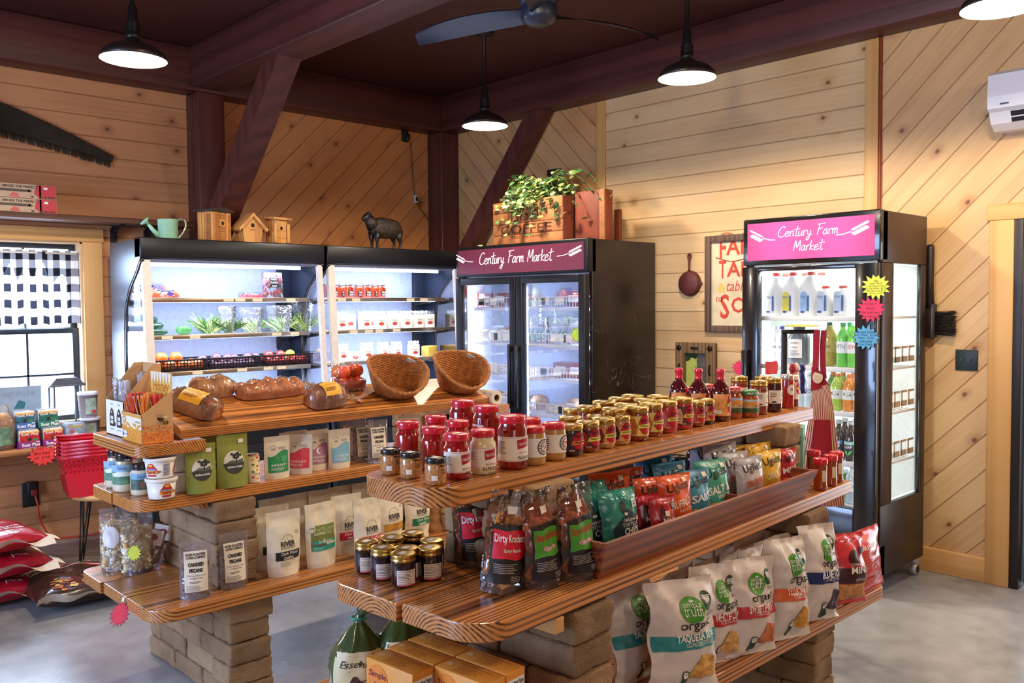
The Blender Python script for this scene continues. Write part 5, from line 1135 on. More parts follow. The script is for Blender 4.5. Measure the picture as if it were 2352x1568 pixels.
def L_nacho(m,S,r):
 m.rect(S,-r*1.5,r*1.5,.022,.072,P('#efe9de',.5,nz=.02),0,16,1)
 cx,cy,R_=r*.55,.048,.021
 for q,(a,c)in enumerate(((1,INK),(.88,P('#efe9de',.5,nz=.02)),(.58,INK),(.50,P('#efe9de',.5,nz=.02)))):m.ell(S,cx,cy,R_*a,R_*a,c,1+q)
 for i,ch in enumerate('PRICE·NACHO·NY'):
  an=PI*.62-i*2*PI/14;m.text(S,ch,cx+R_*.73*math.cos(an),cy+R_*.73*math.sin(an)-.002,.0045,INK,3,bold=.02)
 m.text(S,'ny',cx-.004,cy-.001,.006,P('#c2182c',.5),6,bold=.03);m.tube([S(cx-.006,cy-.008,.003),S(cx+.004,cy-.002,.003),S(cx+.006,cy+.006,.003)],[.0004,.0014,.0004],P('#c2182c',.5),4)
 m.lines(S,-r*1.4,-r*.9,.03,.068,7,P('#5a5048',.6),1,5)
NA=jar(.034,.101,MUST,REDL,.014,.0325,L_nacho,neck=.9,sh=.80,fill=.84)
putR('nacho',NA,'dip_jar','nacho dip jar half hidden behind the tall garlic sauce','jar',1225,1070,z,.033,.0)
putR('nacho',None,'dip_jar','mustard-coloured nacho dip jar with a full round logo, red lid','jar',1272,1059,z,.033,.12)
putR('nacho',None,'dip_jar','nacho dip jar behind, only its red lid showing','jar',1217,1045,z,.033,.4)
sm=dict(r=.034,h=.087,lid_h=.013,neck=.94,sh=.84,fill=.86);bg=dict(r=.038,h=.105,lid_h=.015,neck=.93,sh=.84,fill=.84)
FR1=[('apple',1312,1049,'sm',DKJ,('#3a1c18','#d8703a','Apple',None),'dark apple butter jar with a gold lid'),('pepj',1350,1040,'sm',AM,('#5a1610','#efdc62','Pepper Jam','#c23a1c'),'amber pepper jelly jar with a yellow ribbon label'),('swt',1387,1031,'sm',MUST,('#e0965a','#efdc62','SWEET','#8a3a1c'),'tan mustard jar labelled sweet'),('horse',1422,1023,'sm',MUST,('#d98f58','#efdc62','HORSE','#3a2018'),'tan mustard jar with a dark horse head on its label'),('pine',1462,1014,'bg',AM,('#e8cc6a','#efdc62','Pineapple','#c9762c'),'large pineapple salsa jar, front of the pair'),('pine',1495,1004,'bg',None,None,'large pineapple salsa jar, right of the pair'),('peach',1529,996,'bg',PNK,('#c23a40','#efdc62','Peach Salsa','#d9868a'),'large red speckled peach salsa jar'),('bean',1566,987,'bg',PNK,('#5a3a30','#efdc62','Bean & Corn','#d8b08a'),'large bean and corn salsa jar'),('sweet2',1596,981,'sm',AM,('#c2483a','#e8985a','Sweet J','#d86a5a'),'small pink-labelled relish jar'),('olive',1619,975,'sm',DKJ,('#e0965a','#e8a860','Olive','#3a2a20'),'small dark olive jar left of the barbecue bottle')]
for k,px,py,sz,body,lb,l in FR1:
 kw=dict(sm if sz=='sm' else bg)
 fn=None
 if body is not None:fn=jar(body=body,lid=GOLD,lab=L_bens(lb[0],lb[1],lb[2],lb[3],hh=kw['h']),lid_r=kw['r']*1.03,**kw)
 putR('fr'+k,fn,'preserve_jar',l+', front row','jar',px,py,z,kw['r'],-.33)
SMB=jar(body=MUST,lid=GOLD,lid_r=.035,lab=L_bens('#e0965a','#efdc62','Sweet',hh=.087),**sm);BGB=jar(body=AM,lid=GOLD,lid_r=.039,lab=L_bens('#b8382c','#efdc62','Salsa',hh=.105),**bg)
def lidat(px,py,h):return rz_(px,py,RZ1+h)
ord_=['first','second','third','fourth','fifth','sixth','seventh','eighth']
for i,(px,py)in enumerate(((1310,952),(1318,934),(1373,948))):
 p=RM@lidat(px,py+4,.088);put('smb',SMB,'preserve_jar','small gold-lidded mustard jar in the second row, %s from the nacho jar'%ord_[i],'jar',(p.x,p.y,z+.0005),.1,None)
for i,(px,py)in enumerate(((1353,929),(1410,934),(1387,918),(1437,924),(1423,910),(1480,913),(1453,904),(1512,905))):
 p=RM@lidat(px,py+3,.105);put('bgb',BGB,'preserve_jar','large gold-lidded salsa jar behind the front row, %s counted from the left'%ord_[i],'jar',(p.x,p.y,z+.0005),.1,None)
def bbq(t):
 r=.036;m=MB();B=P('#4a0c10',.08,coat=1.,nz=.1)
 pr=[(0,0),(r*.9,0),(r,.008),(r,.112),(r*.96,.122),(r*.74,.138),(r*.42,.154),(r*.37,.162),(r*.36,.17),(0,.17)]
 m.lathe(pr,B,28);m.build('bottle_body',t)
 m=MB();C_=P('#d81c34',.25,coat=.8);m.lathe([(r*.40,.160),(r*.37,.166),(r*.37,.186),(r*.43,.189),(r*.43,.200),(r*.40,.203),(0,.203)],C_,24);m.build('cap',t)
 m=MB(.009);L_bens('#f0a45c','#efdc62','SWEET',None,hh=.145)(m,cyl(r+.0003),r);m.rect(cyl(r+.0003),-r*1.2,-r*.6,.03,.045,WHT,1,3,1);m.build('label',t)
p0=rz_(1655,972,z)
for i,(px,py,l)in enumerate(((1655,971,'barbecue sauce bottle with a red neck, nearest of three'),(1604,None,'barbecue sauce bottle with a red neck, middle of three'),(1559,None,'barbecue sauce bottle with a red neck, leftmost and farthest back'))):
 v=p0.y+.036+.075*i;q=rv(px,900,v);p=RG(q.x,v,z+.0005);put('bbq',bbq,'sauce_bottle',l,'bottle',p,-.3,s=(1,1,.92))
HOT=lambda lidc,lt,h=.115:jar(.036,h,P('#a8481c',.12,coat=.9,nz=.45,ns=120),lidc,.015,.0345,lambda m,S,r:(m.rect(S,-r*1.4,r*1.4,h*.2,h*.68,P('#c8b48a',.5,nz=.3,ns=80),0,14,1),m.rect(S,-r*1.4,r*1.4,h*.2,h*.36,P('#3c5a2c',.5,nz=.3,ns=90),1,14,1),m.poly(S,[(-r*1.3,h*.46),(r*1.3,h*.46),(r*.9,h*.56),(-r*.2,h*.62),(-r*1.1,h*.54)],P('#e0963c',.5),1),m.rect(S,-r*1.4,r*1.4,h*.6,h*.68,P('#b8cce0',.5),1,14,1),m.text(S,'SALSA',r*.3,h*.39,.007,P('#2a2018',.5),2),m.text(cyl(.0348),lt,0,h-.0125,.007,WHT,0,w=.06,bold=.03)),neck=.86,sh=.74,fill=.82)
putR('hot',HOT(REDL,'HOT HOT SALSA'),'salsa_jar','salsa jar with a red HOT lid right of the barbecue bottles','jar',1682,963,z,.036,.05)
for px,l in((1577,'red HOT lid salsa jar seen between the left two barbecue bottles'),(1622,'red HOT lid salsa jar seen between the right two barbecue bottles')):
 v=p0.y+.036+.13;q=rv(px,900,v);put('hot',None,'salsa_jar',l,'jar',RG(q.x,v,z+.0005),.05)
putR('mild',HOT(P('#2c8a4a',.3,coat=.7),'MILD SALSA',.100),'salsa_jar','salsa jar with a green lid','jar',1720,960,z,.036,.05)
def L_white(txt='Peanut',w=1.3):
 def lab(m,S,r):m.rect(S,-r*w,r*w,.034,.085,P('#efe4d6',.5),0,14,1);m.text(S,txt,r*.5,.042,.008,INK,1);m.ell(S,r*.7,.068,.010,.012,P('#6a6a5a',.5,nz=.5),1);m.lines(S,-r*1.1,-r*.2,.06,.08,3,P('#6a625a',.6),1,3);m.rect(S,-r*.9,-r*.45,.037,.043,P('#3a342c',.6),1,1,1)
 return lab
TW=dict(r=.034,lid_h=.018,neck=.88,sh=.80,fill=.86,grooves=True)
putR('tw1',jar(h=.128,body=AM,lid=GOLD,lab=L_white(),**TW),'preserve_jar','gold-lidded jar with a white label behind the green-lidded salsa','jar',1742,953,z,.034,.2)
putR('tw2',jar(h=.131,body=P('#3a0c14',.1,coat=.9),lid=GOLD,lab=L_white('Cherry'),**TW),'preserve_jar','dark cherry preserve jar with a large white label','jar',1776,947,z,.034,.1)
for i,(px,py)in enumerate(((1698,858),(1753,858),(1688,873),(1713,879),(1722,868),(1738,862),(1765,868))):
 p=RM@rz_(px,py+6,RZ1+.128)
 if i in(0,1):put('tw1',None,'preserve_jar','gold-lidded jar behind the salsa jars, %s'%{0:'rear left',1:'rear right',3:'nearest the HOT lid'}[i],'jar',(p.x,p.y,z+.0005),.3)
SH_=lambda body,cap,lab,h=.125,r=.024:(lambda t:vessel(t,r,h,body,.94,.84,cap,.02,r*.98,lab,name='jar_body',foot=.97))
putR('redt',SH_(P('#a81c20',.15,coat=.8,nz=.4,ns=150),P('#c9c4b8',.3,me=.8),lambda m,S,r:(m.ell(S,-.002,.075,.018,.021,P('#efe6d8',.5),0),m.text(S,'B',0,.07,.012,INK,1)),.135,.027),'spice_jar','tall red jar with a silver lid and round white label','jar',1808,938,z,.027,.05)
L_sh=lambda m,S,r:(m.rect(S,-r*1.3,r*1.3,.03,.10,P('#efe6d8',.5),0,12,1),m.ell(S,r*.4,.075,.015,.025,P('#c2182c',.5),1),m.rect(S,-r*.4,r*1.2,.07,.079,P('#e8c04a',.5),2,6,1))
putR('shk',SH_(P('#7a2c18',.2,coat=.8,nz=.4,ns=150),P('#efe4d0',.4),L_sh,.128,.024),'seasoning_shaker','seasoning shaker with a cream cap at the right end of the jars','shaker',1821,934,z,.024,.05)
putR('shk',None,'seasoning_shaker','seasoning shaker half hidden behind the last one in the row','shaker',1822,931,z,.024,.5);_q=RG(2.03,.335,z+.0005);[o for o in S_.objects if o.name.startswith('seasoning_shaker')][-1].location=_q
def L_jam(m,S,r):
 Sg=lambda u,v,o:S(u-r*.55,v,o)
 m.rect(Sg,-r*.85,r*.75,.006,.046,P('#e6d2c0',.5,nz=.02),0,8,1);m.rect(Sg,-r*.85,r*.75,.006,.010,P('#b0303c',.5),1,8,1);m.text(Sg,'NUTRITION FACTS',-.004,.041,.003,INK,1)
 m.lines(Sg,-r*.75,r*.65,.022,.040,5,P('#3a3434',.6),1,4,.3,6);m.lines(Sg,-r*.75,r*.4,.012,.021,2,P('#8a7a74',.6),1,6,.3,5)
JAM=jar(.032,.083,P('#1c0c14',.08,coat=1.),GOLD,.017,.0315,L_jam,neck=.95,sh=.80,fill=.83,grooves=True,foot=.9)
for i,(px,py,l)in enumerate(((843,1321,'leftmost dark jam jar of the nine'),(880,1337,'dark jam jar second from the left in the front edge'),(927,1353,'dark jam jar nearest the viewer'),(988,1337,'dark jam jar at the right of the front ones'))):
 putR('jam',JAM,'jam_jar',l+', middle right island shelf','jar',px,py,RZ2,.032,.25)
for px,py,l in((899,1228,'dark jam jar behind the leftmost pair'),(947,1217,'dark jam jar farthest back'),(933,1252,'dark jam jar in the centre of the group'),(992,1234,'dark jam jar at the back right of the group')):
 p=at(px,py+4,z=RZ2+.083);put('jam',JAM,'jam_jar',l+', middle right island shelf','jar',(p.x,p.y,RZ2+.0005),.3+.2*math.sin(px))
 # ================= bags and boxes =================
def pouch(W_,H_,D_,mat,lab=None,kind='stand',seed=1,wr=.004,seal=.86,gus=True,topmat=None,name='pouch_body',nu=26,nv=38,contents=None,lean=0,bw=1.):
 """flexible bag; returns builder(t). Front surface function is shared with its print."""
 def hw(z):
  t=z/H_;w=W_/2
  if kind=='stand':return w*(bw+(1-bw)*t)*(1-.06*(1-t)*(0 if t>.15 else 1)*(1-(t/.15)))
  return w*(1-.07*math.sin(PI*min(1,max(0,t))))
 def dp(x,z):
  t=max(0.,min(1.,z/H_));u=min(1,abs(x)/max(1e-4,hw(z)))
  if kind=='stand':d=D_*(1-(t/seal)**1.6)**.9 if t<seal else 0
  else:
   a=(t-.05)/.90;d=D_*max(0,math.sin(PI*min(1,max(0,a))))**.55
  return d*(1-u**2.4)/2+.0012
 def wn(x,z,sg):
  t=z/H_;e=(1 if t>.03 else 0)
  k=noise.noise(Vector((x*16+seed*3.1,z*13,sg*7+seed)))*wr*1.6+noise.noise(Vector((x*48,z*38+seed,sg*3)))*wr*.55
  cr=math.sin(x*55+seed+noise.noise(Vector((x*9,z*9,seed)))*5)*wr*.5*math.exp(-((t-seal)/.10)**2)
  return(k+cr)*e
 def Sf(x,z,o):return(x,-(dp(x,z)+o*1.4+(.0006+wr*.12 if o else 0))-wn(x,z,0),z)
 def fn(t):
  m=MB()
  for sg in(-1,1):
   def g(u,v,sg=sg):
    z=v*H_;x=(u-.5)*2*hw(z)*(-sg)
    if sg<0:return Sf(x,z,0)
    return(x,dp(x,z)-wn(x,z,0)*(1 if dp(x,z)<.003 else .3),z)
   m.grid(g,nu,nv,mat)
  if kind=='stand':
   n=nu;pb=[Sf((i/n-.5)*2*hw(0),0,0)for i in range(n+1)]+[((.5-i/n)*2*hw(0),dp((.5-i/n)*2*hw(0),0),0)for i in range(n+1)]
   m.add(pb,[list(range(len(pb)))],mat)
  m.build(name,t)
  if contents:contents(t,W_,H_,D_)
  if lab:m=MB(.007 if W_<.15 else .010);lab(m,Sf,W_,H_);m.build('label',t)
 return fn
def tr_(lean,rz):return dict(rx=lean)
# ---------- left island, sloping plank: bread ----------
BRD=P('#b3682f',.55,nz=.3,ns=25,bump=.2,bs=60);BRD2=P('#dc9c5a',.5,nz=.25,ns=25,bump=.2,bs=60)
def loaf(L=.23,w=.11,h=.085,mat=BRD,lumps=0,tail=1,label=True,wr=.006):
 def fn(t):
  def sh(u,v,g=0):
   a=PI*(v*1.0);x=(u-.5)*L;e=(1-abs(2*u-1)**4)**.35 if 0<u<1 else 0
   k=1+.06*math.sin(u*lumps*2*PI)if lumps else 1+noise.noise(Vector((u*3,v*3,2)))*.08
   y=-math.cos(a)*(w/2+g)*e;z=(math.sin(a)**.7 if math.sin(a)>0 else 0)*(h+g)*(.25+.75*e)*k*(1 if not lumps else(.86+.14*abs(math.sin(u*lumps*PI))))
   return(x,y,max(z,.0)+.003)
  m=MB();m.grid(sh,28,16,mat);m.add([sh(i/12,0)for i in range(13)]+[sh(1-i/12,1)for i in range(13)],[list(range(26))],mat);m.build('bread',t)
  m=MB()
  def fl(u,v):
   p=Vector(sh(.01+.98*u,v,.007));n=noise.noise(Vector((u*14,v*9,3)))*wr;return(p.x*(1.04),p.y+n,p.z+abs(n)*1.2)
  m.grid(fl,30,18,FILM)
  s=tail
  m.grid(lambda u,v:(s*(L*.5+.0+u*.075),(v-.5)*w*(.35+.75*u),.012+h*.55*(1-u)**2*(1-(2*v-1)**2)+.014*math.sin(v*17+u*4)*(.3+u)),8,14,FILM);m.build('film',t)
  if label:
   m=MB();m.grid(lambda u,v:(lambda p:(p.x,p.y,p.z+.0015))(Vector(sh(.28+.46*u,.16+.40*v,.009))),8,8,P('#f2b42c',.5,nz=.02));
   LS=lambda u,v,o:(lambda p:(p.x,p.y,p.z+.002+o))(Vector(sh(.5+u/L*1.0,.36+v/w*.62,.0105)))
   m.text(LS,'Honey Wheat',0,.004,.012,P('#7a3c10',.6),1,w=.072,shear=.3);m.lines(LS,-.035,.03,-.018,-.001,3,P('#8a5a20',.6),1,3);m.build('label',t)
 return fn
def onslope(px,py):
 n=(tilt.to_3x3()@Vector((0,0,1)));p0=tilt@Vector((1.5,3.195,1.033+.038));r=ray(px,py);t=(p0-CAMP).dot(n)/r.dot(n);return CAMP+r*t
SL=math.radians(18)
def slope_put(key,fn,name,label,cat,px,py,rz=0,s=1.,dz=.001):
 p=onslope(px,py);o=put(key,fn,name,label,cat,p,0,None,s=s)
 o.matrix_world=Matrix.Translation(p)@Matrix.Rotation(SL,4,'X')@Matrix.Translation((0,0,dz))@Matrix.Rotation(rz,4,'Z')@Matrix.Diagonal((s,s,s,1)if not isinstance(s,tuple)else(*s,1));return o
slope_put('loafA',loaf(.21,.11,.075,BRD,0,-1),'bread_loaf','bagged brown bread with a yellow paper label lying across the left end of the plank','bread',448,945,-1.05)
slope_put('loafC',loaf(.19,.10,.07,BRD2,2,1,False),'bread_loaf','round golden bagged loaf behind the yellow-labelled bread','bread',484,905,.1)
slope_put('rolls',loaf(.32,.10,.062,P('#e08a44',.5,nz=.2,bump=.2,bs=60),5,1,False),'bread_rolls','long bag of golden dinner rolls along the back of the plank','bread',620,905,.06)
slope_put('loafB',loaf(.185,.105,.085,BRD,0,1),'bread_loaf','bagged square brown loaf with an orange-yellow label in the middle of the plank','bread',745,928,.12)
def peaches(t):
 m=MB();m.rbox(-.07,.07,-.05,.05,0,.055,FILM,b=.01);m.grid(lambda u,v:((u-.5)*.16,.055+.045*v,.055+.06*v),4,4,FILM);m.build('clamshell',t)
 m=MB();PC=P('#d9532c',.35,nz=.45,ns=16,coat=.2)
 for x,y,z in((-.04,-.02,.033),(0,-.015,.033),(.04,-.02,.033),(-.03,.025,.033),(.03,.025,.033),(-.03,0,.082),(.015,.005,.085),(.05,.01,.08)):m.ball((x,y,z),.030,PC,12)
 m.build('peaches',t)
slope_put('peach_b',peaches,'peach_clamshell','clear clamshell heaped with red-orange peaches left of the baskets','peaches',797,892,.1)
m=MB();q=onslope(790,880);star(m,flatY(0),0,0,.034,P('#e8965a',.7),11,0,2,1.);o=m.build('star_tag');o.location=(q.x-.03,q.y+.015,q.z+.055);o.rotation_euler=(0,.3,.1);tag(o,'small orange star tag behind the peaches','sign')
def basket(t,W_=.30,D_=.23,H_=.135):
 WK=P('#a8692f',.7,nz=.35,ns=60);m=MB()
 def rim(a):
  x=math.cos(a)*W_/2;y=math.sin(a)*D_/2;z=H_*(.82+.42*math.sin(a)*.9+.12*math.cos(2*a));return x,y,z
 n=48;rows=26
 def sp(a,v,g=0):
  x,y,z=rim(a);k=.58+.42*v**.75;return Vector((x*k*(1+g),y*k*(1+g),z*v+.002))
 m.grid(lambda u,v:sp(2*PI*u,.01+.97*v),48,14,WK)
 for j in range(rows+1):
  v=.02+.98*j/rows;pts=[]
  for i in range(n*2):
   a=2*PI*i/(n*2);w=.0028*math.cos(i*PI/2+(PI if j%2 else 0));p=sp(a,v);d=Vector((p.x,p.y,0)).normalized();pts.append(p+d*w)
  m.tube(pts,.0036,WK,5,True)
 for i in range(n):
  a=2*PI*(i+.5)/n;m.tube([sp(a,.0),sp(a,.33),sp(a,.66),sp(a,1)],.0026,WK,4)
 for j in range(10):
  k=.58*(j+.5)/10;m.tube([(math.cos(2*PI*i/28)*W_/2*k,math.sin(2*PI*i/28)*D_/2*k,.004)for i in range(28)],.0042,WK,4,True)
 m.build('woven_body',t)
 m=MB()
 for q in range(3):m.tube([sp(2*PI*i/60,1)+Vector((.005*math.cos(i*.9+q*2.1),.005*math.sin(i*.9+q*2.1)*.3,.004*math.sin(i*.9+q*2.1)))for i in range(60)],.0046,WK,6,True)
 m.build('braided_rim',t)
 m=MB();a=.75;p=sp(a,.9);m.rbox(-.024,.024,-.001,.001,-.018,.018,P('#c9c2b0',.5,nz=.1));o=m.build('paper_tag',t);o.location=p*.96;o.rotation_euler=(.5,.3,-.5)
for px,py,l,s,rz in((905,905,'scooped wicker bread basket, left one, tilted toward the viewer',1.,-.12),(1050,893,'scooped wicker bread basket, right one with a pale blue tag',1.02,-.05)):
 slope_put('basket',basket,'wicker_basket',l,'basket',px,py,rz,s,dz=.003)
t=thing('plastic_roll','roll of clear produce bags with a cardboard core at the end of the sloping plank','roll',(0,0,0));p=at(1141,898,Y=3.17);t.location=(p.x,3.17,LZ1+.0365)
def ring(m,r0,r1,y0,y1,mat,n=32):
 for ra,fl in((r1,1),(r0,-1)):
  m.add([(ra*math.cos(2*PI*i/n),y,ra*math.sin(2*PI*i/n))for y in(y0,y1)for i in range(n)],[(i,(i+1)%n,n+(i+1)%n,n+i)for i in range(n)],mat,True)
 for y in(y0,y1):m.add([(r*math.cos(2*PI*i/n),y,r*math.sin(2*PI*i/n))for r in(r0,r1)for i in range(n)],[(i,(i+1)%n,n+(i+1)%n,n+i)for i in range(n)],mat)
m=MB();ring(m,.0175,.036,0,.27,P('#d9cdb4',.35,coat=.4));
for i in range(5):m.tube([(.0361*math.cos(1.2+.2*i+.9*q/9),.17+.05*q/9,.0361*math.sin(1.2+.2*i+.9*q/9))for q in range(10)],.0006,P('#4a4a3a',.6),4)
m.build('film_roll',t);m=MB();ring(m,.0145,.0174,.001,.27,P('#8a6238',.8));m.build('cardboard_core',t)
# ---------- left island: honey straw box and meat stick box ----------
KR=P('#cfa06a',.7,nz=.06)
p1,p2,p3=at(268,1003,z=LZ1),at(326,1022,z=LZ1),at(391,1013,z=LZ1)
bx,by=p3.x-p2.x+.005,.205
t=thing('honey_straw_box','honeycomb-printed cardboard display box reading Honey with a bee on its side','box',(p2.x,p2.y,LZ1+.001),-.02)
hf,hb=.105,.25;HC=P('#e0922c',.6,nz=.3,ns=160);HW=P('#f0e2c2',.6)
m=MB();th=.003
m.box(0,th,0,by,0,hf,HW);m.prism([(0,0),(bx,0),(bx,hb*.72),(bx*.96,hb*.74),(0,hf)],0,th,KR,'y');m.prism([(0,0),(bx,0),(bx,hb*.72),(bx*.96,hb*.74),(0,hf)],by-th,by,KR,'y')
m.box(bx-th,bx,0,by,0,hb,HW);m.box(0,bx,0,by,0,th,KR);m.build('carton',t)
m=MB();S1=lambda u,v,o:(-o,by-u,v);S2=lambda u,v,o:(u,-o,v);S3=lambda u,v,o:(bx-th-o,by-u,v)
m.rect(S1,.004,by-.004,.0,.05,HC,0,1,1)
rd=random.Random(4)
def hexa(S,u,v,r,mat,k):m.poly(S,[(u+r*math.cos(PI/3*i),v+r*math.sin(PI/3*i))for i in range(6)],mat,k,1)
for i in range(26):
 u=.008+(by-.016)*i/25;hexa(S1,u,.05+rd.uniform(-.004,.018)*(1 if i>3 else 1.6),.006,P('#e8a33c',.6),1)
for i in range(40):hexa(S1,.008+(by-.02)*rd.random(),.004+.05*rd.random(),.003,P('#f2c25a',.6),2)
for i in range(5):hexa(S1,.03+.012*math.cos(PI*2*i/5),.078+.011*math.sin(PI*2*i/5),.006,P('#e0922c',.6),1)
m.rect(S1,.008,.055,.012,.036,WHT,3,1,1);m.text(S1,'B',.018,.016,.016,INK,4,bold=.04);m.text(S1,'Bee Co',.038,.020,.008,INK,4);m.lines(S1,by-.06,by-.01,.075,.082,2,P('#6a4a20',.6),1,2);m.rect(S1,0,by,hf-.012,hf-.001,P('#d99a3a',.6),1,1,1)
m.rect(S2,.002,bx-.002,.0,.045,P('#e07a34',.6,nz=.1),0,1,1)
for j in range(6):
 for i in range(int(bx/.0085)):hexa(S2,.006+i*.0085+(.004 if j%2 else 0),.006+j*.0085+(rd.uniform(0,.006)if j==5 else 0),.0036,P(rd.choice(('#e8963c','#d9702c','#f0a850')),.6),1)
for i in range(14):hexa(S2,.005+(bx-.01)*rd.random(),.052+.012*rd.random(),.0045,P('#e8863c',.6),1)
bc,bz=bx*.62,.085
m.ell(S2,bc+.016,bz-.012,.014,.008,P('#c9963c',.6),2);
for i in range(3):m.rect(S2,bc+.009+i*.006,bc+.012+i*.006,bz-.019,bz-.006,INK,3,1,1)
m.ell(S2,bc,bz,.010,.008,P('#5a3a14',.7),2);m.ell(S2,bc-.010,bz+.004,.005,.005,INK,2);m.ell(S2,bc+.013,bz+.008,.012,.004,P('#d9c49a',.5),2)
for i in range(3):
 for sg in(-1,1):m.tube([S2(bc-.004+i*.004,bz,.002),S2(bc-.012+i*.010,bz+sg*.012,.002),S2(bc-.018+i*.012,bz+sg*.02,.002)],.0006,INK,4)
m.poly(S3,[(0,hb*.6),(by,hb*.6),(by,hb),(0,hb)],P('#e8b04a',.6),0,1);m.text(S3,'Honey',by/2,hb*.66,.055,P('#c07a1c',.6),1,w=by*.8,shear=.35,bold=.02)
for i in range(7):m.poly(S3,[(by*i/7,hb),(by*(i+1)/7,hb),(by*(i+.8)/7,hb*.9),(by*(i+.5)/7,hb*.82),(by*(i+.2)/7,hb*.9)],HW,2,1)
m.build('label',t)
SC=['#e0301c','#f0702a','#f2a02c','#c8b83a','#e85a30','#4a1c3a','#d8203c','#f0b03c','#b8382c']
proto_s={}
k=0;rd=random.Random(12)
CL=[(.03,.05,'#f08a2c',8),(.03,.10,'#3a1430',7),(.03,.15,'#e8442c',9),(.075,.04,'#e8402c',9),(.075,.10,'#d8b83a',7),(.075,.16,'#e02c3c',9),(bx-.04,.05,'#c83a30',10),(bx-.04,.11,'#f0a03a',9),(bx-.04,.16,'#e8602c',9)]
cn={'#f08a2c':'bright orange','#3a1430':'dark purple','#e8442c':'orange-red','#e8402c':'red-orange','#d8b83a':'yellow','#e02c3c':'scarlet','#c83a30':'deep red','#f0a03a':'golden','#e8602c':'warm orange'}
BOXM=t.matrix_basis.copy()
for cx,cy,col,n in CL:
 base=None
 for i in range(n):
  key='straw'+col
  def st(t_,col=col):
   m=MB();m.tube([(0,0,0),(0,0,.012),(0,0,.16),(0,0,.172)],[.0042,.0034,.0034,.0042],film(col,.75,1.4,.1,0,'honey_straw_plastic')if False else P(col,.2,coat=.8,tr=.0),6,flat=.6);m.build('straw',t_)
  w=BOXM@Vector((cx+.02*math.cos(i*2.4)*(i/n),cy+.02*math.sin(i*2.4)*(i/n),.005))
  put(key,st,'honey_straw','%s honey straw bundled upright in the honeycomb box'%cn[col],'straw',w,rd.random(),'%s honey straws'%cn[col],rx=.22*math.sin(i*2.4)*(.3+i/n),ry=-.16*math.cos(i*2.4)*(.3+i/n)-.05)
q1,q2=at(228,985,z=LZ1),at(262,1000,z=LZ1)
t=thing('snack_stick_box','white display box with brown barn prints and meat sticks, behind the honey box','box',(1.185,3.405,LZ1+.001),0)
sy,sx=.19,.15;h0,h1=.135,.275
m=MB();m.box(0,th,0,sy,0,h0,WHT);m.prism([(0,0),(sx,0),(sx,h1),(sx*.75,h1),(0,h0)],0,th,KR,'y');m.prism([(0,0),(sx,0),(sx,h1),(sx*.75,h1),(0,h0)],sy-th,sy,KR,'y');m.box(sx-th,sx,0,sy,0,h1,KR);m.box(0,sx,0,sy,0,th,KR);m.build('carton',t)
m=MB();S1=lambda u,v,o:(-o,sy-u,v);BR_=P('#3c2420',.6)
for cx in(sy*.36,sy*.76):
 m.poly(S1,[(cx-.026,.035),(cx+.026,.035),(cx+.026,.075),(cx+.014,.098),(cx,.108),(cx-.014,.098),(cx-.026,.075)],BR_,0,1)
 for a in(-.008,.008):
  for b_ in(.045,.062):m.rect(S1,cx+a-.006,cx+a+.006,b_,b_+.013,WHT,1,1,1)
 m.ell(S1,cx,.09,.004,.006,WHT,1,10,1);m.ell(S1,cx+.03,.045,.010,.008,BR_,1,10,1);m.text(S1,'snack sticks',cx,.022,.006,INK,1);m.text(S1,'Smoke',cx,.118,.008,P('#7a7a80',.6),1)
S2=lambda u,v,o:(u,-o,v);m.text(S2,'STICKS',.07,.10,.024,INK,0,w=.1,bold=.02);m.build('label',t)
rd=random.Random(8)
def mst(t_):
 m=MB();m.tube([(0,0,0),(.002,0,.06),(0,0,.15)],.007,P('#5a1c14',.4,nz=.3),8);m.build('meat_stick',t_)
 m=MB();m.rbox(-.012,.012,-.009,.009,-.005,.19,FILM2,b=.006);m.rect(flatY(-.0095),-.009,.009,.02,.045,WHT,0,1,1);m.build('wrapper',t_)
for i in range(10):
 w=Vector((1.185+.03+.09*(i%2)+.02*rd.random(),3.405+.025+.035*(i//2),LZ1+.02+.02*(i%2)+.012*rd.random()));put('mst',mst,'meat_stick','plastic wrapped meat stick standing in the barn-print box','meat stick',w,rd.random(),'meat sticks in the barn-print box',rx=rd.uniform(-.12,.12),ry=rd.uniform(-.1,.1))
 # ---------- left island, middle shelf ----------
z=LZ2
def putL(key,fn,name,label,cat,px,py,z,r,rot=0.,group=None,**k):
 p=at(px,py,z=z);d=Vector((p.x,p.y,0)).normalized();p=p+d*r;return put(key,fn,name,label,cat,(p.x,p.y,z+.0005),rot,group,**k)
def L_mayo(m,S,r):m.rect(S,-r*1.5,r*1.2,.03,.105,P('#5f8c6c',.5,nz=.5,ns=40),0,14,1);m.rect(S,-r*1.5,r*1.2,.078,.105,P('#8fb4d0',.5,nz=.2),1,14,1);m.poly(S,[(-r*1.3,.07),(-r*.2,.082),(r,.072),(r*.6,.062),(-r,.06)],P('#e6ead8',.5),1);m.text(S,'Farms',-r*.2,.088,.010,P('#2c5a8a',.5),2)
MAYO=lambda h=.145,r=.043:jar(r,h,P('#e4d6b4',.2,coat=.8,nz=.04),BLKL,.02,r*.72,L_mayo,neck=.70,sh=.62,fill=.80,sticker=False)
putL('mayo',MAYO(),'mayonnaise_jar','tall cream mayonnaise jar with a black lid, farther one of the two','jar',268,1121,z,.043,-.3)
putL('mayo',None,'mayonnaise_jar','tall cream mayonnaise jar with a black lid, in front of its twin','jar',287,1131,z,.043,-.35)
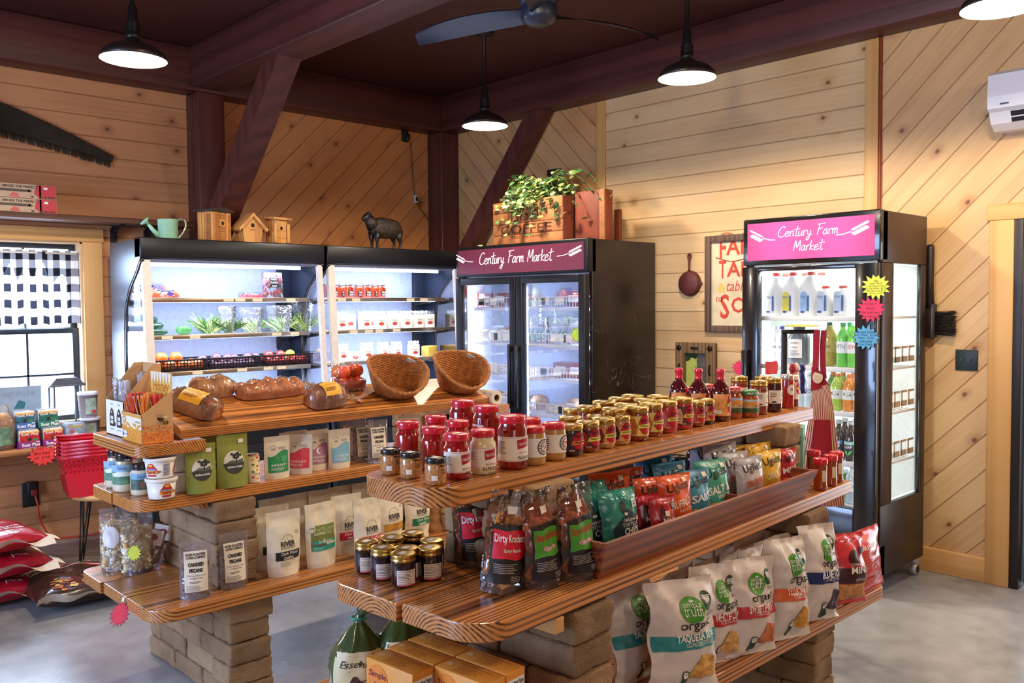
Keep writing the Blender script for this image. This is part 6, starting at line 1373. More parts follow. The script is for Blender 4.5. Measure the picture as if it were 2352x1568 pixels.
putL('mayos',jar(.038,.115,P('#e4d6b4',.2,coat=.8,nz=.04),BLKL,.02,.031,lambda m,S,r:(m.rect(S,-r*1.3,r*1.1,.022,.082,P('#4a5a50',.5,nz=.6,ns=50),0,14,1),m.rect(S,-r*1.3,r*1.1,.062,.084,P('#7fa8c4',.5),1,12,1),m.text(S,'Farms',0,.066,.010,P('#1c3a5a',.5),2),m.ell(S,0,.042,.010,.012,P('#8a5a4a',.5),1)),neck=.84,sh=.74,fill=.82,sticker=False),'mayonnaise_jar','short cream mayonnaise jar beside the lard tubs','jar',325,1139,z,.038,-.2)
LW=P('#efe6d6',.4,nz=.01)
def lard(t,spin=0):
 r=.056;m=MB();m.lathe([(0,0),(r*.80,0),(r*.82,.003),(r*.95,.066),(0,.066)],LW,36);m.build('tub',t)
 m=MB();m.lathe([(r*.93,.060),(r*1.03,.062),(r*1.04,.072),(r*.99,.076),(r*.96,.073),(0,.072)],LW,36,caps=False);m.build('lid',t)
 m=MB();S0=cyl(r*.90)
 def S(u,v,o):a=u/(r*.9)+spin;rr=r*(.82+.13*(v/.066))+o+.0004;return(rr*math.sin(a),-rr*math.cos(a),v)
 RR=P('#c8281e',.5);YY=P('#f0b82c',.5)
 for c in(0,.115):
  m.poly(S,[(c-.022,.020),(c+.022,.020),(c+.024,.034),(c+.016,.044),(c+.008,.056),(c-.008,.056),(c-.016,.044),(c-.024,.034)],RR,0,2);m.poly(S,[(c-.008,.044),(c+.008,.044),(c+.006,.053),(c-.006,.053)],YY,1,1)
  m.rect(S,c-.026,c+.026,.018,.030,P('#e8862c',.5),1,6,1);m.text(S,'Lard',c,.0195,.010,P('#7a1c10',.5),2,w=.03,bold=.02);m.ell(S,c+.03,.026,.007,.004,P('#8a5a2c',.5),1,12,1);m.rect(S,c-.018,c+.018,.008,.015,RR,1,5,1);m.rect(S,c-.02,c+.02,.031,.036,P('#8a9ac8',.5),2,5,1)
 m.rect(S,.045,.072,.010,.056,P('#c9c4c8',.5),0,4,1);m.lines(S,.047,.070,.012,.055,9,P('#6a6a7a',.6),1,5);m.build('label',t)
putL('lard',lard,'lard_tub','lower white lard tub of the front stack','tub',372,1147,z,.046,.0)
p=at(372,1147,z=z);d=Vector((p.x,p.y,0)).normalized();p+=d*.047
put('lard2',lambda t:lard(t,-1.05),'lard_tub','upper lard tub standing on the lid of the lower one','tub',(p.x-.004,p.y,z+.077),0)
for i,l in enumerate(('lard tub behind the front stack, lower','lard tub behind the front stack, upper')):put('lard',None,'lard_tub',l,'tub',(p.x+.10,p.y+.07,z+.0005+.077*i),.5)
OLV=P('#8a8f3a',.65,nz=.06)
def L_tree(m,S,W_,H_):
 cx,cy,R_=.0,H_*.48,W_*.33;m.ell(S,cx,cy,R_,R_,P('#d9d3c4',.6,nz=.15,ns=60),0,32,4);n=20
 m.poly(S,[(cx+R_*math.cos(PI+PI*i/n)*.985,cy-.004+R_*math.sin(PI+PI*i/n)*.97)for i in range(n+1)],P('#33342c',.6,nz=.3,ns=80),1,3);m.poly(S,[(cx-R_*.9,cy-.004),(cx+R_*.9,cy-.004),(cx+R_*.85,cy+.012),(cx+R_*.3,cy+.004),(cx-R_*.3,cy+.008)],P('#5a5c50',.6),2,1)
 m.rect(S,cx+.006,cx+.010,cy-.002,cy+.018,INK,3,1,1);rd=random.Random(3)
 for i in range(16):m.ell(S,cx+.008+rd.uniform(-.018,.018),cy+.022+rd.uniform(-.006,.012),.006,.005,P('#2c2c24',.7),3,7,1)
 m.text(S,'RETURN TO ORIGINS',cx,cy-.022,.007,WHT,4,w=R_*1.45,bold=.03);STK(m,S,W_*.26,H_*.86,.022,.015)
OV=pouch(.128,.205,.055,OLV,L_tree,seed=2,wr=.0012,seal=.8)
OV2=pouch(.115,.185,.055,OLV,L_tree,seed=5,wr=.0012,seal=.8)
putL('ov2',OV2,'coffee_pouch','olive green pouch with a round tree label, left one','pouch',462,1134,z,.028,-.05)
putL('ov',OV,'coffee_pouch','taller olive green pouch with a round tree label, right one','pouch',535,1120,z,.028,.03)
p=at(500,1110,z=z);put('ov',None,'coffee_pouch','olive green pouch behind the gap between the front two','pouch',(p.x+.01,3.37,z),.0)
putL('tin',lambda t:(vessel(t,.024,.115,P('#e8d6a8',.4,nz=.04),.96,.93,P('#a8886a',.3,me=.7),.016,.0235,lambda m,S,r:([m.ell(S,.016*math.cos(a*1.26),.035+.018*math.sin(a*1.26)+(.05 if a>4 else 0),.006,.005,P(('#d9502c','#e8a030','#6a8a3a')[a%3],.5),0,8,1)for a in range(10)],m.ell(S,0,.038,.010,.008,P('#efe2c0',.5),1),m.text(S,'Honey',0,.035,.005,INK,2)),name='tin_body',foot=1.)),'floral_tin','slim cream tin with orange flowers beside the tall green pouch','tin',583,1110,z,.024,0)
def L_tea(col,word,icon):
 def lab(m,S,W_,H_):
  w=W_*.40;n=10
  m.poly(S,[(-w,H_*.16),(w,H_*.16)]+[(w-2*w*i/n,H_*(.60+.07*math.sin(PI*.2+i/n*PI*1.5)))for i in range(n+1)],P(col,.55,nz=.05),0,4)
  m.text(S,word,0,H_*.30,.009,WHT,1,w=W_*.6);m.text(S,'net wt 1.5 oz',0,H_*.19,.004,WHT,1);m.lines(S,-w*.8,w*.8,H_*.22,H_*.28,3,WHT,1,3,.3);m.text(S,'A&K',-w*.45,H_*.68,.007,INK,1);m.lines(S,w*.05,w*.8,H_*.70,H_*.76,2,P('#7a756c',.6),1,2,.35)
  m.tube([S(-w*.45+.014*math.cos(PI*i/8),H_*.74+.008*math.sin(PI*i/8),.001)for i in range(9)],.0006,P('#8a7a6a',.6),4)
  if icon=='shield':m.poly(S,[(w*.15,H_*.52),(w*.75,H_*.54),(w*.75,H_*.44),(w*.45,H_*.36),(w*.15,H_*.43)],P('#3a9a5a',.5),2,2)
  if icon=='moon':m.ell(S,-w*.1,H_*.48,.013,.013,WHT,2);m.ell(S,-w*.1+.006,H_*.485,.011,.011,P(col,.55,nz=.05),3)
 return lab
CRP=P('#ddd0b8',.65,nz=.04)
TP=lambda col,word,ic,s_:pouch(.108,.165,.05,CRP,L_tea(col,word,ic),seed=s_,wr=.0015,seal=.86)
putL('tg',TP('#1f8a4c','IMMUNITY','shield',3),'tea_pouch','cream pouch with a green IMMUNITY label','pouch',637,1100,z,.025,-.02,s=1.04)
putL('tr',TP('#d8404a','ENERGY','',4),'tea_pouch','narrow cream pouch with a coral red label, turned sideways','pouch',690,1090,z,.03,-.85)
putL('tp',TP('#a8728c','MIDNIGHT','moon',5),'tea_pouch','cream pouch with a mauve label and crescent moon','pouch',730,1080,z,.025,.06,s=1.04)
putL('tb',TP('#7fb0c8','CALM','',6),'tea_pouch','cream pouch with a pale blue label','pouch',780,1076,z,.025,.02,s=1.02)
p=at(672,1070,z=z);put('tr',None,'tea_pouch','cream pouch with a red label standing behind the green one','pouch',(p.x-.02,3.36,z),.0)
p=at(610,1070,z=z);put('tg',None,'tea_pouch','cream pouch standing directly behind the IMMUNITY pouch','pouch',(p.x+.03,3.34,z),-.05)
p=at(992,1240,Y=3.24);put('kraft',pouch(.12,.25,.07,P('#a8764a',.8,nz=.1,bump=.3,bs=30),None,seed=31,wr=.008,seal=.9),'paper_bag','plain brown paper bag at the right end of the lowest left island shelf','bag',(p.x+.02,3.24,LZ3),-.2,s=1.15)
PEC=P('#6a3018',.5,nz=.4,ns=60)
def nuts(n,r,mat,hh=.6,wz=.75):
 def c(t,W_,H_,D_):
  rd=random.Random(n);m=MB()
  for i in range(n):
   z_=rd.random();zz=.008+z_*H_*hh;dd=D_*(1-(zz/H_/.86)**1.6)**.9*.5
   m.ball((rd.uniform(-.5,.5)*W_*wz,rd.uniform(-.62,.5)*max(0,dd-r),zz),r*rd.uniform(.7,1.1),mat if not isinstance(mat,list)else rd.choice(mat),5,sx=rd.uniform(.8,1.5),sz=rd.uniform(.6,1.1))
  m.build('contents',t)
 return c
def L_pec(m,S,W_,H_):
 w=W_*.36;m.poly(S,[(-w,H_*.14),(w,H_*.14),(w,H_*.83),(-w,H_*.83)],P('#e8dac0',.6),0,6);m.lines(S,-w,w,0,0,0,INK)if 0 else None
 m.rect(S,-w,w,H_*.14,H_*.83,P('#e8dac0',.6),1,8,10)
 m.text(S,'RIVER ROASTERS',0,H_*.75,.009,INK,3,w=w*1.7,bold=.03);m.text(S,'COFFEE COMPANY',0,H_*.70,.008,INK,3,w=w*1.7,bold=.03)
 m.text(S,'CANDIED',0,H_*.57,.013,INK,3,w=w*1.35,bold=.05);m.text(S,'PECANS',0,H_*.47,.013,INK,3,w=w*1.15,bold=.05);m.text(S,"We're going to need",0,H_*.40,.0065,INK,3,w=w*1.6);m.text(S,'a bigger bag.',0,H_*.355,.0065,INK,3,w=w*1.1);m.lines(S,-w*.6,w*.6,H_*.29,H_*.33,2,P('#5a5248',.6),3,3,.4);m.lines(S,-w*.9,w*.9,H_*.16,H_*.26,5,P('#8a8074',.6),3,4,.35)
PF=film('#a89a98',.38,1.6,.15,.6,'smoky_pouch_film')
PP=pouch(.105,.195,.05,PF,L_pec,seed=6,wr=.0018,seal=.82,contents=nuts(170,.007,PEC))
putL('pec',PP,'pecan_pouch','candied pecans pouch at the right end of the middle left island shelf','pouch',868,1064,z,.025,-.05,s=.98)
for i,(px,yy)in enumerate(((838,.05),(822,.10),(808,.15))):
 p=at(px,1055,Y=3.25+yy);put('pec',None,'pecan_pouch','candied pecans pouch lined up behind the labelled one, %s'%('first','second','third')[i],'pouch',(p.x,3.26+yy,z),-.1,s=.95)
BRB=P('#e0d2b6',.6,nz=.04)
def L_top(m,S,W_,H_):m.text(S,'RIVER',0,H_*.80,.014,P('#5a4a3a',.6),1,w=.05,bold=.02);m.text(S,'ROASTERY',0,H_*.74,.006,P('#6a5a4a',.6),1,w=.05);m.text(S,'Nitro Blend',0,H_*.64,.012,P('#6a5a4a',.6),1,shear=.3)
RPT=pouch(.12,.19,.05,BRB,L_top,seed=8,wr=.003,seal=.9)
for px,l in((941,'cream coffee pouch peeking over the red lids, left one'),(1001,'cream coffee pouch peeking over the red lids, right one')):
 p=at(px,960,Y=3.27);put('rpt',RPT,'coffee_pouch',l,'pouch',(p.x,3.27,z),0)
 # ---------- left island, lowest shelf ----------
z=LZ3
RVC=P('#e3d6ba',.6,nz=.05)
def L_river(col,sub='Dark Water',icon=True,gold=False):
 def lab(m,S,W_,H_):
  w=W_*.34;c=W_*.06;IK=P('#26181a',.6)
  S_l=lambda u,v,o:S(u+c,v,o)
  m.text(S_l,'RIVER',0,H_*.455,.021,IK,1,w=w*1.25,bold=.03);m.text(S_l,'ROASTERY',0,H_*.415,.009,IK,1,w=w*1.25)
  m.tube([S_l(.024*math.cos(PI*i/10),H_*.56+.02*math.sin(PI*i/10),.001)for i in range(11)],.0007,P('#8a7a6a',.6),4);m.tube([S_l(0,H_*.56+.004*i,.001)for i in range(3)],.0006,P('#8a7a6a',.6),4)
  m.rect(S_l,-w*1.1,w*1.05,H_*.255,H_*.385,P(col,.55,nz=.06),1,8,3)
  m.text(S_l,sub,w*.1,H_*.33,.011,WHT if not gold else P('#8a5a20',.6),2,shear=.3);m.lines(S_l,-w*.5,w*.8,H_*.265,H_*.31,2,P('#e8e0d0',.6)if not gold else P('#8a5a20',.6),2,4,.45)
  m.lines(S_l,-w*.8,w*.6,H_*.17,H_*.24,3,P('#a89a84',.6),1,4,.3)
  S_r=lambda u,v,o:S(u+W_*.36,v,o);m.rect(S_r,-.008,.008,H_*.66,H_*.668,P('#8a7a74',.6),1,2,1);m.rect(S_r,-.010,.006,H_*.63,H_*.638,P('#8a7a74',.6),1,2,1)
 return lab
def L_bloom(m,S,W_,H_):
 w=W_*.38;m.rect(S,-w,w,H_*.27,H_*.66,P('#6f7c34',.55,nz=.1),0,10,6);m.rect(S,-w*.92,w,H_*.27,H_*.42,P('#2f9a80',.55,nz=.1),1,10,3);m.rect(S,-w*.92,w*.1,H_*.345,H_*.375,P('#6a5a44',.55),2,5,1);m.rect(S,w*.1,w,H_*.355,H_*.385,P('#d9d4b4',.55),2,5,1)
 m.text(S,'River Roasters',0,H_*.565,.018,P('#b8c27a',.6),3,w=w*1.75,shear=.35);m.text(S,'COFFEE CO.',-w*.12,H_*.515,.010,P('#e0dcae',.6),3,w=w*1.4,bold=.03);m.text(S,'In Bloom',w*.05,H_*.385,.014,WHT,3,w=w*1.1)
 m.tube([S(w*.82,H_*.61,.002),S(w*.82,H_*.54,.002)],.0009,P('#e0dcae',.6),4);m.tube([S(w*.82+.007*math.cos(PI+PI*i/6),H_*.545+.008*math.sin(PI+PI*i/6),.002)for i in range(7)],.0009,P('#e0dcae',.6),4);m.lines(S,-w*.85,0,H_*.29,H_*.33,2,P('#9ad0b8',.6),2,3,.4)
 m.ell(S,-w*.95,H_*.62,.016,.016,P('#d9cdb4',.6),2);m.rect(S,-w*1.1,-w*.8,H_*.625,H_*.637,P('#5a3a34',.6),3,2,1)
RV=lambda lab,s_:pouch(.148,.255,.075,RVC,lab,seed=s_,wr=.004,seal=.88,bw=.96)
putL('rvk',RV(L_river('#1e1c1e'),11),'coffee_pouch','cream coffee pouch with a black band, in front','pouch',652,1324,z,.036,-.02)
putL('rvb',RV(L_bloom,12),'coffee_pouch','cream coffee pouch with the large green label','pouch',738,1303,z,.036,.05,s=1.02)
putL('rvr',RV(L_river('#c81e38'),13),'coffee_pouch','cream coffee pouch with a red band, nearest the dark jam jars','pouch',845,1285,z,.036,.06)
p=at(797,1270,Y=3.22);put('rvr',None,'coffee_pouch','cream coffee pouch with a red band, half hidden between two pouches','pouch',(p.x,3.22,z),-.05)
p=at(612,1300,Y=3.26);put('rvk',None,'coffee_pouch','cream coffee pouch with a black band, behind the front one at the block pillar','pouch',(p.x+.02,3.25,z),-.12)
p=at(895,1250,Y=3.20);put('rvg',RV(L_river('#c8902c','Gold',gold=True),14),'coffee_pouch','cream coffee pouch with a golden tan band','pouch',(p.x,3.20,z),.05,s=1.03)
p=at(925,1250,Y=3.30);put('rvn',RV(L_river('#1f7a40'),15),'coffee_pouch','cream coffee pouch with a green band, squeezed beside the golden one','pouch',(p.x+.02,3.28,z),.0)
p=at(955,1250,Y=3.20);put('rvn',None,'coffee_pouch','cream coffee pouch with a green band, rightmost','pouch',(p.x+.01,3.20,z),.05)
for i,px in enumerate((640,700,752,800,848,890)):
 p=at(px,1200,Y=3.33);put('rvp',RV(None,17),'coffee_pouch','plain cream coffee pouch in the row behind, %s from the pillar'%ord_[i],'pouch',(p.x,3.36+.01*(i%2),z),.04*math.sin(i*2),s=1.02)
putL('pec',None,'pecan_pouch','candied pecans pouch on the lowest shelf, left one, turned toward the left','pouch',451,1378,z,.03,-.32,s=1.08)
putL('pec',None,'pecan_pouch','candied pecans pouch on the lowest shelf in front of the block pillar','pouch',538,1354,z,.03,-.03,s=1.08)
POP=[P('#efd8a0',.7,nz=.15),P('#e2bd7c',.7),P('#f6ecca',.7)]
PB=pouch(.155,.26,.09,FILM2 if 0 else film('#e8e4ea',.10,1.8,.12,.6,'popcorn_bag_film'),lambda m,S,W_,H_:(m.ell(S,-W_*.22,H_*.55,.032,.042,P('#e6dcd8',.5,nz=.02),0),),kind='stand',seed=21,wr=.008,seal=.92,contents=nuts(420,.010,POP,.74,.82),name='film')
putL('pop',PB,'popcorn_bag','clear bag of caramel popcorn with a round white sticker, left one','popcorn',278,1312,z,.045,-.35,s=.98)
p=at(308,1322,z=z);put('pop2',pouch(.12,.24,.08,film('#e8e4ea',.10,1.8,.12,.6,'popcorn_bag_film'),None,seed=22,wr=.009,seal=.92,contents=nuts(320,.010,POP,.74,.82),name='film'),'popcorn_bag','clear bag of caramel popcorn right behind the yellow star tag','popcorn',(p.x+.03,p.y+.045,z),-.2)
q=at(292,1263,X=p.x-.01);m=MB();star(m,flatY(0),0,0,.034,P('#d8dc4a',.7),14,0,6,.8);o=m.build('star_tag');o.location=(p.x-.005,p.y-.02,q.z);o.rotation_euler=(0,.2,-.7);tag(o,'small yellow star tag on the popcorn bags','sign')
SPB=pouch(.06,.11,.03,film('#7a4a3a',.55,1.6,.15,.6,'dark_pouch_film'),lambda m,S,W_,H_:(m.rect(S,-.024,.024,H_*.6,H_*.98,WHT,0,3,3),m.ell(S,0,H_*.8,.012,.009,P('#b0605a',.5),1)),seed=9,wr=.002,seal=.6)
for px,l,dy_ in((335,'small brown pouch with a white header card, left one by the pillar',0),(357,'small brown pouch with a white header card, right one against the pillar',.05)):
 p=at(px,1290,Y=3.62+dy_);put('spb',SPB,'snack_pouch',l,'pouch',(p.x,3.62+dy_,z),-.5,ry=.25,s=1.5)
q=at(282,1408,Y=3.035);m=MB();star(m,lambda u,v,o:(-o,-u,v),0,0,.045,P('#d81c30',.6),16,0,7,.8);m.box(-.0,.001,-.004,.004,.03,.06,WHT);o=m.build('star_sign');o.location=(1.128,3.19,.43);o.rotation_euler=(0,.25,.1);q=at(282,1408,X=1.125);o.location=(1.115,q.y,q.z);o.rotation_euler=(0,.5,.75);tag(o,'red star tag clipped to the left edge of the lowest left island shelf','sign')
# ================= right island: crackers, chip crate, chips =================
z=RZ2
CRK=[P('#d98a3c',.6,nz=.3,ns=90),P('#c9742c',.6,nz=.3,ns=90)];CRK2=[P('#c9602c',.6,nz=.35,ns=90),P('#b8501f',.6,nz=.35,ns=90)]
def crackers(mats,seed):
 def c(t,W_,H_,D_):
  rd=random.Random(seed);m=MB()
  for i in range(26):
   zz=.03+H_*.62*rd.random();a=rd.uniform(-.9,.9);b_=rd.uniform(-.5,.5);s_=.024
   M_=Matrix.Translation((rd.uniform(-.22,.22)*W_,rd.uniform(-.05,.18)*D_,zz))@Euler((b_,a,rd.uniform(-.8,.8))).to_matrix().to_4x4();m.T=M_
   m.rbox(-s_,s_,-.003,.003,-s_,s_,rd.choice(mats),b=.002,seg=1)
   for q in range(4):m.box(-.012+.018*(q%2)-.001,-.012+.018*(q%2)+.001,-.0034,.0034,-.010+.018*(q//2)-.001,-.010+.018*(q//2)+.001,P('#7a3a18',.7))
  m.T=None;m.build('crackers',t)
 return c
def L_kr(c1,tcol,flavor,fc):
 def lab(m,S,W_,H_):
  w=W_*.40;m.rect(S,-w,w,H_*.10,H_*.66,P('#1a1616',.5,nz=.02),0,10,10)
  n=8;m.poly(S,[(-w*.92,H_*.33),(-w*.3,H_*.345),(w*.3,H_*.325),(w*.92,H_*.34),(w*.92,H_*.60),(w*.4,H_*.615),(-w*.3,H_*.60),(-w*.92,H_*.62)],P(c1,.5,nz=.03),1,5)
  m.text(S,'Dirty Krackers',0,H_*.475,.026,P(tcol,.5),3,w=w*1.75,bold=.02);m.text(S,flavor,w*.1,H_*.395,.011,P(fc,.5),3,w=w*1.1,bold=.05)
  m.lines(S,-w*.85,w*.85,H_*.20,H_*.30,6,P('#b8b0a8',.6),2,4,.3);m.lines(S,w*.1,w*.85,H_*.12,H_*.18,4,P('#b8b0a8',.6),2,5,.3);STK(m,S,w*.05,H_*.80,.026,.02)
 return lab
KRF=film('#ffffff',.025,1.9,.05,.5,'crinkly_clear_film')
KB=lambda lab,mats,s_,W_=.125,H_=.265:pouch(W_,H_,.085,KRF,lab,seed=s_,wr=.008,seal=.92,contents=crackers(mats,s_),name='film')
p=at(1105,1305,z=z);put('kr1',KB(L_kr('#d81c30','#f2ece4','Spicy Ranch','#d9cdb8'),CRK,31),'cracker_bag','clear bag of crackers with a red and black label, behind the leaning one','crackers',(p.x+.012,p.y+.035,z),-.25,ry=-.06,s=.95)
p=at(1150,1368,z=z);put('kr1',None,'cracker_bag','clear bag of crackers with a red and black label, leaning in front','crackers',(p.x+.03,p.y+.035,z),-.3,ry=.14,s=.94)
p=at(1262,1352,z=z);put('kr2',KB(L_kr('#4a9a2c','#c81c28','Garlic','#e89ab0'),CRK2,33),'cracker_bag','clear bag of orange crackers with a green and black label, left one','crackers',(p.x+.01,p.y+.035,z),.0,ry=-.05,s=.92)
p=at(1345,1332,z=z);put('kr2',None,'cracker_bag','clear bag of orange crackers with a green and black label, against the crate','crackers',(p.x+.005,p.y+.03,z),-.05,ry=-.06,s=.92)
c0=rz_(1402,1337,z);c0t=rv(1419,1268,-.02);c1=rz_(1852,1178,z)
CRW=wood('red_stained_crate','#94481f','#5c2610','X',70,.35,coat=.4,dist=4.,cz=-.5);CRWY=wood('red_stained_crate_end','#94481f','#5c2610','Y',70,.35,coat=.4,dist=4.,cz=-.5)
u0=c0.x;u1=rv(1860,1180,.0).x;cw=u1-u0
t=thing('wooden_crate','long reddish wooden trough crate full of snack bags on the middle right island shelf','crate');t.matrix_world=RM@Matrix.Translation((u0,.018,z+.001))
ht=.098;fl_=.035;dd=.30;th=.014
m=MB();m.T=None
def panel(m,a,b_,c,d,off,mat):
 v=[Vector(x)for x in(a,b_,c,d)];o=Vector(off);m.add(v+[x+o for x in v],[(0,1,2,3),(7,6,5,4),(0,4,5,1),(1,5,6,2),(2,6,7,3),(3,7,4,0)],mat)
panel(m,(0,0,0),(cw,0,0),(cw+fl_,-fl_,ht),(-fl_*.3,-fl_,ht),(0,th,0),CRW);m.build('front_board',t)
m=MB();panel(m,(0,dd,0),(cw,dd,0),(cw+fl_,dd+fl_,ht),(-fl_*.3,dd+fl_,ht),(0,-th,0),CRW);m.build('back_board',t)
for sx,e,s_ in((0,-fl_*.3,1),(cw,fl_,-1)):
 m=MB()
 for q in range(3):
  a,b_=q/3+.02,(q+1)/3-.02;za,zb=ht*a,ht*b_
  panel(m,(sx+e*a,-fl_*a+.012,za),(sx+e*a,dd+fl_*a-.012,za),(sx+e*b_,dd+fl_*b_-.012,zb),(sx+e*b_,-fl_*b_+.012,zb),(th*s_,0,0),CRWY)
 m.build('end_slats',t)
m=MB();m.box(0,cw,.01,dd-.01,0,.008,CRW);m.build('crate_floor',t)
xd=rv(1640,1200,.1).x-u0;m=MB();panel(m,(xd,.0,.01),(xd,dd,.01),(xd,dd+fl_*.9,ht*.93),(xd,-fl_*.85,ht*.93),(th*.8,0,0),CRWY);m.build('divider',t)
def L_ugl(word,wc,art='#e0963c',top=None,sub=None,base=None):
 def lab(m,S,W_,H_):
  if top:m.rect(S,-W_*.46,W_*.46,H_*.86,H_*.97,P(top,.4),0,10,4)
  m.text(S,'Uglies',0,H_*.68,.042,P('#2a1a14',.6),2,w=W_*.66,shear=.0,bold=.01,sl=.10)
  m.text(S,word,W_*.02,H_*.44,.030,P(wc,.5),2,w=W_*.62,bold=.03,sl=.12)
  if sub:m.text(S,sub,W_*.12,H_*.36,.014,P(wc,.5),2,w=W_*.42,bold=.02,sl=.1)
  rd=random.Random(len(word))
  for i in range(9):m.ell(S,rd.uniform(-.3,.12)*W_,H_*rd.uniform(.10,.28),.018,.012,P(art,.6,nz=.3,ns=80),1+i%3,9,2)
  STK(m,S,W_*.25,H_*.90)
 return lab
def snack(key_,col,lab,seed,W_=.175,H_=.215,D_=.075):return pouch(W_,H_,D_,P(col,.28,coat=.5,nz=.05),lab,'pillow',seed,wr=.006,nu=16,nv=24)
SN={'orange':snack('o','#e8602c',L_ugl('BUFFALO','#f4dcc0','#c9702c',None,'RANCH'),41),'blue':snack('b','#3f9ab8',L_ugl('SALT','#f2f2ee','#d9a050','#1f6a8a'),42),'green':snack('g','#4fb89a',L_ugl('SALT &','#f4f2ea','#d9a050','#0f7a68','VINEGAR'),43),'silver':snack('s','#c2bcc0',L_ugl('SWEET','#d9703a','#b85a2c','#9a949c','POTATO CHIPS'),44),'yellow':snack('y','#e8b840',L_ugl('ORIGINAL','#f6e6b8','#d98a2c'),45),'red':snack('r','#c22c34',L_ugl('MILK','#f4e6e0','#e07a50',None,'FLAVOR'),46)}
def L_tort(m,S,W_,H_):
 m.poly(S,[(-W_*.22,H_*.05),(W_*.44,H_*.05),(W_*.44,H_*.52),(W_*.1,H_*.70),(-W_*.1,H_*.55),(-W_*.3,H_*.4)],P('#16343f',.4,nz=.15),0,4)
 for j in range(3):
  for i in range(11):m.rect(S,-W_*.42+W_*.076*i,-W_*.42+W_*.076*(i+.5),H_*(.90+.025*j),H_*(.912+.025*j),P('#5ab8a0',.4),0,1,1)
 m.ell(S,-W_*.02,H_*.72,.014,.024,P('#2c3a34',.6),1);m.rect(S,W_*.22,W_*.42,H_*.70,H_*.83,P('#c9d8cc',.5),1,2,2);m.text(S,'CHICKEN',W_*.32,H_*.775,.007,INK,2,w=.022);m.text(S,'FREE',W_*.32,H_*.73,.007,INK,2,w=.02)
 m.text(S,'ORIGINAL',W_*.12,H_*.50,.011,WHT,2,w=W_*.4,sl=.02);m.text(S,'TORTILLA',W_*.13,H_*.42,.015,WHT,2,w=W_*.46,sl=.02);m.text(S,'CHIPS',W_*.16,H_*.30,.026,WHT,2,w=W_*.42,bold=.03,sl=.03);m.poly(S,[(-W_*.02,H_*.60),(W_*.06,H_*.60),(W_*.06,H_*.645),(W_*.02,H_*.63),(-W_*.02,H_*.65)],WHT,2,1)
 m.poly(S,[(-W_*.16,H_*.24),(W_*.28,H_*.20),(-W_*.12,H_*.04)],WHT,2,3);m.poly(S,[(-W_*.145,H_*.232),(W_*.26,H_*.197),(-W_*.11,H_*.05)],P('#d9a860',.6,nz=.25,ns=60),3,3);STK(m,S,W_*.38,H_*.52)
TEAL=pouch(.20,.25,.085,P('#1f8a7c',.28,coat=.5,nz=.1,ns=14),L_tort,'pillow',51,wr=.006)
def L_minis(m,S,W_,H_):
 m.poly(S,[(-W_*.42,H_*.08),(-W_*.05,H_*.08),(W_*.0,H_*.5),(-W_*.02,H_*.7),(-W_*.12,H_*.85),(-W_*.2,H_*.7),(-W_*.22,H_*.45)],P('#5a1018',.4),0,4);m.rect(S,W_*.22,W_*.42,H_*.68,H_*.84,P('#3a1a1c',.5),1,2,2);m.text(S,'CHICKEN',W_*.32,H_*.775,.006,WHT,2,w=.02);m.text(S,'FREE',W_*.32,H_*.72,.006,WHT,2,w=.018)
 m.text(S,'CORNBREAD',W_*.08,H_*.50,.009,P('#e0a090',.5),2,w=W_*.46);m.text(S,'MINIS',W_*.08,H_*.37,.021,WHT,2,w=W_*.46,bold=.03);m.text(S,'Corn Chips',W_*.12,H_*.30,.008,P('#e0a090',.5),2);STK(m,S,0,H_*.60,.02,.02)
MIN=pouch(.14,.17,.06,P('#b81f30',.28,coat=.6,nz=.05),L_minis,'pillow',52,wr=.005)
def putR3(key,fn,name,label,cat,px,py,v,zb,rz=0,**k):
 """bag whose visible top middle is at px, py, standing at depth v of the right island"""
 q=rv(px,py,v);s_=k.pop('s',1.);return put(key,fn,name,label,cat,RG(q.x,v,zb),RA+rz,None,s=s_,**k)
zc=z+.012
def H_at(px,py,v):return rv(px,py,v).z
def bagfit(key,fn,H_,name,label,px,py,v,rz=0.,rx=-.10,ry=0.,cat='chips',dz=0,wide=1.):
 """scale the bag so its top reaches the seen height"""
 H_=HH[key];q=rv(px,py,v);s_=max(.7,min(1.2,(q.z-zc-dz)/(H_*math.cos(rx))));return put(key,fn,name,label,cat,RG(q.x,v-.0,zc+dz),RA+rz-.28,None,rx=rx,ry=ry,s=(s_*wide,s_,s_))
HH={'teal':.25,'orange':.215,'blue':.215,'green':.215,'silver':.215,'yellow':.215,'red':.215,'minis':.17}
bagfit('teal',TEAL,.235,'snack_bag','teal bag of original tortilla chips at the front left of the crate',1428,1128,.075,.05,-.14,.0,dz=.005)
bagfit('teal',None,.235,'snack_bag','teal tortilla chip bag tilted behind the front teal one',1372,1150,.13,-.2,-.12,-.16)
bagfit('teal',None,.235,'snack_bag','teal tortilla chip bag at the back beside the top shelf pillar',1348,1115,.23,-.1,-.06)
bagfit('orange',SN['orange'],.20,'snack_bag','orange buffalo chip bag, left one',1500,1098,.15,-.1,-.12)
bagfit('orange',None,.20,'snack_bag','orange buffalo chip bag, right one in front',1557,1092,.085,.05,-.14)
bagfit('minis',MIN,.17,'snack_bag','small dark red cornbread minis bag in front of the orange bags',1526,1158,.04,.0,-.12,dz=.02)
bagfit('minis',None,.17,'snack_bag','dark red snack bag partly hidden right of the front teal bag',1488,1156,.09,-.15,-.1,dz=.02)
bagfit('blue',SN['blue'],.20,'snack_bag','light blue salt chip bag in front of the divider',1602,1080,.085,.08,-.12)
bagfit('blue',None,.20,'snack_bag','light blue chip bag standing behind the orange ones',1540,1062,.20,.05,-.05)
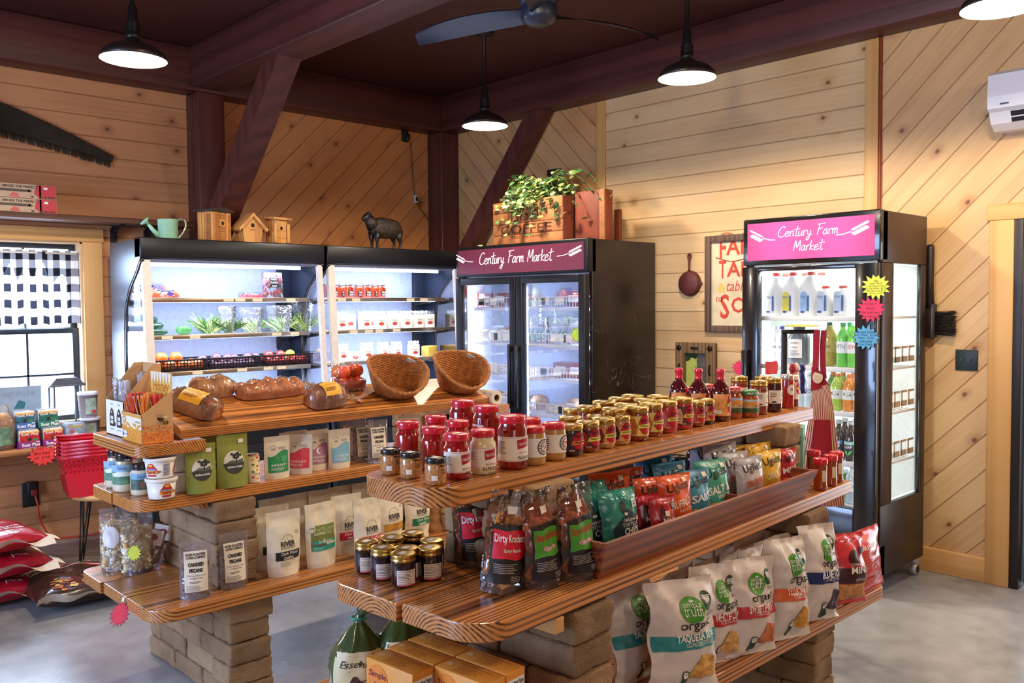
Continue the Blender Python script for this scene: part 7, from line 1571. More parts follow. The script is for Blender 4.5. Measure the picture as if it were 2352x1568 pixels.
bagfit('blue',None,.20,'snack_bag','darker blue chip bag at the very back under the top plank',1500,1046,.28,-.1,-.02)
bagfit('green',SN['green'],.20,'snack_bag','green salt and vinegar chip bag in the middle of the crate',1643,1058,.085,.06,-.12)
bagfit('silver',SN['silver'],.20,'snack_bag','silver sweet potato chip bag in front',1725,1050,.07,.04,-.10)
bagfit('silver',None,.20,'snack_bag','silver sweet potato chip bag just left of the front one',1690,1040,.14,-.05,-.12)
bagfit('silver',None,.20,'snack_bag','silver chip bag in the third row with a pointed corner',1655,1017,.20,.0,-.05)
bagfit('silver',None,.20,'snack_bag','silver chip bag at the very back under the top plank',1622,1012,.28,-.1,.0)
bagfit('yellow',SN['yellow'],.20,'snack_bag','yellow chip bag in front, right of the silver one',1770,1035,.08,.04,-.10)
bagfit('yellow',None,.20,'snack_bag','yellow chip bag behind the silver ones',1712,1022,.21,.0,-.04)
bagfit('yellow',None,.20,'snack_bag','yellow chip bag behind the front yellow one, below the block',1745,1018,.17,.08,-.06)
bagfit('red',SN['red'],.20,'snack_bag','red flavored chip bag at the right end of the crate',1808,1052,.10,.0,-.10)
bagfit('red',None,.20,'snack_bag','dark red chip bag behind the yellow ones',1785,1035,.20,.1,-.04)
bagfit('orange',None,.20,'snack_bag','orange-red bag in the shade behind the orange buffalo bags',1440,1075,.29,.1,0)
bagfit('orange',None,.20,'snack_bag','orange-red bag in the shade above the front teal bag',1400,1085,.26,-.2,-.05)
DJ=jar(.036,.12,P('#2a1a14',.15,coat=.9),BLKL,.018,.035,None,neck=.9,sh=.84,fill=.9)
for i,(px,py)in enumerate(((1545,1045),(1570,1055),(1556,1062),(1450,1075),(1475,1070),(1462,1090))):
 q=rv(px,py,.38+.04*(i%3));put('dj',DJ,'dark_jar','black-lidded jar in the shade behind the chip crate, %s from the left'%('fourth','sixth','fifth','first','third','second')[i],'jar',RG(q.x,.36+.05*(i%3),z),0,None,s=(1,1,max(.8,min(1.5,(q.z-z)/.12))))
q=rv(1582,1020,.42);put('bbq',None,'sauce_bottle','red-necked bottle standing on the middle shelf behind the silver chip bags','bottle',RG(q.x,.40,z),0)
p=at(1862,1130,z=z);t=thing('cracker_carton','pale teal carton of crackers at the right end of the chip crate','box',RG(rv(1828,1060,.16).x+.0,.17,z),RA+.35)
m=MB();m.rbox(-.05,.05,-.04,.04,0,.22,P('#7fb8a4',.45,nz=.06),b=.002);m.build('carton',t);m=MB();S=flatX(-.05);m.text(S,'BACK TO',.0,.175,.014,INK,0,w=.06,bold=.04);m.text(S,'NATURE',.0,.155,.014,INK,0,w=.06,bold=.04)
S=flatY(-.04);m.text(S,'BACK TO',0,.165,.024,P('#5a8a78',.5),0,w=.085,bold=.03);m.text(S,'NATURE',0,.13,.024,P('#5a8a78',.5),0,w=.085,bold=.03);m.ell(S,0,.05,.03,.025,P('#e0b48a',.5,nz=.2),0);m.build('label',t)
def shaker(t):
 r=.026;m=MB();m.lathe([(0,0),(r,0),(r,.012),(r*.94,.02),(r*.94,.095),(r*.96,.10),(0,.10)],P('#9a3c14',.15,coat=.9,nz=.12),28);m.build('shaker_body',t)
 m=MB();m.lathe([(r*1.0,.098),(r*1.04,.102),(r*1.04,.118),(r*.95,.122),(0,.123)],P('#d01828',.3,coat=.6),28);m.build('cap',t)
 m=MB();S=cyl(r*.95);m.ell(S,r*1.0,.052,.018,.022,P('#e0cba0',.5),0);m.rect(S,-r*.9,-r*.25,.035,.078,P('#e6d2a4',.5),0,5,1);m.ell(S,r*1.0,.052,.012,.015,P('#5a3020',.5),1);m.text(S,'G',r*1.0,.055,.008,P('#d81c30',.5),2,bold=.04);m.build('label',t)
for px,py,l in((1884,1128,'red-capped seasoning shaker nearest the viewer'),(1907,1118,'red-capped seasoning shaker, second in the row'),(1921,1109,'red-capped seasoning shaker at the far end of the row'),(1868,1105,'red-capped seasoning shaker behind the teal carton')):putR('shaker',shaker,'seasoning_shaker',l+', middle right island shelf','shaker',px,py,z,.026,.1,s=.98)
# ---------- lowest right shelf: large tortilla bags ----------
z=RZ3
def L_st(bar,word,chip,sub='TORTILLA CHIPS'):
 def lab(m,S,W_,H_):
  m.ell(S,W_*.02,H_*.74,W_*.15,H_*.115,P('#4a9a2c',.4,nz=.04),0,28,4);m.text(S,'simple',W_*.02,H_*.745,.024,WHT,2,w=W_*.20);m.text(S,'truth',W_*.02,H_*.685,.034,WHT,2,w=W_*.22,bold=.0);m.poly(S,[(W_*.0,H_*.81),(W_*.03,H_*.825),(W_*.07,H_*.815),(W_*.03,H_*.80)],WHT,2,1)
  m.ell(S,W_*.25,H_*.80,W_*.085,H_*.085,P('#1c4a2c',.4),1,20,4);m.text(S,'FREE',W_*.25,H_*.81,.014,WHT,2,w=W_*.12,bold=.03);m.text(S,'FROM',W_*.25,H_*.785,.014,WHT,2,w=W_*.12,bold=.03)
  m.lines(S,W_*.2,W_*.42,H_*.67,H_*.70,2,P('#6a6a64',.6),1,3,.4)
  m.text(S,'organic',W_*.10,H_*.545,.036,INK,2,w=W_*.50,bold=.01)
  m.rect(S,-W_*.44,W_*.47,H_*.40,H_*.525,P(bar,.4,nz=.04),1,14,5);m.text(S,word,W_*.10,H_*.455,.028,WHT,3,w=W_*.62,bold=.03);m.text(S,sub,W_*.14,H_*.42,.014,WHT,3,w=W_*.5)
  m.poly(S,[(-W_*.05,H_*.14),(W_*.12,H_*.34),(W_*.40,H_*.28),(W_*.42,H_*.12),(W_*.2,H_*.09)],P(chip,.6,nz=.3,ns=50),1,4);m.poly(S,[(W_*.1,H_*.11),(W_*.36,H_*.25),(W_*.44,H_*.09)],P(chip,.6,nz=.4,ns=70),2,3)
  m.ell(S,-W_*.08,H_*.16,W_*.055,H_*.045,P('#1c4a34',.4),2,16,2);m.ell(S,-W_*.09,H_*.075,W_*.055,H_*.04,P('#1c4a34',.4),2,16,2);m.rect(S,-W_*.125,-W_*.035,H_*.07,H_*.16,P('#1c4a34',.4),1,3,3);m.ell(S,-W_*.08,H_*.165,W_*.04,H_*.03,WHT,3,16,1);m.text(S,'USDA',-W_*.08,H_*.165,.007,P('#1c4a34',.4),4,w=W_*.06)
 return lab
STW=P('#dcd0c6',.42,coat=.15,nz=.05)
BG=lambda lab,s_,W_=.25,H_=.36,D_=.11:pouch(W_,H_,D_,STW,lab,'pillow',s_,wr=.014,nu=20,nv=30)
BH={}
def big(key,fn,H_,label,bx,by,tx,ty,pw,rz=-.30,rx=-.13,ry=0.,cat='chips',name='tortilla_chip_bag',W0=.25):
 """foot seen at bx, by; top edge seen at tx, ty; pw = seen width in pixels"""
 p=at(bx,by,z=z);D=(RW.inverted()@(p-CAMP)).z*-1;t_=at(tx,ty,X=p.x+.03);a=math.atan2(p.y,p.x);nrm_=RA+rz-PI/2
 fc=abs(math.cos(a-nrm_));wd=pw*D/FPX/fc;zt=CAMP.z+(at(tx,ty,z=.7)-CAMP).z*(math.hypot(p.x,p.y)/math.hypot(*(at(tx,ty,z=.7)-CAMP).xy))
 sz=(zt-z)/(H_*math.cos(rx));d=Vector((p.x,p.y,0)).normalized()*.035;return put(key,fn,name,label,cat,(p.x+d.x,p.y+d.y,z+.002),RA+rz,None,rx=rx,ry=ry,s=(wd/W0*1.06,min(1.1,sz),sz))
TQ=BG(L_st('#1f8a8c','TAQUERIA STYLE','#d9a04a','YELLOW CORN TORTILLA CHIPS'),61)
big('st_tq',TQ,.36,'white tortilla chip bag with a teal TAQUERIA band, nearest the viewer',1572,1600,1555,1350,150,ry=.06)
big('st_tq',None,.36,'white tortilla chip bag with a teal band, behind the nearest one on the left',1475,1570,1462,1345,105,rz=-.1,ry=-.08)
big('st_wc',BG(L_st('#c2303a','WHITE CORN','#d9a860'),62),.36,'white tortilla chip bag with a red WHITE CORN band',1645,1535,1615,1312,105,ry=.06)
big('st_sp',BG(L_st('#c8383a','SWEET POTATO','#c9703a','CORN TORTILLA CHIPS'),63),.36,'white chip bag with a red SWEET POTATO band in front',1726,1512,1695,1296,108,ry=.06)
big('st_yc',BG(L_st('#d9622c','YELLOW CORN','#d99a3c'),64),.36,'white chip bag with an orange YELLOW CORN band in front',1813,1476,1795,1250,86,ry=.05)
big('st_yc',None,.36,'white chip bag with an orange band in the row behind',1765,1450,1745,1262,90,rz=-.1)
big('st_bc',BG(L_st('#1c2a6a','BLUE CORN','#4a3a4a'),65),.36,'white chip bag with a navy BLUE CORN band',1885,1432,1868,1216,78,ry=.05)
for i,(bx_,by_,tx_,ty_)in enumerate(((1560,1500,1560,1330),(1665,1460,1665,1290),(1725,1420,1720,1250),(1800,1400,1790,1240))):big('st_wc',None,.36,'white chip bag in the shade at the back, %s from the left'%ord_[i],bx_,by_,tx_,ty_,95,rz=.1*(-1)**i)
def L_min2(m,S,W_,H_):
 m.rect(S,-W_*.4,W_*.44,H_*.30,H_*.52,P('#3a1418',.4),0,8,6);m.ell(S,-W_*.05,H_*.66,W_*.16,H_*.12,P('#3a1418',.4),1);m.text(S,'MINIS',W_*.08,H_*.44,.026,WHT,2,w=W_*.5,bold=.02,sl=.02);m.text(S,'CORNBREAD',W_*.05,H_*.55,.010,WHT,2,w=W_*.45);m.text(S,'CHICKEN CHIPS',W_*.12,H_*.33,.010,WHT,2,w=W_*.4)
 m.rect(S,-W_*.42,W_*.44,H_*.06,H_*.29,P('#c98a52',.6,nz=.4,ns=60),0,8,6);m.rect(S,W_*.15,W_*.4,H_*.70,H_*.80,P('#2a1a1a',.5),1,2,2)
 for i in range(8):m.rect(S,-W_*.4+W_*.1*i,-W_*.36+W_*.1*i,H_*(.88+.03*(i%2)),H_*(.90+.03*(i%2)),P('#4a3a34',.5),0,1,1)
big('mn2',pouch(.17,.26,.09,P('#d0303c',.3,coat=.5,nz=.05),L_min2,'pillow',66,wr=.007),.26,'red and brown cornbread MINIS chip bag near the far end',1950,1392,1925,1234,68,ry=.08,name='snack_bag',W0=.17)
def L_rav(m,S,W_,H_):
 m.text(S,'Revolution',-W_*.08,H_*.70,.024,P('#f2e0d0',.5),1,w=W_*.62,bold=.02);m.poly(S,[(-W_*.22,H_*.80),(W_*.1,H_*.84),(W_*.18,H_*.92),(-W_*.2,H_*.88)],P('#e8602c',.5),0,2)
 for i in range(5):m.text(S,('Mexican Style','crispy corn','chicken chips','protein','snack')[i],-W_*.08,H_*(.60-.05*i),.012,P('#e88a6a',.5),1)
 m.lines(S,-W_*.3,W_*.2,H_*.28,H_*.36,4,P('#e88a6a',.5),1,3);m.rect(S,-W_*.25,W_*.15,H_*.10,H_*.24,P('#d0503c',.5),1,3,3)
big('rav',pouch(.17,.25,.08,P('#d21c30',.25,coat=.7,nz=.04),L_rav,'pillow',67,wr=.006),.25,'bright red snack bag at the far end of the lowest right island shelf',1985,1366,1965,1226,82,rz=-.1,name='snack_bag',W0=.17)
# ---------- orange boxes and noodle bags at the near end ----------
def sbox(t):
 w,d,h=.165,.065,.225;m=MB();OR=P('#e89a3c',.45,nz=.05);m.rbox(-w/2,w/2,-d/2,d/2,0,h,OR,b=.002);m.build('carton',t)
 m=MB();S=flatY(-d/2);m.rect(S,-w*.49,w*.49,.002,h*.62,P('#e8b868',.45,nz=.2,ns=25),0,1,1);m.ell(S,-w*.24,h*.80,.036,.036,P('#e8862c',.45),1);m.text(S,'Simple',-w*.24,h*.80,.020,P('#7a1c24',.5),2,w=.062,bold=.02);m.text(S,'Mills',-w*.22,h*.70,.016,P('#7a1c24',.5),2,shear=.4,w=.04)
 m.text(S,'THIN',w*.28,h*.74,.008,P('#7a4a20',.5),2);m.text(S,'crackers',w*.28,h*.70,.006,P('#7a4a20',.5),2)
 for i,(a,b_)in enumerate(((0,0),(.011,0),(0,-.014),(.011,-.014))):m.poly(S,[(w*.12+a*1.6-.006,h*.66+b_),(w*.12+a*1.6,h*.66+b_+.007),(w*.12+a*1.6+.006,h*.66+b_),(w*.12+a*1.6,h*.66+b_-.007)],P(('#3a2a20','#d9d0c0','#e0d8c8','#3a2a20')[i],.5),2,1)
 S=lambda u,v,o:(w/2+o,u,v);m.rect(S,-d*.46,d*.46,.01,h*.92,WHT,0,1,1);m.text(S,'Nutrition Facts',0,h*.86,.008,INK,1,w=d*.82,bold=.03);m.rect(S,-d*.42,d*.42,h*.845,h*.852,INK,1,1,1);m.text(S,'140',d*.3,h*.77,.010,P('#7a1c24',.5),1,bold=.04);m.lines(S,-d*.42,d*.42,h*.2,h*.75,10,P('#4a3a3a',.6),1,3,.3)
 S=lambda u,v,o:(u,v,h+o);m.lines(S,-w*.2,w*.3,-.022,.012,4,P('#b8601c',.5),0,3,.25);m.text(S,'Almond Flour Crackers',w*.04,.014,.008,P('#b8601c',.5),0,w=w*.6,shear=.3);m.ell(S,-w*.38,.0,.010,.008,P('#f0c88a',.5),0,10,1);m.build('label',t)
cam_yaw=.0
bxs=((880,1520,'nearest orange almond cracker box with the full Simple logo',.64),(960,1490,'orange cracker box in the second row, left',.645),(1025,1545,'orange cracker box in the front row, right of the first',.645),(1010,1465,'orange cracker box at the back left',.65),(1080,1515,'orange cracker box at the right with a readable nutrition panel',.65))
for i,(dx_,dy_,l)in enumerate(((0,0,bxs[0][2]),(.069,.012,bxs[1][2]),(.085,-.158,bxs[2][2]),(.138,.018,bxs[3][2]),(.156,-.150,bxs[4][2]))):
 put('sbox',sbox,'cracker_box',l,'box',(1.206+dx_,1.68+dy_,RZ3+.002),-PI/2+.1)
NG=P('#3f4f24',.25,coat=.7,nz=.25,ns=20)
def noodle(t):
 m=MB()
 def f(u,v,g=0):
  a=2*PI*u;zz=.335*min(v,.8)+.15*max(0,v-.8);k=(1-.05*math.cos(v*9))*(1 if v<.45 else max(.16,1-((v-.45)/.31)**1.7*.9)if v<.78 else .16+1.6*(v-.78))
  n=1+.07*noise.noise(Vector((math.cos(a)*2,math.sin(a)*2,v*5)))+(.12*math.sin(a*9)*max(0,(v-.45))*1.6)+.10*noise.noise(Vector((math.cos(a)*5,math.sin(a)*5,v*14)))*(v>.4);return(.075*k*n*math.cos(a)+(.36*max(0,v-.78)),.055*k*n*math.sin(a),zz+.0)
 m.grid(f,48,34,NG);m.build('bag_body',t)
 m=MB();m.grid(lambda u,v:(lambda p:(p[0]*1.012,p[1]*1.03,p[2]))(f(.58+.36*u,.05+.50*v)),14,10,P('#e0cfa0',.5,nz=.05))
 S=lambda u,v,o:(lambda p:(p[0]*1.03,p[1]*1.06,p[2]))(f(.755+u*2.4,v/.335))
 m.text(S,'Essenhaus',0,.148,.018,INK,0,w=.10,shear=.3);m.text(S,'AMISH EGG',0,.072,.016,P('#3a2418',.5),0,w=.095,bold=.02);m.text(S,'NOODLES',0,.050,.016,P('#3a2418',.5),0,w=.09,bold=.02);m.poly(S,[(-.03,.105),(-.02,.125),(-.012,.125),(-.01,.112),(.015,.116),(.02,.106),(.0,.104)],P('#4a1c14',.5),0,1);m.build('label',t)
 m=MB();m.tube([(.02*math.cos(a)*1.,.016*math.sin(a),.258+.002*math.sin(3*a))for a in[2*PI*i/14 for i in range(14)]],.0028,P('#2c9a7a',.5),6,True);m.tube([(0,-.016,.268),(-.006,-.02,.29),(-.004,-.02,.305)],.002,P('#2c9a7a',.5),5);m.build('twist_tie',t)
p=at(835,1500,z=.62);put('noodle',noodle,'noodle_bag','green-topped bag of egg noodles tied with a teal twist tie, at the bottom edge','noodles',(p.x-.0,p.y+.02,RZ3+.002),-.5)
p=at(945,1455,z=.72);put('noodle',None,'noodle_bag','green noodle bag behind the orange cracker boxes','noodles',(p.x+.10,p.y+.16,RZ3+.002),-.2,s=(1.15,1.1,1.08))
# ---------- apron stand ----------
p=at(1838,757,X=3.62);BK=P('#141114',.4)
st=thing('display_stand','black square-frame stand holding aprons beside the drinks cooler','stand',(p.x,p.y,0),-.72)
m=MB();hw=.072;zt_=p.z
m.rbox(-hw-.012,hw+.012,-.01,.01,zt_-.018,zt_,BK);
for sx in(-hw,hw):m.rbox(sx-.011,sx+.011,-.01,.01,.02,zt_-.018,BK)
m.rbox(-.095,.095,-.06,.06,0,.02,BK);m.rbox(-hw,hw,-.008,.008,.6,.62,BK);m.build('stand_frame',st)
m=MB();m.grid(lambda u,v:(.03+.09*math.sin(u*PI*.55)-.02,-.012-.004*v,zt_-.19*u*0+(.004 if 0 else 0)),1,1,BK)if 0 else None
def stripes():
 m_,nt,b,out=newmat('ticking_stripe_cloth');L=nt.links.new;tc=N(nt,'ShaderNodeTexCoord');sp=N(nt,'ShaderNodeSeparateXYZ');L(tc.outputs['UV'],sp.inputs[0])
 a=N(nt,'ShaderNodeMath',operation='MULTIPLY');a.inputs[1].default_value=22;L(sp.outputs[0],a.inputs[0]);f=N(nt,'ShaderNodeMath',operation='FRACT');L(a.outputs[0],f.inputs[0])
 g=N(nt,'ShaderNodeMath',operation='LESS_THAN');g.inputs[1].default_value=.42;L(f.outputs[0],g.inputs[0]);mx=N(nt,'ShaderNodeMixRGB');mx.inputs[1].default_value=C('#e8cfae');mx.inputs[2].default_value=C('#a8343a');L(g.outputs[0],mx.inputs[0])
 L(mx.outputs[0],b.inputs['Base Color']);b.inputs['Roughness'].default_value=.9;return m_
AR=P('#a01626',.85,nz=.06)
ap=thing('apron','red and cream striped apron with a dark red pocket hanging from the black stand','apron',(0,0,0))
def wp(px,py,d=0):q=at(px,py,X=3.60);dr=Vector((q.x,q.y,0)).normalized();return q-dr*d
L0=[(1862,893),(1866,905),(1859,950),(1850,1000),(1842,1040),(1836,1080),(1852,1120),(1868,1160)];R0=[(1905,880),(1909,905),(1916,950),(1921,1000),(1925,1030),(1929,1060),(1934,1110),(1940,1160)]
def ev(A,t):
 k=t*(len(A)-1);i=min(int(k),len(A)-2);f=k-i;return(A[i][0]*(1-f)+A[i+1][0]*f,A[i][1]*(1-f)+A[i+1][1]*f)
def apf(u,v,d=0):
 a,b_=ev(L0,v),ev(R0,v);px=a[0]+(b_[0]-a[0])*u;py=a[1]+(b_[1]-a[1])*u;return wp(px,py,.012*math.sin(u*9+v*3)*v+.035*(1-v)*0+d+.02)
nu,nv=24,24
m=MB();m.grid(lambda u,v:apf(u,1-v),nu,nv,stripes());m.grid(lambda u,v:apf(1-u,1-v,-.002),nu,nv,AR);o=m.build('striped_cloth',ap);uvl=o.data.uv_layers.new(name='UVMap')
nvt=(nu+1)*(nv+1)
for lp in o.data.loops:i=lp.vertex_index%nvt;uvl.data[lp.index].uv=((i%(nu+1))/nu*.62,(i//(nu+1))/nv)
m=MB();m.grid(lambda u,v:apf(.24+.60*u-.05*(1-v),.70-.38*v,.006),8,8,AR);m.build('pocket',ap)
m=MB();BB=[(1862,893),(1905,880),(1898,840),(1863,845)]
m.grid(lambda u,v:wp((1862+(1905-1862)*u)*(1-v)+(1864+(1888-1864)*u)*v,(896-10*u)*(1-v)+(840+14*u)*v,.022+.004*math.sin(u*6)),8,6,AR)
m.grid(lambda u,v:wp(1868+14*u-4*(1-v)+2,757+88*(1-v),.026+.0*v),3,10,P('#a81c2c',.85));m.grid(lambda u,v:wp(1886+13*u-3*(1-v)*v*4,758+110*(1-v),.018),3,10,P('#94142a',.85));m.build('bib',ap)
m=MB();m.poly(lambda u,v,o:wp(1878+u,865-v,.03+o),[(12*math.cos(2*PI*i/24),14*math.sin(2*PI*i/24)-0)for i in range(24)if not(2<i<8)],P('#e6cfa4',.7),1,2);m.build('round_tag',ap)
m=MB();m.grid(lambda u,v:wp(1796+10*u-3*(1-v),757+120*(1-v),.02),3,10,P('#c98a78',.85));tag(m.build('apron_strap'),'pale pink strap hanging from the left of the black stand','apron')
m=MB();m.grid(lambda u,v:wp(1758+27*u+2*math.sin(v*3),858-28*v+3*math.cos(u*3),.03-.01*math.sin(u*PI)),8,8,P('#e0443a',.8));m.grid(lambda u,v:wp(1785-27*u,858-28*v,.01),8,8,P('#e0443a',.8));tag(m.build('oven_mitt'),'bright red cloth mitt in front of the drinks cooler shelf','cloth')
def mill(col):
 def fn(t):
  m=MB();m.lathe([(0,0),(.02,0),(.02,.01),(.014,.03),(.018,.06),(.012,.09),(.013,.10),(0,.10)],P(col,.3,coat=.7),20);m.build('mill_body',t);m=MB();m.lathe([(.013,.10),(.018,.115),(.012,.132),(.006,.138),(0,.142)],P(col,.3,coat=.7),20);m.build('mill_head',t)
 return fn
for i,(px,c,l)in enumerate(((1807,'#b81c28','red'),(1815,'#ded0bc','cream'),(1828,'#1c2a7a','navy blue'))):
 q=rv(px,832,.46);put('mill'+c,mill(c),'pepper_mill','%s pepper mill standing at the back of the top right island shelf'%l,'pepper mill',RG(q.x,.43,RZ1+.0005),0,s=(1,1,(q.z-RZ1)/.142))
q=at(1842,748,X=3.62);m=MB();star(m,lambda u,v,o:(u,v,o),0,0,.07,P('#b8a838',.7),14,0,11);o=m.build('star_sign');o.location=(q.x,q.y,q.z);o.rotation_euler=(.06,0,-.72);tag(o,'yellow star sign lying flat on top of the black stand','sign')
# ================= on top of the coolers =================
TZ=CH+.0005
p=at(420,548,Y=5.72);MINT=P('#8fc0a4',.5,nz=.1)
t=thing('watering_can','mint green metal watering can on top of the produce cooler','watering can',(p.x-.09,5.74,TZ),-.05)
m=MB();m.lathe([(0,0),(.058,0),(.060,.004),(.064,.145),(.066,.149),(.062,.149),(.058,.01),(0,.008)],MINT,36);m.build('can_body',t)
m=MB();m.tube([(-.052,0,.035),(-.09,0,.07),(-.125,0,.112)],[.020,.014,.010],MINT,14);m.build('spout',t)
m=MB();m.T=Matrix.Translation((-.128,0,.116))@Matrix.Rotation(-.85,4,'Y');m.lathe([(.008,-.004),(.014,.01),(.033,.024),(.033,.03),(.0,.034)],MINT,24);m.build('rose',t)
m=MB();m.tube(smooth([(.06,0,.14),(.085,0,.158),(.11,0,.15),(.118,0,.115),(.10,0,.07),(.064,0,.025)],5),.004,P('#9aa89a',.35,me=.7),8,flat=1.8);m.build('handle',t)
PNE=wood('birdhouse_pine','#d9a05a','#b0713a','Z',80,.6,dist=2.,cz=-.3)
def hole(m,x,z,r,y):m.tube([(x,y-.0006,z),(x,y+.001,z)],r,BLK,20)
a,b_=at(458,548,Y=5.66),at(537,552,Y=5.66)
t=thing('birdhouse','pine birdhouse with louvred shutters and a dark slate roof, leftmost of three','birdhouse',((a.x+b_.x)/2+.01,5.72,TZ),.38)
w=.083;h=.215
m=MB();m.rbox(-w,w,-w*.8,w*.8,0,h,PNE,b=.002);hole(m,.012,.14,.013,-w*.8);m.build('house_box',t)
m=MB()
for sx in(-w+.004,w-.045):
 m.rbox(sx,sx+.041,-w*.8-.012,-w*.8,.0,h-.004,PNE,b=.002)
for i in range(14):z_=.012+i*.0105;
for i in range(17):
 z_=.016+i*.011
 m.box(-w+.012,-w+.036,-w*.8-.016,-w*.8-.011,z_,z_+.007,P('#b8743a',.6));m.box(w-.036,w-.012,-w*.8-.016,-w*.8-.011,z_,z_+.007,P('#b8743a',.6));m.box(-.03,.03,-w*.8-.004,-w*.8,z_,z_+.004,P('#a8672f',.6))if not(.12<z_<.16)else None
 m.box(-w-.003,-w,-.05,-.01,z_,z_+.007,P('#8a5228',.6))
m.build('shutters',t);m=MB();SLT=P('#3c3432',.8,nz=.3);m.prism([(-w-.02,h),(w+.02,h),(w+.016,h+.012),(0,h+.03),(-w-.016,h+.012)],-w*.8-.02,w*.8+.02,SLT,'y');m.build('roof',t)
a=at(578,552,Y=5.66);t=thing('birdhouse','gabled pine birdhouse with a tapering front, in the middle of three','birdhouse',(a.x,5.70,TZ),.05);t.scale=(1.15,1.1,1.22)
m=MB();m.prism([(-.052,0),(.052,0),(.068,.10),(0,.165),(-.068,.10)],-.05,.05,PNE,'y');hole(m,0,.112,.012,-.05);m.prism([(-.012,.083),(.012,.083),(.02,.09),(-.02,.09)],-.054,-.05,P('#a8672f',.6),'y');m.build('house_box',t)
m=MB()
for s_ in(-1,1):m.prism([(0,.183),(s_*.098,.09),(s_*.088,.078),(0,.163)][::s_],-.065,.06,PNE,'y')
m.build('roof',t)
a=at(642,555,Y=5.66);t=thing('birdhouse','small pine birdhouse with a flat slanted roof and open shutters, rightmost of three','birdhouse',(a.x,5.70,TZ),.25);t.scale=(1.05,1,1.28)
m=MB();m.rbox(-.052,.052,-.05,.05,0,.15,PNE,b=.002);hole(m,.0,.10,.011,-.05)
for z_ in(.045,.085):m.box(-.05,.05,-.0508,-.05,z_,z_+.002,P('#8a5228',.6))
m.build('house_box',t);m=MB();m.rbox(-.07,-.045,-.062,-.05,.02,.125,PNE,b=.002);m.rbox(.045,.07,-.062,-.05,.02,.125,PNE,b=.002);m.build('shutters',t)
m=MB();m.prism([(-.07,.146),(.055,.152),(.055,.164),(-.07,.158)],-.078,.078,PNE,'x');m.build('roof',t)
p=at(886,562,Y=5.66);WOOL=P('#2c2018',.5,nz=.35,ns=60,bump=.9,bs=90,coat=.2)
b0_=thing('display_board','thin wooden board under the black sheep figure','board',(p.x,5.68,TZ));m=MB();m.rbox(-.17,.17,-.05,.05,0,.008,PNE,b=.002);m.build('board',b0_)
t=thing('sheep_figure','dark bronze-coloured sheep figure facing left on top of the dairy cooler','figurine',(p.x+.01,5.68,TZ+.0085));t.scale=(1.25,1.2,1.22)
m=MB()
def bod(u,v):
 a=2*PI*u;x=-.125+.25*v;e=max(0,1-abs(2*v-1)**3.2)**.5;rz=.062*e*(1.02+.05*math.sin(v*3));ry=.048*e
 k=1+.09*noise.noise(Vector((x*42,math.cos(a)*2.4,math.sin(a)*2.4)))
 return(x,ry*math.cos(a)*k,.135+.006*(1-v)+rz*math.sin(a)*k)
m.grid(bod,36,40,WOOL)
m.tube([(-.085,0,.145),(-.112,0,.178),(-.128,0,.205)],[.045,.036,.026],WOOL,16);m.tube([(-.118,0,.214),(-.138,0,.205),(-.160,0,.190),(-.167,0,.184)],[.022,.021,.014,.010],P('#1a1412',.5),14)
m.ball((-.122,0,.222),.018,WOOL,8)
for s_ in(-1,1):m.tube([(-.122,s_*.018,.214),(-.112,s_*.036,.206),(-.108,s_*.042,.198)],[.006,.008,.003],P('#1a1412',.5),8,flat=.5)
for x,y in((-.088,.02),(-.075,-.022),(.070,.022),(.09,-.02)):
 f=x>0;m.tube([(x,y,.11),(x+(.006 if f else-.002),y,.07),(x+(.014 if f else 0),y,.045),(x+(.006 if f else 0),y,.012),(x+(.002),y,0)],[.030 if f else .024,.016,.0085,.0075,.010],P('#16110f',.45),10)
m.ball((.123,0,.125),.013,WOOL,8,sz=1.5);m.build('sheep_body',t)
CX_=XF+.12
a,b_,c_=at(1133,560,X=CX_),at(1292,545,X=CX_),at(1292,440,X=CX_)
CRT=P('#a8693a',.7,nz=.22,ns=14);CRD=P('#7a361c',.65,nz=.2,ns=9)
TZ2=HT+.001;w=a.y-b_.y;h=.33
t=thing('coffee_crate','old wooden crate stencilled LION COFFEE holding the ivy, on the double cooler','crate',(CX_,b_.y,TZ2))
m=MB();
for i in range(4):m.rbox(0,.014,0,w,i*h/4+.0015,(i+1)*h/4-.0015,CRT,b=.002)
for i in range(3):m.rbox(.30,.314,0,w,i*h/3+.001,(i+1)*h/3-.001,CRT,b=.002)
m.rbox(.014,.30,0,.016,0,h,CRD,b=.002);m.rbox(.014,.30,w-.016,w,0,h,CRT,b=.002);m.rbox(.014,.30,.016,w-.016,0,.012,CRT,b=.002);m.build('crate_boards',t)
m=MB();S=lambda u,v,o:(-o,w-u,v);IK=P('#5a2a18',.8,nz=.3,ns=60)
m.text(S,'WOOLSON SPICE CO.',w/2+.03,.245,.034,IK,0,w=w*.72);m.text(S,'LION',w/2-.02,.175,.062,IK,0,w=w*.40,bold=.02);m.text(S,'COFFEE',w/2-.01,.085,.068,IK,0,w=w*.74,bold=.02);m.text(S,'TOLEDO, OHIO.',w/2,.048,.024,IK,0,w=w*.45,bold=.02)
for s_ in(-1,1):
 for q in range(2):m.tube([S(w/2+s_*(.135+.03*q)+.010*math.cos(a_),.205+.008*math.sin(a_)*s_,.0005)for a_ in[2*PI*i/10 for i in range(9)]],.0016,IK,4)
m.build('stencil_lettering',t)
a2,b2,c2_=at(1300,540,X=XF+.2),at(1385,545,X=XF+.2),at(1385,432,X=XF+.2)
t=thing('wooden_crate','reddish old wooden crate right of the LION COFFEE crate on the double cooler','crate',(XF+.22,b2.y-.005,TZ2));w2=b_.y-b2.y-.02;h2=.35
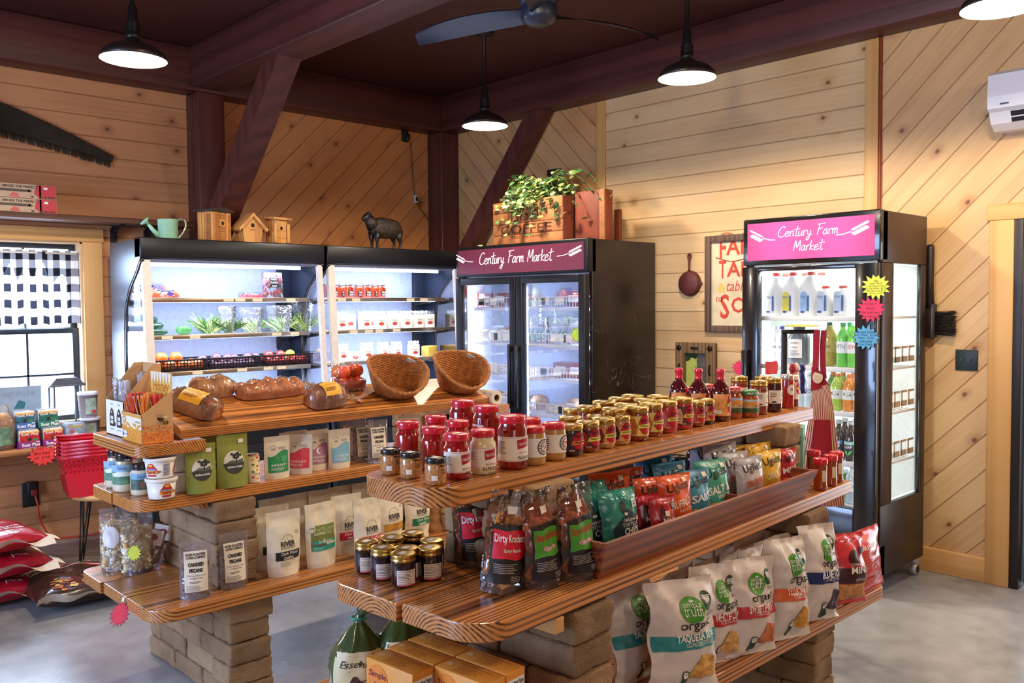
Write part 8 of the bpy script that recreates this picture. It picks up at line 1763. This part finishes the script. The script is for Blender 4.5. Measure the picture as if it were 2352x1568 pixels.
m=MB();m.rbox(0,.016,.03,w2,0,h2,CRD,b=.002);m.rbox(.016,.10,w2-.016,w2,0,h2,CRD,b=.002);m.rbox(.084,.10,.03,w2-.016,0,h2,CRD,b=.002);m.rbox(.016,.084,.03,w2-.016,0,.012,CRD,b=.002);m.rbox(.016,.10,.02,.03,0,h2,CRD,b=.002);m.build('crate_boards',t)
m=MB();m.rbox(-.012,.0,.0,.045,0,h2,CRT,b=.002);m.rbox(.0,.05,.0,.02,0,h2,CRD,b=.002)
for i in range(7):m.tube([(-.013,.022,.02+i*.05),(-.011,.022,.02+i*.05)],.003,BLK,6)
m.build('corner_batten',t)
p=at(1400,505,X=XF+.45);m=MB();m.rbox(XF+.5,XF+.53,p.y-.05,p.y+.0,TZ2,TZ2+.24,CRD);tag(m.build('board_offcut'),'narrow dark board standing behind the red crate','board')
p=at(1245,385,X=XF+.3);m=MB();m.rbox(XF+.45,XF+.465,p.y-.05,p.y+.10,TZ2+.001,p.z+.01,BLK,b=.006);o=m.build('black_panel');tag(o,'black rounded panel sticking up behind the ivy','panel')
IVC=['#4a7a3c','#3a6a3c','#7f9a4c','#a8b464','#c9c98a','#2f5a34']
IVM=[P(c,.45,nz=.25,ns=70)for c in IVC]
t=thing('ivy_plant','variegated trailing ivy spilling over the LION COFFEE crate','plant',(CX_+.13,b_.y+w*.45,TZ2+.013))
rd=random.Random(21);st_=MB();lv=[MB()]
def leaf(m,p,d,up,s_,mat):
 d=d.normalized();x=d.cross(up);x=x.normalized()if x.length>1e-3 else Vector((1,0,0));n=x.cross(d)
 pts=[(0,0),(.5,.05),(.75,.35),(.42,.45),(.5,.75),(.15,.7),(0,1.1),(-.15,.7),(-.5,.75),(-.42,.45),(-.75,.35),(-.5,.05)]
 vs=[p+x*(a_*s_)+d*(b__*s_)+n*(-.25*s_*a_*a_)for a_,b__ in pts];c=p+d*(.4*s_)+n*(.08*s_);m.add([c]+vs,[(0,1+i,1+(i+1)%12)for i in range(12)],mat,False)
m=MB()
m.T=None
pot=MB();pot.lathe([(0,0),(.075,0),(.10,.26),(.105,.29),(.0,.285)],P('#3a2c24',.8),24);pot.build('pot',t)
vines=[]
for i in range(84):
 a_=rd.uniform(0,2*PI);L_=rd.uniform(.14,.30);vines.append((a_,L_,rd.uniform(.2,.9),rd.uniform(.3,1.3)))
ends=[(math.radians(-92),.50,.40,.15),(math.radians(-88),.58,.40,.1),(math.radians(-100),.42,.5,.7),(math.radians(95),.42,.30,1.0),(math.radians(100),.46,.25,1.2),(math.radians(95),.34,.2,2.0),(math.radians(170),.3,.2,1.5),(math.radians(200),.3,.2,1.6)]
for(a_,L_,rise,drop)in vines+ends:
 p=Vector((0,0,.33));pts=[p.copy()];n=9
 for k in range(n):
  f=(k+1)/n;r_=.02+L_*f;q=Vector((math.cos(a_)*r_*.8-.03,math.sin(a_)*r_*1.15,.34+L_*rise*math.sin(PI*min(1,f*1.05))*.75-L_*drop*f*f*.6));q+=Vector((rd.uniform(-1,1),rd.uniform(-1,1),rd.uniform(-1,1)))*.010;pts.append(q)
 m.tube(pts,.0014,P('#6a7a3c',.6),4)
 for k in range(1,n+1):
  for q in range(2 if L_<.33 else 1):
   d=Vector((rd.uniform(-1,1),rd.uniform(-1,1),rd.uniform(-.8,.5)));s_=rd.uniform(.026,.046);leaf(m,pts[k]+d*.008,d,Vector((-.6,rd.uniform(-.4,.4),1)),s_,rd.choice(IVM))
m.build('foliage',t)
# ================= left window ledge and its goods =================
lf=at(100,1035,Y=5.85);LZ=.672;LY=5.86
tag((lambda m:(m.rbox(-.6,1.98,LY,YA-.001,LZ-.038,LZ,wood('ledge_board','#c08a58','#8a5a34','X',60,.4,coat=.3,cz=-.3)),m.build('window_ledge'))[1])(MB()),'wooden ledge board under the window carrying bird feed','ledge')
for x in(.6,1.9):tag((lambda m:(m.prism([(YA-.002,LZ-.25),(YA-.002,LZ-.039),(LY+.08,LZ-.039),(LY+.10,LZ-.06)],x-.018,x+.018,LIGHTP['Z'],'x'),m.build('ledge_bracket'))[1])(MB()),'wooden bracket under the window ledge, %s end'%('left' if x<1 else 'right'),'bracket')
def xl(px,y):return at(px,950,Y=y).x
def suet(col,top):
 def fn(t):
  w,d,h=.118,.085,.072;m=MB();m.rbox(-w/2,w/2,-d/2,d/2,0,h*.55,P(col,.45),b=.002)
  m.build('tray',t)
  m=MB()
  for i in range(5):y=-d/2+.01+i*.016;m.rbox(-w/2+.004,w/2-.004,y,y+.013,.003,h+.035+.006*(i%2),FILM2 if i else P('#e8dcc8',.4,nz=.4,ns=60),b=.004,seg=1)
  m.build('suet_cakes',t)
  m=MB();S=flatY(-d/2);m.rect(S,-w*.46,w*.46,h*.56,h+.028,P(top,.4,nz=.3,ns=50),0,1,1);m.text(S,'Suet Plus',.0,h+.006,.016,WHT,3,w=w*.8,bold=.02);m.ell(S,0,h*.75,.010,.012,P('#2a2420',.5),3,10,1);m.ell(S,.03,h*.7,.016,.008,P('#3a8a4a',.5),2,10,1);m.rect(S,-w*.46,w*.46,h+.018,h+.028,P('#e8b04a',.5),1,1,1)
  m.text(S,'Suet Plus',.006,h*.14,.021,WHT,1,w=w*.86,bold=.03);m.rect(S,w*.3,w*.46,h*.46,h*.54,STICK,2,1,1);m.lines(S,-w*.3,w*.44,.002,.006,1,P('#e8d8e8',.5),1,2);m.build('label',t)
 return fn
SY=LY+.05
x1,x2=xl(62,SY),xl(117,SY)
put('su_p',suet('#8a2c7a','#b8302c'),'suet_box','purple suet box on the ledge, left of the lower pair','suet',(x1,SY,LZ+.001),0)
put('su_p',None,'suet_box','purple suet box on the ledge, right of the lower pair','suet',(x2,SY,LZ+.001),0)
put('su_b',suet('#2f6cb4','#2a6a78'),'suet_box','blue suet box stacked on the left purple one','suet',(xl(58,SY),SY+.05,LZ+.112),0)
put('su_g',suet('#1f7a6a','#1f6a5a'),'suet_box','teal green suet box stacked on the right purple one','suet',(xl(112,SY),SY+.05,LZ+.112),0)
for s_,(x_,l)in enumerate(((xl(58,SY),'purple suet box in the second row on the ledge, left'),(xl(112,SY),'purple suet box in the second row on the ledge, right'))):put('su_p',None,'suet_box',l,'suet',(x_,SY+.10,LZ+.001),0)
m=MB();xa,xb=xl(-6,YA-.12),xl(95,YA-.12);m.box(xa-.1,xb,YA-.13,YA-.126,LZ+.001,LZ+.36,P('#8fa4b4',.6,nz=.1));S=lambda u,v,o:(u,YA-.13-o,v)
m.text(S,'WILD BIRD SUET',(xa+xb)/2,LZ+.30,.03,P('#7a8ea4',.6),0,w=.2);m.poly(S,[(xb-.16,LZ+.22),(xb-.10,LZ+.22),(xb-.09,LZ+.26),(xb-.13,LZ+.275)],P('#2f6a78',.6),0,1);tag(m.build('header_card'),'pale blue display header card behind the suet boxes','card')
SEED=P('#b0804a',.7,nz=.6,ns=220)
def seedbag(t):
 m=MB();
 m.lathe([(0,0),(.065,0),(.075,.02),(.075,.17),(.05,.205),(.03,.22),(0,.222)],SEED,24,sy=.7);m.build('seed',t)
 m=MB();m.lathe([(.066,.0),(.078,.02),(.078,.17),(.053,.208),(.04,.25),(.03,.27)],FILM,24,sy=.72,caps=False);m.build('bag_film',t)
 m=MB();S=cyl(.08);m.rect(lambda u,v,o:(.08*math.sin(u/.08),-.8*(.08+o)*math.cos(u/.08)*.92,v),-.05,.04,.03,.14,P('#6a8a6a',.5,nz=.5),1,8,1);m.build('label',t)
put('seedb',seedbag,'seed_bag','clear bag of bird seed cut off by the left edge of the photo','bird seed',(xl(5,LY+.06),LY+.075,LZ+.001),.2)
q=xl(205,LY+.1)
def tubt(t,h=.13,r=.058):
 m=MB();m.lathe([(0,0),(r*.86,0),(r,h),(0,h)],SEED,28);m.build('seed',t);m=MB();m.lathe([(r*.88,0),(r*1.02,h),(r*1.04,h)],film('#e0e4ea',.35,1.4,.1,0),28,caps=False);m.build('tub',t)
 m=MB();m.lathe([(r*1.04,h-.004),(r*1.07,h),(r*1.07,h+.012),(r*1.0,h+.014),(0,h+.014)],P('#d8dce4',.4),28);m.build('lid',t);m=MB();m.rect(cyl(r*1.03),-.05,.02,.02,h-.02,P('#9ab4a4',.5,nz=.4),0,8,1);m.ell(cyl(r*1.035),.0,.035,.014,.010,P('#d83a4a',.5),1);m.build('label',t)
put('tubt',tubt,'seed_tub','lower translucent tub of bird seed at the right of the ledge','tub',(q+.01,LY+.12,LZ+.001),0)
put('tubt',None,'seed_tub','taller translucent tub of bird seed stacked on the lower one','tub',(q+.0,LY+.12,LZ+.146),.3,s=(1.,1.,1.15))
def cards(t):
 w=.125;m=MB();m.rbox(-w/2,w/2,-.05,.05,0,.05,P('#e6dcd8',.5),b=.002);m.prism([(-.02,.05),(.02,.05),(.01,.066),(-.01,.066)],-.052,-.049,P('#e6dcd8',.5),'y');m.build('tray',t)
 m=MB()
 for i in range(6):m.rbox(-w/2+.006,w/2-.006,-.045+i*.015,-.038+i*.015,.005,.125+.004*(i%2),P(('#8a9ab0','#a8b4c0','#7a8498')[i%3],.4,nz=.4),b=.001,seg=1)
 m.build('packets',t);m=MB();S=flatY(-.0505);m.text(S,'Cozy Barn Farms',0,.02,.010,P('#c98a8a',.6),0,w=.1,shear=.3);S=flatY(-.0455);m.ell(S,-.02,.075,.014,.012,P('#b8584a',.5),0);m.rect(S,-.045,.045,.10,.112,P('#b8a04a',.5),0,1,1);m.build('label',t)
put('cards',cards,'packet_display','small white tray of seed packets beside the purple suet boxes','box',(xl(168,LY+.05),LY+.055,LZ+.001),0)
p=at(150,900,Y=YA-.13);t=thing('lantern','grey metal bird feeder lantern on the ledge in front of the window','lantern',(p.x,YA-.12,LZ+.001))
LG=P('#6a7280',.4,me=.6);m=MB();m.prism([(-.10,.36),(.10,.36),(.065,.40),(-.065,.40)],-.06,.06,LG,'y');m.rbox(-.11,.11,-.07,.07,.345,.36,LG);m.rbox(-.085,.085,-.06,.06,0,.03,LG)
for sx in(-.08,.08):
 for sy_ in(-.055,.055):m.rbox(sx-.006,sx+.006,sy_-.006,sy_+.006,.03,.345,LG)
for i in range(6):m.tube([(.05,-.058,.06+.045*i),(.075,-.058,.08+.045*i)],.003,P('#2a4a4a',.5),4)
m.build('lantern_frame',t);m=MB();m.box(-.075,.075,-.05,-.047,.03,.345,GLASS);m.build('pane',t)
q=at(97,1046,Y=LY-.005);m=MB();S=flatY(0);star(m,S,0,0,.062,P('#f0443c',.7),14,0,13,1.35);m.text(S,'Bird Seed',0,.008,.018,P('#5a1c1c',.7),3,w=.09,shear=.2);m.text(S,'#20   $19.95',0,-.02,.014,P('#5a1c1c',.7),3,w=.09,shear=.2);m.text(S,'Open',-.005,.034,.012,P('#5a1c1c',.7),3);o=m.build('star_sign');o.location=(q.x,LY-.004,q.z);tag(o,'red-orange star sign reading Bird Seed hanging from the window ledge','sign')
p=at(240,1150,Y=5.35);sx_,sy_=p.x+.01,5.42
SH=.44
t=thing('stool','small wooden-topped stool with hairpin legs under the red baskets','stool',(sx_,sy_,0));m=MB();m.lathe([(0,SH-.03),(.16,SH-.03),(.165,SH-.02),(.165,SH-.004),(.16,SH),(0,SH)],LIGHTP['X'],36);m.build('seat',t)
for a_ in(.4,1.97,3.54,5.1):
 m=MB();c,s_=math.cos(a_),math.sin(a_);tn=Vector((-s_,c,0))*.03;m.tube([Vector((c*.12,s_*.12,SH-.03))+tn,Vector((c*.17,s_*.17,.008)),Vector((c*.12,s_*.12,SH-.03))-tn],.006,BLK,6);m.build('leg',t)
RB_=P('#c8142c',.3,coat=.5,nz=.02)
def shopb(t):
 m=MB();W0,D0,W1,D1,h=.19,.13,.225,.155,.235
 def ring_(z):k=z/h;a_,b__=W0+(W1-W0)*k,D0+(D1-D0)*k;return[(-a_,-b__,z),(a_,-b__,z),(a_,b__,z),(-a_,b__,z)]
 r0,r1=ring_(0),ring_(h*.62);m.add(r0,[(0,3,2,1)],RB_);m.add(r0+r1,[(i,(i+1)%4,4+(i+1)%4,4+i)for i in range(4)],RB_)
 for s_ in range(4):
  n=18 if s_%2==0 else 12
  for z0,z1 in((.62,.66),(.75,.79),(.88,1.0)):
   A,B=ring_(h*z0),ring_(h*z1);m.add([A[s_],A[(s_+1)%4],B[(s_+1)%4],B[s_]],[(0,1,2,3)],RB_)
  A,B=ring_(h*.62),ring_(h*.92)
  for i in range(n+1):
   f=i/n;g=min(1,f+.022);m.add([Vector(A[s_]).lerp(Vector(A[(s_+1)%4]),f),Vector(A[s_]).lerp(Vector(A[(s_+1)%4]),g),Vector(B[s_]).lerp(Vector(B[(s_+1)%4]),g),Vector(B[s_]).lerp(Vector(B[(s_+1)%4]),f)],[(0,1,2,3)],RB_)
 m.tube([Vector(q)for q in ring_(h)],.009,RB_,6,True);m.build('basket_body',t)
 m=MB();m.tube([(-W1-.012,-.06,h-.01),(-W1-.016,0,h+.006),(-W1-.012,.06,h-.01)],.005,RB_,6);m.tube([(-W1*.9,-D1-.01,h+.0),(0,-D1-.014,h+.004),(W1*.9,-D1-.01,h)],.005,RB_,6);m.build('handle',t)
for i in range(5):put('shopb',shopb,'shopping_basket','red plastic shopping basket, %s of the nested stack on the stool'%('bottom','second from the bottom','middle','second from the top','top')[i],'basket',(sx_,sy_,SH+.001+.021*i),-.15)
def sack(col,lab,W_=.42,L_=.56,h=.12,sd=1):
 def fn(t):
  m=MB();ed=P('#ddd0bc',.6)
  def up(u,v,s_=1):x=(u-.5)*W_;y=(v-.5)*L_;k=(max(0,1-abs(2*u-1)**3)*max(0,1-abs(2*v-1)**3))**.5;n=noise.noise(Vector((x*9,y*9,sd)))*.012*k+noise.noise(Vector((x*25,y*25,sd)))*.005*k;return(x,y,h/2+s_*h/2*k+(n if s_>0 else 0))
  m.grid(up,24,30,P(col,.25,coat=.7,nz=.2));m.grid(lambda u,v:up(1-u,v,-1),24,30,P(col,.3,nz=.1));m.build('sack_body',t)
  m=MB();m.grid(lambda u,v:((u-.5)*W_*1.04,-L_/2-.05*v,h/2+.012*math.sin(u*14)+.05*v*math.sin(u*3+1)),24,3,ed);m.grid(lambda u,v:(W_/2+.05*v,(u-.5)*L_*1.02,h/2+.01*math.sin(u*11)-.02*v),20,3,ed);m.build('sack_hem',t)
  S=lambda u,v,o:(lambda q:(q[0],q[1],q[2]+o*2+.001))(up(u/W_+.5,v/L_+.5));m=MB();lab(m,S,W_,L_);m.build('label',t)
 return fn
def L_card(m,S,W_,L_):
 m.text(S,'Cardinal',.03,-.12,.04,P('#f0d0c8',.5),1,w=.2);m.text(S,'Supreme',.03,-.17,.04,P('#f0d0c8',.5),1,w=.2);m.text(S,'Mix',.07,-.22,.036,P('#f0d0c8',.5),1,w=.08)
 m.rect(S,-W_*.46,-W_*.25,-L_*.4,L_*.3,P('#5a1024',.4),0,6,12)
def L_nat(m,S,W_,L_):
 m.text(S,'Naturals',0,L_*.34,.05,P('#e8c8b0',.5),1,w=W_*.7,shear=.2);m.poly(S,[(-.09,L_*.22),(.0,L_*.22),(-.02,L_*.30),(-.07,L_*.30)],P('#b81c48',.5),1,3)
 rd=random.Random(5)
 for i in range(60):m.ell(S,rd.uniform(-.3,.32)*W_,-L_*rd.uniform(.18,.42),.012,.010,P(rd.choice(('#c9903c','#b8641c','#8a3c1c','#d9b060')),.6),1+i%3,7,1)
 m.ell(S,W_*.36,L_*.16,.06,.045,P('#b8303c',.5),1,16,3);m.ell(S,W_*.36,L_*.17,.045,.018,P('#e8dcc8',.5),2,16,2);m.rect(S,W_*.30,W_*.47,-L_*.02,L_*.06,P('#2a8a9a',.5),1,4,3);m.rect(S,-W_*.4,W_*.25,L_*.17,L_*.19,P('#d9a890',.5),1,8,1)
sp_=at(35,1390,z=0)
for i,l in enumerate(('bottom','middle','top')):put('sackr',sack('#a8182a',L_card,sd=2),'seed_sack','red wild bird seed sack, %s of the pile on the floor'%l,'sack',(sp_.x-.06+.02*math.sin(i*2),sp_.y+.25,.002+.128*i),.0+.08*i,s=(1,1,1.05))
q=at(150,1340,z=.1);put('sackn',sack('#3a241c',L_nat,.44,.56,.13,4),'seed_sack','dark brown seed sack lying beside the red pile, against the wall','sack',(q.x+.06,q.y+.10,.002),-.05)
